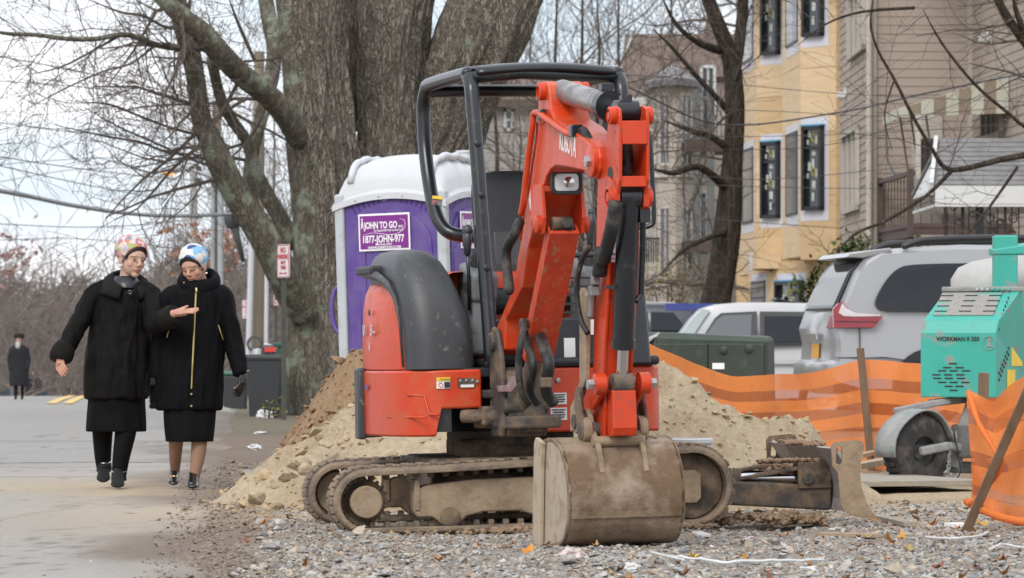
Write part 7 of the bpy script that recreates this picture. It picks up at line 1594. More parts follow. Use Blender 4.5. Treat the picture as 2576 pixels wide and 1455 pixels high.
for k in range(7): MB().tube([P(2386,1130+k*9,DM-.05)+V((.012*math.cos(t)*(k % 2), .012*math.cos(t)*((k+1) % 2), .022*math.sin(t))) for t in [i*.8 for i in range(8)]], .005, 5, closed=True).build('chain_link', 'cement', mx_)
# --------------------------------------------------------------- boards and scraps
def board_on(px0, py0, px1, py1, w_, t, mat, label, cat='board', nm='board', lift=.02, D0=None, D1=None):
    D0 = D0 or CZ*FPX/(py0-HOR); D1 = D1 or CZ*FPX/(py1-HOR); a = P(px0, py0, D0); c = P(px1, py1, D1); a.z = max(a.z, ground_z(a.x,a.y)+lift); c.z = max(c.z, ground_z(c.x,c.y)+lift)
    b = MB(); b.bar(a, c, w_, t); return b.build(nm, mat, label=label, cat=cat, bevel=.003)
board_on(2100,1228,2330,1250,.85,.035,'grey_wood','dusty plywood sheet lying on sand beside the dozer blade', lift=.06)
board_on(2150,1222,2230,1215,.10,.04,'pale_wood','short pale batten leaning on the plywood sheet', lift=.12); board_on(2160,1205,2205,1190,.06,.03,'pale_wood','splintered wood offcut behind the dozer blade', lift=.14)
board_on(2200,1312,2290,1338,.07,.025,'grey_wood','weathered narrow lath half buried in gravel near the blade tip')
board_on(2060,1352,2200,1360,.05,.02,'pale_wood','thin pale lath lying on the gravel before the blade')
board_on(1712,1325,1772,1352,.07,.016,'white_paint','short white trim strip beside the bucket', 'trim strip', 'trim_strip', .015)
board_on(1640,1405,1720,1422,.012,.010,'white_paint','thin white plastic strip curving over the gravel', 'strip', 'plastic_strip', .02)
def strip(pts, w_, label, nm='plastic_strip', cat='strip'):
    b = MB(); q = []
    for px, py in smooth_path(pts, 6):
        D = CZ*FPX/(py-HOR); p = P(px, py, D); q.append(V((p.x, p.y, ground_z(p.x,p.y)+.022)))
    b.tube(q, w_, 6); return b.build(nm, 'white_paint', label=label, cat=cat)
strip([(1700,1415),(1800,1428),(1900,1427),(2010,1422),(2070,1416)], .008, 'long white plastic strip snaking across the gravel')
strip([(2330,1366),(2400,1372),(2450,1368),(2485,1362)], .007, 'short white plastic strip near the leaning fence stake')
strip([(2490,1392),(2530,1384),(2576,1388)], .006, 'bent white strip at the foot of the fence gravel')
def scrap(px, py, r, mat, label, nm='crumpled_bag', cat='litter', seed=0, flat=.6, D=None, z=None):
    D = D or CZ*FPX/(py-HOR); x = PX(px, D); zz = ground_z(x, D) if z is None else z; bm = bmesh.new(); bmesh.ops.create_icosphere(bm, subdivisions=3, radius=1); b = MB(); vs = []
    for v in bm.verts:
        k = 1+.55*fbm(v.co.x+seed*3, v.co.y, v.co.z, 1.6, 4); vs.append(V((x+v.co.x*r*k, D+v.co.y*r*k, zz+.55*r*flat+v.co.z*r*k*flat)))
    bm.verts.index_update(); b.add(vs, [tuple(v.index for v in f.verts) for f in bm.faces]); bm.free(); return b.build(nm, mat, label=label, cat=cat)
M('bag_white', (.55,.54,.53), .5, var=.15, vs=20); M('bag_pink', (.50,.40,.38), .6, var=.3, vs=25)
scrap(1440,1410,.05,'bag_pink','crumpled pinkish paper wrapper on the gravel before the bucket', seed=1); scrap(1590,1432,.035,'bag_white','crumpled white paper ball on the gravel', seed=2); scrap(640,1133,.06,'bag_white','white plastic bag lying on the verge beside the walkers', seed=3)
scrap(655,1092,.06,'bag_white','flattened white bag near the black bin on the verge', seed=4, flat=.3); scrap(668,1052,.11,'bag_white','torn white carrier bag at the foot of the bin', seed=5, D=55); scrap(2100,1340,.03,'bag_white','small white shard on the gravel before the blade', seed=6, flat=.3); scrap(1885,1355,.03,'bag_white','small paper scrap on the gravel by the track', seed=7, flat=.35); scrap(2035,1440,.04,'bag_white','torn white paper near the gravel strip', seed=8, flat=.4); scrap(1260,1448,.035,'bag_pink','pale crushed cup lid on the gravel', seed=9, flat=.4); scrap(2370,1218,.10,'bag_white','clear plastic sheet scrap under the mixer', seed=10, D=29.2)
b = MB(); b.box(P(2405,1330,22.2)+V((0,0,.0)),(.10,.08,.06), .5); b.build('carton', 'white_decal', label='small white carton beside the leaning stake', cat='carton', bevel=.003)
b = MB(); Dk = 24.0; b.lathe([(.155,0),(.165,.01),(.165,.03),(.15,.035),(.15,-.10),(.0,-.10)], Matrix.Translation((PX(1722,Dk), Dk, PZ(1118,Dk))), 24); b.build('bucket_rim', 'white_plastic', label='white plastic pail rim half buried in the sand heap', cat='pail', smooth='auto')
# --------------------------------------------------------------- signs, bins, boulders
M('sign_face', (.62,.61,.62), .4, var=.04, vs=6); M('sign_red', (.45,.03,.04), .5); M('post_green', (.04,.05,.045), .6, var=.1, dirt=(.10,.07,.05), damt=.3, ds=5); M('bin_black', (.032,.034,.038), .5, var=.1, vs=3); M('bin_green', (.03,.13,.085), .5, var=.08); M('boulder', (.33,.29,.23), .9, var=.2, vs=3, bump=.02, bs=8); M('galv', (.36,.38,.39), .5, metal=.4, var=.1)
def no_parking(px, y0, y1, D, squash, label, zbase):
    h = (y1-y0)*D/FPX; w_ = h*.667; a = math.acos(squash); c = P(px, (y0+y1)/2, D); F_ = frame(c, (math.cos(a), -math.sin(a), 0), (0,0,1))
    t = thing('no_parking_sign', V((c.x, c.y+.04, zbase)), label, 'sign', 'no-parking signs along the verge')
    MB().box((c.x, c.y+.05, (zbase-.1+c.z+h*.5)/2),(.06,.03,c.z+h*.5-zbase+.1)).build('post', 'post_green', t)
    p = MB(F_).prism([(x, y) for x, y in [(q.x, q.y) for q in rrect(-w_/2,w_/2,-h/2,h/2,w_*.12,0,4)]], Matrix.Identity(4), -.004, .004).build('panel', 'sign_face', t)
    b = MB(F_); b.tube([V((q.x,q.y,.005)) for q in rrect(-w_*.46,w_*.46,-h*.473,h*.473,w_*.1,0,4)], .006*h/.45, 5, closed=True); b.build('border', 'sign_red', p)
    for s, y, sz, wf in (('NO',.25,.22,.42),('PARKING',.06,.20,.80),('ANY',-.10,.15,.42),('TIME',-.25,.15,.46)):
        b = MB(); b.text(s, Matrix.Identity(4), sz*h/.7*.72, .003, bold=.002); xs = [q.x for q in b.v]; k_ = w_*wf/(max(xs)-min(xs)); x0 = min(xs); b.v = [F_ @ V(((q.x-x0)*k_-w_*wf/2, q.y+y*h, .007+q.z)) for q in b.v]; b.build('lettering', 'sign_red', p)
    b = MB(F_); y = -.37*h; b.prism([(-w_*.32,y),(-w_*.2,y+.05*h),(-w_*.2,y+.015*h),(w_*.2,y+.015*h),(w_*.2,y+.05*h),(w_*.32,y),(w_*.2,y-.05*h),(w_*.2,y-.015*h),(-w_*.2,y-.015*h),(-w_*.2,y-.05*h)], Matrix.Identity(4), .005, .008); b.build('arrow', 'sign_red', p)
no_parking(713, 615, 699, 53.5, .60, 'white no-parking sign on a green post beside the mossy trunk', -.03)
no_parking(622, 755, 802, 101., .86, 'smaller far no-parking sign before the utility poles', -.55)
no_parking(694, 712, 770, 78., .35, 'edge-on no-parking sign half hidden behind the nearer sign', -.25)
DN = 56.; bc = V((PX(664, DN), DN+.2, -.03)); rb = thing('wheeled_bin', bc, 'big black wheeled rubbish bin standing on the verge by the sign', 'bin')
zt = PZ(898, DN); hb = zt-PZ(1056, DN); wb = 92*DN/FPX/2; z0 = PZ(1056, DN)
b = MB(); b.loft([[bc+V((x*s*wb, y*s*wb, z-bc.z)) for x, y in ((-1,-1),(1,-1),(1,1),(-1,1))] for z, s in ((z0,.80),(z0+.1,.82),(zt-.06,1.0),(zt,1.02))]); b.build('body', 'bin_black', rb, bevel=.03, bseg=3)
b = MB(); b.loft([[bc+V((x*s*wb, y*s*wb, z-bc.z)) for x, y in ((-1,-1),(1,-1),(1,1),(-1,1))] for z, s in ((zt-.05,1.06),(zt+.0,1.08),(zt+.03,1.0))]); b.build('rim', 'bin_black', rb, bevel=.015)
for sx in (-.6, .6): MB(Matrix.Translation(bc+V((sx*wb, wb*.8, z0-bc.z+.12))) @ Matrix.Rotation(R(90),4,'Y')).lathe([(0,-.03),(.13,-.03),(.13,.03),(0,.03)], n=18).build('wheel', 'tyre', rb)
DN2 = 60.; b2 = V((PX(722, DN2), DN2+.3, -.1)); gb = thing('green_bin', b2, 'narrow green bin between the black bin and the mossy trunk', 'bin')
zt2_ = PZ(868, DN2); b = MB(); b.loft([[b2+V((x*s*.17, y*s*.2, z-b2.z)) for x, y in ((-1,-1),(1,-1),(1,1),(-1,1))] for z, s in ((-.05,.85),(zt2_-.05,1.0))]); b.build('body', 'bin_green', gb, bevel=.02); MB().box(b2+V((0,0,zt2_-b2.z)),(.40,.46,.07)).build('lid', 'bin_green', gb, bevel=.02)
DN3 = 72.; b3 = V((PX(592, DN3), DN3, -.15)); g3 = thing('grey_bin', b3, 'dark grey bin behind the walking woman in the zipped coat', 'bin')
b = MB(); b.loft([[b3+V((x*s*.22, y*s*.25, z-b3.z)) for x, y in ((-1,-1),(1,-1),(1,1),(-1,1))] for z, s in ((-.2,.85),(PZ(945,DN3),1.0))]); b.build('body', 'bin_black', g3, bevel=.03); MB().box(b3+V((0,0,PZ(940,DN3)-b3.z)),(.5,.55,.06)).build('lid', 'bin_green', g3, bevel=.02)
# letterbox and bollard behind the bin
lb = thing('letterbox', V((PX(682,64), 64, -.1)), 'dark letterbox with red flag behind the black bin', 'letterbox'); MB().box((PX(682,64),64,PZ(885,64)),(.28,.4,.22)).build('box', 'bin_black', lb, bevel=.05); MB().box((PX(684,64),63.78,PZ(880,64)),(.2,.02,.07)).build('flag', 'red_decal', lb); MB().box((PX(682,64),64,(PZ(900,64)-.1)/2),(.08,.08,PZ(900,64)+.2)).build('post', 'stake_wood', lb); MB().bar(P(664,868,63.9),P(700,875,63.9),.14,.06).build('newspaper', 'bag_white', lb, bevel=.02)
bo_ = MB(); bo_.lathe([(.10,-.1),(.10,PZ(888,66)-.02),(.08,PZ(880,66)),(0,PZ(876,66))], Matrix.Translation((PX(648,66),66,0)), 16); bo_.build('bollard', 'galv', label='round grey steel bollard behind the black bin', cat='bollard', smooth='auto')
for px, py, D, r, l_ in ((590,1012,74,.42,'pale boulder lying on the verge behind the walkers'),(622,1008,76,.40,'second pale boulder behind the black bin'),(570,1030,70,.20,'low flat rock at the road edge behind the zipped coat')):
    b = MB(); cs = []; put_stone(b, cs, PX(px,D), D, PZ(py,D)-.1, r, (.3,.3,.3), random.Random(int(px))); b.build('boulder', 'boulder', label=l_, cat='boulder', bevel=.06, bseg=3, smooth=True)
# seedling by the bin, shrubs
def leafy(name, label, base, spots, n_, spr, sizes, pal, seed, stems=6, cat='shrub', mat='leaf_mix'):
    rg_ = random.Random(seed); t = thing(name, base, label, cat); base = V(base); b = MB()
    cs = [V(c) for c in spots]
    for c in cs:
        for k in range(max(1, stems//len(cs))):
            q = c+V((rg_.gauss(0,spr*.5), rg_.gauss(0,spr*.5), rg_.gauss(0,spr*.4))); b.tube([base+V((rg_.gauss(0,.05),rg_.gauss(0,.05),0)), base.lerp(q,.55)+V((rg_.gauss(0,.08),0,.05)), q], [.018,.012,.005], 4, cap=False)
    b.build('stems', 'twig', t, kind='stuff'); b = MB(); cols = []
    for k in range(n_):
        c = rg_.choice(cs); p = c+V((rg_.gauss(0,spr), rg_.gauss(0,spr), rg_.gauss(0,spr*.8))); r = rg_.uniform(*sizes); d = V((rg_.gauss(0,1), rg_.gauss(0,1), rg_.gauss(0,.6))).normalized(); u = d.cross(V((0,0,1))).normalized(); c_ = rg_.choice(pal); f = rg_.uniform(.75,1.25)
        i0 = len(b.v); b.v += [p, p+d*r+u*r*.42, p+d*r*2, p+d*r-u*r*.42]; b.f.append((i0,i0+1,i0+2,i0+3)); cols += [tuple(q*f for q in c_)]*4
    b.build('foliage', mat, t, cols=cols, kind='stuff'); return t
leafy('rhododendron', 'glossy evergreen shrub between the minivan and the plywood house', (PX(2085,68), 68, -.05), [P(px,py,68) for px, py in ((2060,700),(2085,668),(2110,640),(2130,625),(2035,715),(2020,735),(2150,620),(2170,615))], 620, .12, (.05,.09), [(.045,.075,.018),(.09,.12,.03),(.14,.17,.06),(.03,.05,.015)], 3, 16)
leafy('yellowing_shrub', 'yellow-green thinning shrub in front of the stucco house', (PX(1690,90), 90, -.1), [P(px,py,90) for px, py in ((1660,700),(1690,680),(1715,720),(1640,740),(1700,750),(1730,740),(1670,750),(1740,700))], 1300, .28, (.03,.055), [(.20,.155,.035),(.28,.20,.04),(.13,.12,.03),(.24,.22,.08)], 5, 24)
leafy('seedling', 'yellow-green seedling sprouting before the black bin', (PX(690,54.5), 54.5, -.02), [P(px,py,54.5) for px, py in ((682,1022),(692,1010),(700,1030),(688,1035))], 46, .05, (.03,.05), [(.16,.16,.035),(.25,.22,.05)], 6, 6, 'plant')
b = MB(); cols = []; rg_ = random.Random(8)
for k in range(1500):
    D = rg_.uniform(50, 60); x = rg_.uniform(xe(D)+1.2, PX(790, D)); z = G(x, D); h = rg_.uniform(.03,.10); a = rg_.uniform(0,6.28); c_ = rg_.choice([(.11,.11,.04),(.15,.13,.06),(.08,.085,.03)])
    i0 = len(b.v); b.v += [V((x,D,z)), V((x+.012*math.cos(a),D+.012*math.sin(a),z)), V((x+rg_.gauss(0,.03),D+rg_.gauss(0,.03),z+h))]; b.f.append((i0,i0+1,i0+2)); cols += [c_]*3
b.build('verge_grass', 'leaf_mix', cols=cols, label='thin winter grass on the verge round the black bin', cat='grass', kind='stuff')
# --------------------------------------------------------------- poles, street lamp, wires
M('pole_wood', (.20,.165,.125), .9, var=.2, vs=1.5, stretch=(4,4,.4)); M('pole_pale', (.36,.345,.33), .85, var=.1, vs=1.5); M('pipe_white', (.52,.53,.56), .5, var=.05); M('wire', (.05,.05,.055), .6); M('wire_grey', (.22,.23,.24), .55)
def pole(px0, y0, px1, y1, D, r, mat, label, cat='utility pole', nm='utility_pole'):
    a, c = P(px0, y0, D), P(px1, y1, D); t = thing(nm, V((a.x, D, min(a.z, -.5))), label, cat); MB().cyl(a, c, r, r*.8, n=12).build('shaft', mat, t, smooth='auto'); return t
pA = pole(650,1040,652,130,98,.15,'pole_wood','brown utility pole with white conduits behind the small sign')
for px0, px1, nm in ((622,634,.05),(668,672,.03)): MB().cyl(P(px0,1020,97.6), P(px1,560,97.6), nm+.02, n=8).build('conduit', 'pipe_white', pA, smooth='auto')
MB().tube([P(640,865,97.5)+V((.16*math.cos(t), 0, .16*math.sin(t)+.0)) for t in [i*.4 for i in range(16)]], .025, 6, closed=True).build('cable_coil', 'wire', pA)
pB = pole(545,1000,545,262,110,.14,'pole_wood','grey-brown utility pole with crossing conduits behind the street lamp'); 
for px in (536, 552): MB().cyl(P(px,700,109.7), P(px,440,109.7), .06, n=8).build('conduit', 'galv', pB, smooth='auto')
MB().box(P(545,446,109.6),(.5,.3,.22)).build('cable_box', 'pole_pale', pB, bevel=.04)
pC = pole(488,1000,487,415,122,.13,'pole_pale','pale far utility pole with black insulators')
for py in (418, 448): MB().cyl(P(500,py,121.5), P(500,py+22,121.5), .08, n=8).build('insulator', 'wire', pC, smooth='auto')
# street lamp on an arm, lit
D = 108.; sl_ = thing('street_lamp', P(556,1010,D), 'lit cobra-head street lamp glowing orange on a curved arm', 'street lamp')
MB().cyl(P(556,1010,D), P(556,440,D), .07, n=8).build('mast', 'galv', sl_, smooth='auto')
MB().tube([V(q) for q in smooth_path([tuple(P(*q, D)) for q in ((560,470),(545,455),(515,440),(480,428),(450,425),(430,430))], 4)], .045, 8).build('arm', 'galv', sl_, smooth=True)
hd_ = MB(); hd_.ball(P(432,427,D), (.26,.16,.11), 14, 8); hd_.build('lamp_head', 'galv', sl_, smooth=True)
gm = bpy.data.materials.new('lamp_glow'); gm.use_nodes = True; q = gm.node_tree.nodes['Principled BSDF']; q.inputs['Base Color'].default_value = (.9,.45,.15,1); q.inputs['Emission Color'].default_value = (1,.42,.10,1); q.inputs['Emission Strength'].default_value = .9
b = MB(); b.ball(P(424,436,D), (.16,.11,.085), 14, 8); b.build('bowl', gm, sl_, smooth=True)
def wire_line(pts, r, mat, label, sag=None, cat='cable', nm='overhead_cable'):
    b = MB(); b.tube([V(q) for q in smooth_path([tuple(P(*q)) for q in pts], 8)], r, 5); return b.build(nm, mat, label=label, cat=cat)
wire_line([(-60,470,72),(60,492,76),(180,517,82),(300,535,88),(400,543,93),(500,543,97),(590,538,100)], .045, 'wire_grey', 'thick bundled telephone cable sagging from the pole across the sky')
cl_ = MB(); cl_.ball(P(586,552,100), (.22,.2,.26), 10, 8); cl_.tube([P(586,560,100), P(600,610,100), P(612,660,100)], [.12,.07,.05], 8); cl_.build('splice_case', 'wire', label='black cable splice case hanging by the pole', cat='splice case', smooth=True)
WL = [[(-60,385,80),(150,418,86),(330,440,94),(470,452,104),(545,460,110)],[(-60,404,78),(200,462,88),(400,500,100),(490,520,118)],[(-60,300,84),(160,330,90),(380,345,98),(560,350,109)],[(-60,420,120),(120,405,118),(330,398,118),(490,425,121)],[(-60,470,130),(160,430,125),(380,410,120),(545,300,110)],[(-60,560,100),(200,572,104),(420,560,108),(650,520,98)],[(-60,132,70),(200,180,80),(420,230,90),(660,300,98)],[(-60,200,84),(300,230,92),(540,280,110)],[(0,715,130),(150,712,128),(300,706,124),(560,698,112)],[(650,160,98),(760,200,80),(1000,260,60)],[(-60,608,110),(150,600,112),(330,612,112),(545,640,110)]]
WLAB = ['thin wire from the lamp pole to the left','thin wire dipping towards the pale far pole','thin upper wire meeting the crossing conduit pole','faint far wire behind the street lamp','far wire climbing to the conduit pole top','low wire passing above the walkers','high wire crossing the lichen limbs','high far wire above the lamp','lowest wire just above the far wood','wire running into the maple stems','low far wire beneath the thick cable']
for l_, t in zip(WL, WLAB): wire_line(l_, .011, 'wire', t)
HL = [(205,215,'thick'),(180,140,'t'),(262,250,'t'),(300,330,'t'),(330,320,'t'),(395,350,'t'),(560,575,'t'),(360,300,'t')]
HLAB = ['thick service cable crossing before the plywood house','thin wire above the stucco eave','thin wire across the upper plywood','thin wire across the awning','pair wire across the plywood middle','slack wire before the bay windows','low wire crossing to the iron porch','wire sloping up to the tan corner']
HP = [[(1150,268,60),(1500,200,62),(1800,312,66),(2100,285,66),(2330,235,64),(2700,160,60)],[(1150,190,64),(1600,190,66),(2100,235,68),(2700,262,66)],[(1150,330,64),(1700,345,66),(2200,335,66),(2700,300,62)],[(1400,300,64),(1850,278,66),(2250,292,66),(2700,252,62)],[(1600,418,66),(1900,452,66),(2300,420,64),(2700,400,60)],[(1500,452,66),(1900,470,66),(2300,475,64),(2700,468,60)],[(1560,535,66),(1900,560,66),(2120,575,66)],[(1300,340,62),(1700,372,64),(2100,362,66),(2480,236,64),(2700,170,62)]]
for i, (l_, t) in enumerate(zip(HP, HLAB)): wire_line(l_, .014 if i == 0 else .0055, 'wire', t)
# ================================================================== people
attr_mat('skin', .62, .0006, 300., spec=.18)
M('fur_black', (.0046,.0040,.0038), .7, var=.6, vs=9, bump=.003, bs=120, spec=.13)
M('fur_brown', (.0075,.006,.0052), .8, var=.5, vs=9, bump=.006, bs=70, spec=.2)
M('coat_black', (.0034,.0035,.0045), .7, var=.3, vs=6, bump=.001, bs=160, spec=.10)
M('skirt_black', (.0050,.0052,.0065), .85, var=.3, vs=6, bump=.001, bs=200, spec=.12); M('leggings', (.0035,.0035,.004), .75, var=.2, spec=.15); M('suede', (.007,.0065,.007), .85, var=.3, vs=12); M('patent', (.012,.012,.012), .2, coat=.4); M('leather_glove', (.010,.010,.011), .4)
M('gold', (.62,.47,.22), .3, metal=1.); M('silver', (.6,.6,.6), .25, metal=1.); M('headband', (.010,.008,.009), .8); M('pearl', (.6,.58,.55), .25); M('blouse', (.012,.013,.018), .35, var=.8, vs=14)
def scarf_mat(name, base, cols, sc, seed):
    m = bpy.data.materials.new(name); m.use_nodes = True; n = m.node_tree.nodes; l = m.node_tree.links; b = n['Principled BSDF']; b.inputs['Roughness'].default_value = .55
    t = n.new('ShaderNodeTexCoord'); mp = n.new('ShaderNodeMapping'); mp.inputs['Location'].default_value = (seed, seed*.7, 0); mp.inputs['Rotation'].default_value = (.4,.5,.6); l.new(t.outputs['Object'], mp.inputs[0])
    ns = n.new('ShaderNodeTexNoise'); ns.inputs['Scale'].default_value = sc*.8; l.new(mp.outputs[0], ns.inputs['Vector']); sv = n.new('ShaderNodeVectorMath'); sv.operation = 'SCALE'; sv.inputs['Scale'].default_value = (2.2 if sc > 20 else .9)/sc; l.new(ns.outputs['Color'], sv.inputs[0]); va = n.new('ShaderNodeVectorMath'); l.new(mp.outputs[0], va.inputs[0]); l.new(sv.outputs[0], va.inputs[1])
    v = n.new('ShaderNodeTexVoronoi'); v.inputs['Scale'].default_value = sc; l.new(va.outputs[0], v.inputs['Vector'])
    s = n.new('ShaderNodeSeparateColor'); l.new(v.outputs['Color'], s.inputs[0]); r = n.new('ShaderNodeValToRGB'); r.color_ramp.interpolation = 'LINEAR' if sc > 20 else 'CONSTANT'; e = r.color_ramp.elements
    e[0].position = 0; e[0].color = (*base, 1); e[1].position = cols[0][0]; e[1].color = (*cols[0][1], 1)
    for p, c in cols[1:]: q = e.new(p); q.color = (*c, 1)
    l.new(s.outputs[0], r.inputs[0]); l.new(r.outputs[0], b.inputs['Base Color']); MATS[name] = m
scarf_mat('scarf_floral', (.56,.52,.47), [(.40,(.50,.10,.08)),(.50,(.28,.17,.40)),(.62,(.55,.52,.48)),(.72,(.30,.36,.10)),(.78,(.62,.33,.12)),(.84,(.12,.14,.30)),(.90,(.60,.56,.5))], 30., .3)
scarf_mat('scarf_blue', (.58,.56,.52), [(.34,(.12,.32,.58)),(.58,(.60,.57,.53)),(.76,(.03,.06,.20)),(.88,(.20,.40,.62))], 17., 1.7)
def mark_region(co, c, r): return ((co.x-c[0])/r[0])**2+((co.z-c[1])/r[1])**2
def make_head(b, HM, s=1.0, jaw=1.0):
    """adds skull, jaw, nose, lips, chin, ears to b; local frame: x to picture right when facing the viewer, -y is forward"""
    k = MB(HM @ Matrix.Scale(s, 4))
    k.ball((0,.012,.035),(.071,.090,.088),24,16); k.ball((0,-.018,-.035),(.058*jaw,.066,.070),20,14); k.ball((0,-.060,-.088),(.024,.022,.020),12,8); k.ball((0,-.030,.02),(.062,.062,.06),16,12)
    for sx in (-1,1):
        k.ball((sx*.034,-.053,-.024),(.025,.022,.028),12,8); k.ball((sx*.028,-.074,.022),(.021,.013,.010),10,8); k.ball((sx*.072,.012,-.012),(.010,.022,.032),10,8); k.ball((sx*.028,-.071,.0015),(.0145,.0125,.0100),12,8); k.ball((sx*.012,-.096,-.030),(.009,.010,.008),8,6)
    k.tube([(0,-.080,.016),(0,-.092,-.005),(0,-.104,-.024),(0,-.096,-.034)],[.008,.010,.012,.008],10)
    k.ball((0,-.083,-.0545),(.022,.012,.0055),14,8); k.ball((0,-.081,-.0655),(.019,.012,.0065),14,8)
    b.v += k.v; b.f += [tuple(i+len(b.v)-len(k.v) for i in f) for f in k.f]
def face_color(p, tone, looking_down=False):
    """own colours of a face: brows, lashes, iris, lips, flushed cheeks (head frame)"""
    c = tone
    if p.y < -.02:
        for sx in (-1,1):
            d = mark_region(p, (sx*.037,-.032), (.022,.022))
            if d < 1: c = mixc(c, (tone[0]*1.0, tone[1]*.84, tone[2]*.82), .5*(1-d))
            bx = (p.x*sx-.030)/.024
            if abs(bx) < 1 and abs(p.z-(.0225-.004*bx*bx-.002*bx)) < .0042: c = mixc(c, (.07,.045,.032), .55)
            ex = (p.x*sx-.030)/.0155
            if abs(ex) < 1:
                h = .0068*(1-ex*ex)**.5; dz = p.z-.0015
                if looking_down:
                    if abs(dz+.004) < .0032: c = mixc(c, (.06,.04,.03), .65)
                    elif 0 < dz < .012: c = mixc(c, (tone[0]*.85, tone[1]*.72, tone[2]*.7), .5)
                else:
                    if abs(dz) < h: c = mixc(c, (.07,.045,.035), .8) if abs(p.x*sx-.030) < .0055 else mixc(c, (.42,.38,.36), .5)
                    elif 0 < dz-h < .003: c = mixc(c, (.05,.03,.025), .6)
        if abs(p.x) < .0235 and p.y < -.06:
            u = p.x/.0235; hz = .0085*(1-u*u)**.6
            if abs(p.z+.060) < hz: c = mixc(c, (.36,.10,.095), .75)
            if abs(p.z+.0598) < .0018 and abs(u) < .9: c = mixc(c, (.12,.03,.03), .7)
    return c
def loft_px(b, secs, D, n=28, fold=.02, seed=0, cap=True):
    """stacked level rings: (px, py, half-width px, half-depth m, depth offset m)"""
    rings = []
    for px, py, hw, hd, dy in [q for q in smooth_path(secs, 4)]:
        c = P(px, py, D); w_ = hw*D/FPX; ring = []
        for j in range(n):
            a = 2*math.pi*j/n; f = 1+fold*nz(math.cos(a)*1.6+seed, math.sin(a)*1.6, c.z*2.2, 1.3)*2+fold*.8*sstep(1.0,.4,c.z)*math.sin(9*a+seed+2.5*nz(c.z*1.5,seed)); ring.append(V((c.x+w_*f*math.cos(a), D+dy+hd*f*math.sin(a), c.z)))
        rings.append(ring)
    b.loft(rings, cap=cap); return b
def hand(b, wrist, d, up, s=1.0, curl=.25, thumb=1, spread=.10):
    """palm, four unequal fingers with two bends, thumb from the side; d fingers, up back of hand"""
    d = V(d).normalized(); up = V(up); up = (up-d*up.dot(d)).normalized(); sd = d.cross(up)*thumb; m = Matrix(((sd.x,d.x,up.x,wrist[0]),(sd.y,d.y,up.y,wrist[1]),(sd.z,d.z,up.z,wrist[2]),(0,0,0,1))) @ Matrix.Scale(s, 4); k = MB(m)
    k.tube([(0,-.03,0),(0,0,0),(0,.035,0),(0,.075,0)],[.022,.024,.030,.028],10); k.ball((0,.045,0),(.038,.050,.015),14,10); k.ball((.022,.03,-.006),(.018,.03,.015),10,8)
    for i, (x, L_) in enumerate(((.029,.068),(.010,.076),(-.010,.070),(-.028,.055))):
        p = V((x,.085,0)); ang = curl*(1+.15*i); pts = [V((x*.8,.05,0)), p]; a = 0
        for seg in (.45,.32,.23): a += ang; p = p+V((math.sin(spread*(x/.03))*seg*L_, math.cos(a)*seg*L_, -math.sin(a)*seg*L_)); pts.append(p)
        k.tube(pts, [.0098,.0095,.009,.0082,.0068], 8)
    k.tube([(.026,.012,-.004),(.046,.036,-.008),(.056,.060,-.012),(.058,.080,-.016)],[.013,.0115,.010,.0075],8)
    b.v += k.v; b.f += [tuple(i+len(b.v)-len(k.v) for i in f) for f in k.f]
def headscarf(par, HM, s, mat, seed, cut=.020, bulge=1.0):
    b = MB(HM @ Matrix.Scale(s, 4)); nu, nv = 48, 26; N_ = V((0,.1785,.100)).normalized(); X_ = V((1,0,0)); Y_ = N_.cross(X_); tmax = math.acos(-(cut+.086)/.2046); rings = []
    for i in range(nv+1):
        th = max(.03, tmax*i/nv); ring = []
        for j in range(nu):
            ph = 2*math.pi*j/nu; q = N_*math.cos(th)+(X_*math.cos(ph)+Y_*math.sin(ph))*math.sin(th)
            fold = 1+.014*math.sin(9*(q.z*1.2+.8*q.x+.5*q.y)+seed+2*nz(q.x*1.5,q.y*1.5,q.z*1.5))+.022*nz(q.x*1.7, q.y*1.7, q.z*1.7+seed)+.03*sstep(.80,1.,i/nv)*math.sin(ph*1.0+seed)*.5
            p = V((.089*q.x*fold, .026+.116*q.y*fold*(bulge if q.y > 0 else 1), .050+.094*q.z*fold)); ring.append(V((p.x, p.y, max(p.z, -.088))))
        rings.append(ring)
    b.loft(rings, cap=False); b.add(rings[0], [tuple(range(nu))])
    o = b.build('headscarf', mat, par, smooth=True, solid=.008)
    # dark band at the hairline
    b = MB(HM @ Matrix.Scale(s, 4)); pts = []
    for k in range(25):
        a = math.pi*(.17+.66*k/24); x = .0735*math.cos(a); y = -.090*math.sin(a)+.014; z = -(y*1.5)-cut; pts.append(V((x, y, max(-.07, min(.078, z-.002)))))
    b.tube(pts, .0085, 7); b.build('hair_band', 'headband', par, smooth=True); return o
def finish_body(b, par, HM, s, tone, down, glove=None, voxel=.0036, legcol=None, zleg=None):
    o = b.build('body', 'skin', par); remesh(o, voxel, 6); inv = (HM @ Matrix.Scale(s, 4)).inverted(); me = o.data; ca = me.color_attributes.new('Col', 'FLOAT_COLOR', 'POINT')
    for i, v in enumerate(me.vertices):
        p = inv @ v.co
        if abs(p.x) < .13 and -.16 < p.z < .2 and abs(p.y) < .16: c = face_color(p, tone, down)
        elif zleg is not None and v.co.z < zleg: c = legcol
        else: c = (tone[0]*.96, tone[1]*.82, tone[2]*.78)
        ca.data[i].color = (*c, 1)
    return o
def drape(o, amp, seed):
    """pushes soft upright folds and wrinkles into a garment"""
    me = o.data; ns = [v.normal.copy() for v in me.vertices]
    for v, n_ in zip(me.vertices, ns):
        c = v.co; k = fbm(c.x*9+seed, c.y*9, c.z*2.3+seed, 1., 3); w_ = nz(c.x*22, c.y*22, c.z*15+seed)
        v.co = c+n_*(amp*(1-2*abs(k))*.9+amp*.18*w_)
    me.update()
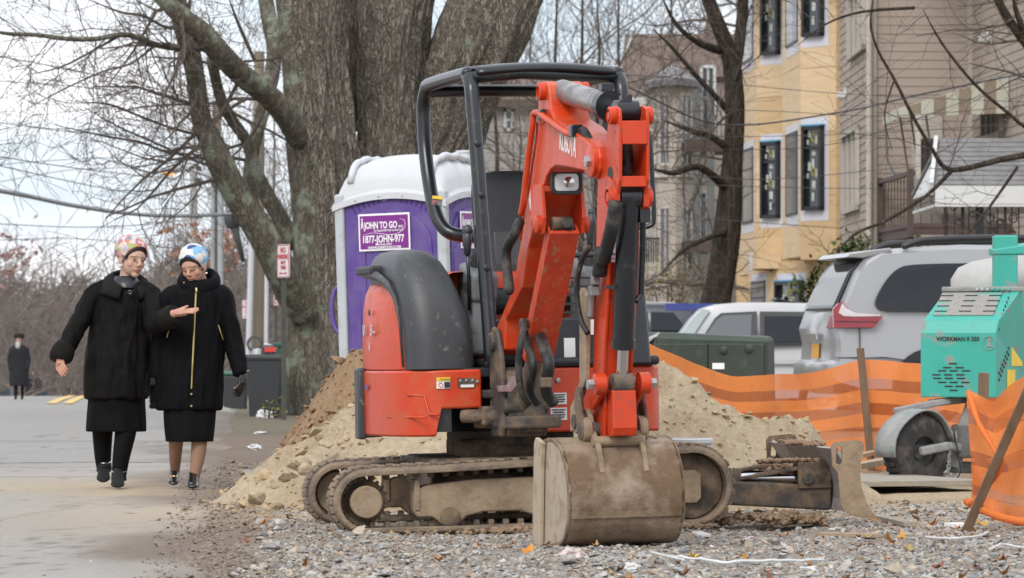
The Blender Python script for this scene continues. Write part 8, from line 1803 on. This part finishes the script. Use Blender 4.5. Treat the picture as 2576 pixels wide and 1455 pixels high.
def tube_px(b, pts, n=14):
    q = smooth_path([(*P(px, py, D), r) for px, py, D, r in pts], 4); b.tube([V(k[:3]) for k in q], [k[3] for k in q], n)
def shoe(par, nm, mat, ankle, toe, heel_h, wd=.042, low=False, roll=0.):
    """foot from heel under the ankle to the toe; points are on the sole"""
    a, t = V(ankle), V(toe); d = (t-a); b = MB(); L_ = d.length; d.normalize(); sd = d.cross(V((0,0,1))).normalized(); up = sd.cross(d); rings = []
    for f, w_, h, lift in ((-.02,.55,.055,heel_h),(.10,.70,.085 if not low else .05,heel_h*.95),(.30,.72,.095 if not low else .045,heel_h*.75),(.55,.90,.062 if not low else .030,heel_h*.25),(.78,1.0,.045 if not low else .034,.004),(.93,.78,.034 if not low else .028,.004),(1.0,.36,.018,.006)):
        c = a+d*L_*f; ring = []
        for j in range(16):
            an = 2*math.pi*j/16; ring.append(c+sd*wd*w_*math.cos(an)+V((0,0,lift+h*.5+h*.5*math.sin(an))))
        rings.append(ring)
    b.loft(rings); b.tube([a+d*L_*.05+V((0,0,heel_h)), a+d*L_*.03+V((0,0,.0))], [.016,.010], 8); return b.build(nm, mat, par, smooth=True)
TONE1 = (.50,.315,.24); TONE2 = (.47,.275,.195)
# ---------------- woman in the fur coat
D1 = 28.25; w1 = thing('person', V((PX(290,D1), D1, .01)), 'person in black fur coat and flowery headscarf gesturing with open hand', 'person')
HC = P(333,652,D1-.02); H1 = Matrix.Translation(HC) @ Matrix.Rotation(R(34),4,'Z') @ Matrix.Rotation(R(8),4,'X') @ Matrix.Rotation(R(5),4,'Y')
S1 = 1.10
b = MB(); make_head(b, H1, S1, 1.04)
b.tube([H1 @ V((0,.02,-.05)), H1 @ V((0,.025,-.12)), P(318,725,D1)], [.056,.056,.062], 14)
loft_px(b, [(315,715,40,.08,0),(312,745,58,.10,0),(305,850,52,.10,0),(300,950,60,.12,0),(300,1000,58,.12,0)], D1, 18, 0)
tube_px(b, [(275,735,D1,.05),(245,745,D1,.05),(190,835,D1-.08,.04),(158,885,D1-.16,.03),(152,897,D1-.18,.026)]); hand(b, P(151,898,D1-.18), (P(155,935,D1-.26)-P(151,898,D1-.18)), (-.6,-.6,.2), .97, .30, 1, .03)
tube_px(b, [(345,740,D1,.05),(372,750,D1-.04,.05),(390,818,D1-.22,.04),(425,798,D1-.42,.032),(440,788,D1-.48,.026)]); hand(b, P(441,788,D1-.48), V((.96,-.25,.14)), V((.10,.35,-.92)), 1.0, -.05, 1, .12)
tube_px(b, [(258,1000,D1+.02,.08),(258,1085,D1+.05,.058),(259,1150,D1+.10,.047),(262,1196,D1+.13,.034)]); tube_px(b, [(318,1000,D1,.08),(316,1085,D1-.05,.060),(304,1150,D1-.06,.048),(298,1212,D1-.06,.036)])
finish_body(b, w1, H1, S1, TONE1, False, legcol=(.006,.006,.007), zleg=PZ(1000, D1))
headscarf(w1, H1, S1, 'scarf_floral', 1, .042, 1.14)
# coat: body, sleeves grown together, fur collar, cuffs
b = MB(); loft_px(b, [(314,704,30,.07,.0),(315,720,58,.10,.0),(313,745,72,.12,0),(305,800,72,.135,0),(301,870,79,.15,0),(296,940,80,.16,0),(291,992,79,.165,0),(291,1002,76,.16,0)], D1, 40, .035, 1)
tube_px(b, [(280,735,D1,.075),(246,740,D1-.01,.074),(217,783,D1-.03,.066),(187,830,D1-.08,.062),(163,880,D1-.15,.058),(155,896,D1-.17,.056)],18); tube_px(b, [(345,735,D1,.075),(376,745,D1-.03,.074),(388,785,D1-.12,.074),(394,816,D1-.22,.074),(414,806,D1-.34,.066),(434,794,D1-.45,.060)],18)
ct = b.build('fur_coat', 'fur_black', w1); remesh(ct, .008, 4); drape(ct, .013, 3)
for q in (((166,870,D1-.14,.066),(160,882,D1-.16,.078),(153,898,D1-.18,.080),(150,908,D1-.19,.066)), ((416,806,D1-.36,.066),(424,801,D1-.40,.074),(433,795,D1-.44,.074),(439,790,D1-.47,.058))):
    b = MB(); tube_px(b, q, 18); b.build('fur_cuff', 'fur_brown', ct, smooth=True)
b = MB(); na = 40; inner = []; outer = []
for i in range(na+1):
    f = i/na; a = lerp(R(-50), R(262), f); fr = abs(2*f-1)       # open towards the front right; 0 at the nape
    ci = V((PX(318,D1)+.082*math.cos(a), D1+.015+.085*math.sin(a), PZ(684,D1)-.120*fr**1.6)); co_ = V((PX(316,D1)+(.195-.03*fr)*math.cos(a), D1+.0+(.15+.035*fr)*math.sin(a), PZ(726,D1)-.075*fr**1.5+.01*nz(f*7,2))); inner.append(ci); outer.append(co_)
rows = []
for t in (0,.25,.5,.75,1.): rows.append([p.lerp(q, t)+V((0,0,.030*math.sin(math.pi*t))) for p, q in zip(inner, outer)])
b.loft(rows, closed=False); b.build('fur_collar', 'fur_brown', ct, smooth=True, solid=.040)
MB(Matrix.Translation(P(327,736,D1-.155)) @ Matrix.Rotation(R(90),4,'X')).lathe([(0,.006),(.010,.006),(.016,.010),(.018,.004),(0,0)], n=14).build('coat_button', 'patent', ct, smooth=True)
b = MB(); loft_px(b, [(316,695,26,.06,-.02),(318,712,36,.085,-.03),(320,726,30,.10,-.03)], D1, 18, .0); b.build('blouse', 'blouse', w1, smooth=True)
b = MB(); loft_px(b, [(294,940,70,.14,0),(293,1000,70,.14,0),(292,1050,72,.14,0),(291,1082,73,.14,0),(291,1086,70,.13,0)], D1, 44, .045, 5); b.build('skirt', 'skirt_black', w1, smooth=True)
b = MB(); tube_px(b, [(260,1040,D1+.03,.082),(258,1085,D1+.05,.070),(259,1150,D1+.10,.056),(262,1185,D1+.13,.046)],14); b.build('stocking', 'leggings', w1, smooth=True)
b = MB(); tube_px(b, [(316,1040,D1,.082),(316,1085,D1-.05,.072),(305,1150,D1-.06,.058),(299,1200,D1-.06,.048)],14); b.build('stocking', 'leggings', w1, smooth=True)
zg = .018
bt1 = shoe(w1, 'ankle_boot', 'suede', (PX(262,D1+.15),D1+.15,PZ(1215,D1+.1)+.03), (PX(260,D1-.02),D1-.04,PZ(1216,D1)), .05, .046); bt2 = shoe(w1, 'ankle_boot', 'suede', (PX(299,D1),D1-.03,zg), (PX(297,D1-.2),D1-.25,zg), .07, .046)
for bt_o, px, py, D in ((bt1,262,1162,D1+.11),(bt2,299,1185,D1-.06)):
    b = MB(); c = P(px,py,D); b.tube([c+V((.050*math.cos(t), .050*math.sin(t), -.008*math.sin(t)*-1)) for t in [i*.42 for i in range(15)]], .006, 6, closed=True); b.build('anklet', 'silver', bt_o, smooth=True)
    b = MB(); b.tube([P(px,py,D), P(px,py+24,D-.01)],[.049,.052],14); b.build('boot_shaft', 'suede', bt_o, smooth=True)
for dx, dz in ((-.078,-.055),): MB().ball(H1 @ V((dx*S1*.98,-.002,dz)), .012, 10, 8).build('earring', 'pearl', w1, smooth=True)
# ---------------- woman in the zipped coat
D2 = 28.15; w2 = thing('person', V((PX(490,D2), D2, .01)), 'person in black zipped coat with blue and white headscarf looking down', 'person')
HC = P(487,672,D2-.03); H2 = Matrix.Translation(HC) @ Matrix.Rotation(R(-20),4,'Z') @ Matrix.Rotation(R(17),4,'X') @ Matrix.Rotation(R(-7),4,'Y'); S2 = 1.02
b = MB(); make_head(b, H2, S2, .95); b.tube([H2 @ V((0,.03,-.04)), H2 @ V((0,.04,-.11)), P(493,735,D2)], [.052,.052,.06], 14)
loft_px(b, [(492,720,36,.08,0),(490,745,58,.10,0),(488,850,52,.10,0),(485,950,60,.12,0),(482,1030,56,.12,0)], D2, 18, 0)
tube_px(b, [(450,742,D2,.045),(430,755,D2,.045),(412,810,D2+.01,.036),(404,870,D2+.02,.032),(420,905,D2+.03,.028)]); hand(b, P(420,905,D2+.03), (.5,.1,-.8), (-.3,-1,0), .98, .3, 1)
tube_px(b, [(540,742,D2,.045),(557,755,D2,.045),(575,810,D2-.01,.038),(591,880,D2-.02,.034),(609,938,D2-.05,.028)]); hand(b, P(612,938,D2-.05), (P(606,975,D2-.08)-P(612,938,D2-.05)), (.9,-.4,0), 1.0, .28, -1)
tube_px(b, [(446,1020,D2+.02,.075),(444,1090,D2+.0,.055),(442,1125,D2+.06,.047),(441,1165,D2+.16,.038),(440,1195,D2+.22,.028)]); tube_px(b, [(508,1020,D2,.075),(503,1090,D2-.03,.056),(499,1140,D2-.04,.051),(491,1190,D2-.06,.036),(487,1222,D2-.06,.029)])
finish_body(b, w2, H2, S2, TONE2, True, legcol=(.27,.165,.115), zleg=PZ(1030, D2))
headscarf(w2, H2, S2, 'scarf_blue', 4, .040, 1.02)
b = MB(); loft_px(b, [(494,706,32,.08,0),(493,722,50,.10,.0),(493,740,68,.12,0),(492,790,74,.13,0),(484,870,80,.14,0),(479,950,84,.15,0),(476,1018,83,.155,0),(476,1030,80,.15,0)], D2, 40, .028, 8)
tube_px(b, [(450,742,D2,.07),(428,752,D2,.07),(410,810,D2+.01,.062),(400,880,D2+.02,.056),(396,948,D2+.02,.050)],18); tube_px(b, [(540,740,D2,.07),(558,750,D2,.07),(575,808,D2-.01,.062),(591,880,D2-.02,.056),(608,942,D2-.05,.048)],18)
ct = b.build('zipped_coat', 'coat_black', w2); remesh(ct, .008, 4); drape(ct, .011, 8)
b = MB(); rings = []
for i in range(29):
    a = lerp(R(-262), R(82), i/28); f = i/28; c = V((PX(500,D2)+.112*math.cos(a), D2+.012+.10*math.sin(a), PZ(709,D2)+.055*math.sin(a))); rr = .036+.014*abs(math.sin(math.pi*f))+.006*nz(i*.9,3); rad = V((math.cos(a), math.sin(a), 0)); rings.append([c+rad*rr*math.cos(t)*.75+V((0,0,1))*rr*1.2*math.sin(t) for t in [2*math.pi*j/12 for j in range(12)]])
b.loft(rings); b.build('hood_collar', 'coat_black', ct, smooth=True)
def front_y(ob, x, z, D):     # first coat surface met along the view direction
    best = None
    for v in ob.data.vertices:
        d = (v.co.x-x)**2+(v.co.z-z)**2
        if d < .0005 and v.co.y < D+.02 and (best is None or v.co.y < best): best = v.co.y
    return D-.16 if best is None else best
zp = []
for px, py in [(lerp(493,482,i/16), lerp(728,978,i/16)) for i in range(17)]:
    q = P(px, py, D2-.15); y = front_y(ct, q.x, q.z, D2); zp.append(V((q.x, y-.004, q.z)))
for i in range(1, 16): zp[i].y = min(zp[i].y, (zp[i-1].y+zp[i+1].y)/2)
b = MB(); b.tube(zp, .0055, 6); zo = b.build('zip', 'gold', ct)
MB().tube([zp[0]+V((0,-.004,.01)), zp[0]+V((.004,-.008,-.03))], [.009,.006], 8).build('zip_pull', 'gold', zo, smooth=True)
for pp in (((418,850),(430,812)),((560,855),(548,818))):
    q = []
    for t in (0,.5,1): r = P(lerp(pp[0][0],pp[1][0],t), lerp(pp[0][1],pp[1][1],t), D2-.14); q.append(V((r.x, front_y(ct, r.x, r.z, D2)-.003, r.z)))
    MB().tube(q, .0035, 5).build('pocket_zip', 'gold', ct)
for px, py in ((462,712),(482,992),(482,1022)):
    r = P(px, py, D2-.14); MB().ball((r.x, front_y(ct, r.x, r.z, D2)-.004, r.z), .009, 8, 6).build('snap', 'gold', ct)
b = MB(); hw_ = P(612,938,D2-.05); hand(b, hw_, (P(606,975,D2-.08)-hw_), (.9,-.4,0), 1.10, .28, -1); gl = b.build('glove', 'leather_glove', w2); remesh(gl, .005, 2)
MB().tube([hw_+V((.036*math.cos(t), .036*math.sin(t), .012)) for t in [i*.45 for i in range(14)]], .004, 5, closed=True).build('glove_trim', 'gold', gl)
b = MB(); loft_px(b, [(480,980,66,.14,0),(478,1030,66,.14,0),(477,1070,64,.14,0),(477,1106,60,.14,0),(477,1111,58,.13,0)], D2, 44, .035, 9); b.build('skirt', 'skirt_black', w2, smooth=True)
s1 = shoe(w2, 'court_shoe', 'patent', (PX(438,D2+.24),D2+.24,PZ(1196,D2+.2)-.02), (PX(437,D2+.05),D2+.03,PZ(1224,D2)), .055, .040, True); s2 = shoe(w2, 'court_shoe', 'patent', (PX(487,D2),D2-.03,zg), (PX(486,D2-.2),D2-.25,zg), .075, .042, True)
for so_, c in ((s1, P(437,1198,D2+.02)),(s2, P(486,1226,D2-.20))):
    b = MB(); b.tube([c+V((x, y, z)) for x, y, z in ((-.026,-.0,.008),(-.020,-.008,-.006),(-.006,-.012,.0),(.006,-.012,.0),(.020,-.008,-.006),(.026,-.0,.008))], .004, 6); b.build('buckle', 'gold', so_)
MB().ball(H2 @ V((.080,-.0,-.055)), .010, 10, 8).build('earring', 'silver', w2, smooth=True)
# ---------------- people further down the road
M('coat_navy', (.008,.009,.013), .85, var=.2); M('coat_blue', (.03,.045,.07), .85, var=.2); M('beard', (.42,.41,.39), .9, var=.1); M('fur_hat', (.025,.014,.011), .95, var=.4, vs=12, bump=.02, bs=20); M('face_far', (.40,.25,.19), .6)
def walker(px, yfoot, D, h, coat, label, coat_len=.30, hat=None, beard=False, hood=False, z0=None, wd=1.):
    z0 = PZ(yfoot, D) if z0 is None else z0; x = PX(px, D); t = thing('person', V((x, D, z0)), label, 'person'); o = V((x, D, z0)); b = MB()
    def e(z, rx, ry, n_=14): return [o+V((wd*rx*math.cos(2*math.pi*j/n_), ry*math.sin(2*math.pi*j/n_), z*h)) for j in range(n_)]
    b.ball(o+V((0,-.01,.93*h)), (.078,.095,.115), 16, 12); b.ball(o+V((0,-.06,.895*h)), (.05,.05,.05), 10, 8); b.ball(o+V((0,-.115,.925*h)), (.014,.018,.022), 8, 6); b.tube([o+V((0,.01,.90*h)), o+V((0,.01,.82*h))], .055, 10); b.loft([e(.83,.16,.09),(e(.75,.19,.11)),e(.6,.15,.10),e(.5,.17,.11),e(.45,.16,.1)])
    for sx in (-1,1):
        b.tube([o+V((sx*.19,0,.80*h)), o+V((sx*.24,.0,.62*h)), o+V((sx*.22,-.05,.47*h))], [.05,.042,.03], 8); b.ball(o+V((sx*.22,-.06,.44*h)), (.025,.03,.05), 8, 6)
        b.tube([o+V((sx*.09,0,.48*h)), o+V((sx*.09,-.04*sx,.27*h)), o+V((sx*.08,.08*sx,.05*h))], [.085,.06,.04], 8); b.ball(o+V((sx*.08,.08*sx-.06,.025*h)), (.045,.12,.04), 10, 6)
    bo_ = b.build('body', 'face_far', t); remesh(bo_, .016, 2)
    me = bo_.data; me.materials.append(MATS['skirt_black'])
    for p in me.polygons:
        if p.center.z-z0 < .5*h: p.material_index = 1
    b = MB(); b.loft([e(coat_len-.005,.21,.17),e(coat_len,.235,.19),e(.5,.225,.17),e(.62,.20,.15),e(.76,.235,.15),e(.82,.19,.12),e(.855,.09,.09)])
    for sx in (-1,1): b.tube([o+V((sx*.19,0,.80*h)), o+V((sx*.265,.0,.62*h)), o+V((sx*.235,-.06,.47*h))], [.085,.075,.062], 10)
    c = b.build('coat', coat, t); remesh(c, .02, 2)
    if hat: MB(Matrix.Translation(o+V((0,0,.955*h))) @ Matrix.Rotation(R(-8),4,'X')).lathe([(.0,.0),(.135,.0),(.155,.02),(.16,.09),(.14,.115),(0,.12)], n=20).build('fur_hat', 'fur_hat', t, smooth='auto')
    if hood: MB().ball(o+V((0,.02,.935*h)), (.105,.12,.14), 14, 10).build('hood', coat, t, smooth=True)
    if beard: b = MB(); b.ball(o+V((-.02,-.10,.845*h)), (.075,.055,.115), 12, 10); b.ball(o+V((-.02,-.09,.80*h)), (.05,.04,.09), 10, 8); b.build('beard', 'beard', t, smooth=True)
    return t
walker(48, 1006, 118., 1.80, 'coat_navy', 'bearded person in long dark coat and round fur hat walking up the road', .22, True, True, wd=1.22)
walker(22, 0, 165., 1.66, 'coat_blue', 'hooded person mostly hidden beyond the road crest behind the fur-hatted walker', hood=True, z0=interp(ZR,165)); walker(84, 0, 160., 1.68, 'coat_navy', 'person in navy coat stooping past the fur-hatted walker', hood=True, z0=interp(ZR,160)+.12); walker(100, 0, 166., 1.62, 'coat_blue', 'small hooded blue figure just showing over the road crest', hood=True, z0=interp(ZR,166))
walker(368, 1030, 66., 1.74, 'coat_navy', 'person in dark blue half hidden between the two walking women', .22); walker(404, 1031, 68., 1.70, 'coat_navy', 'person whose feet show behind the zipped coat', .25)
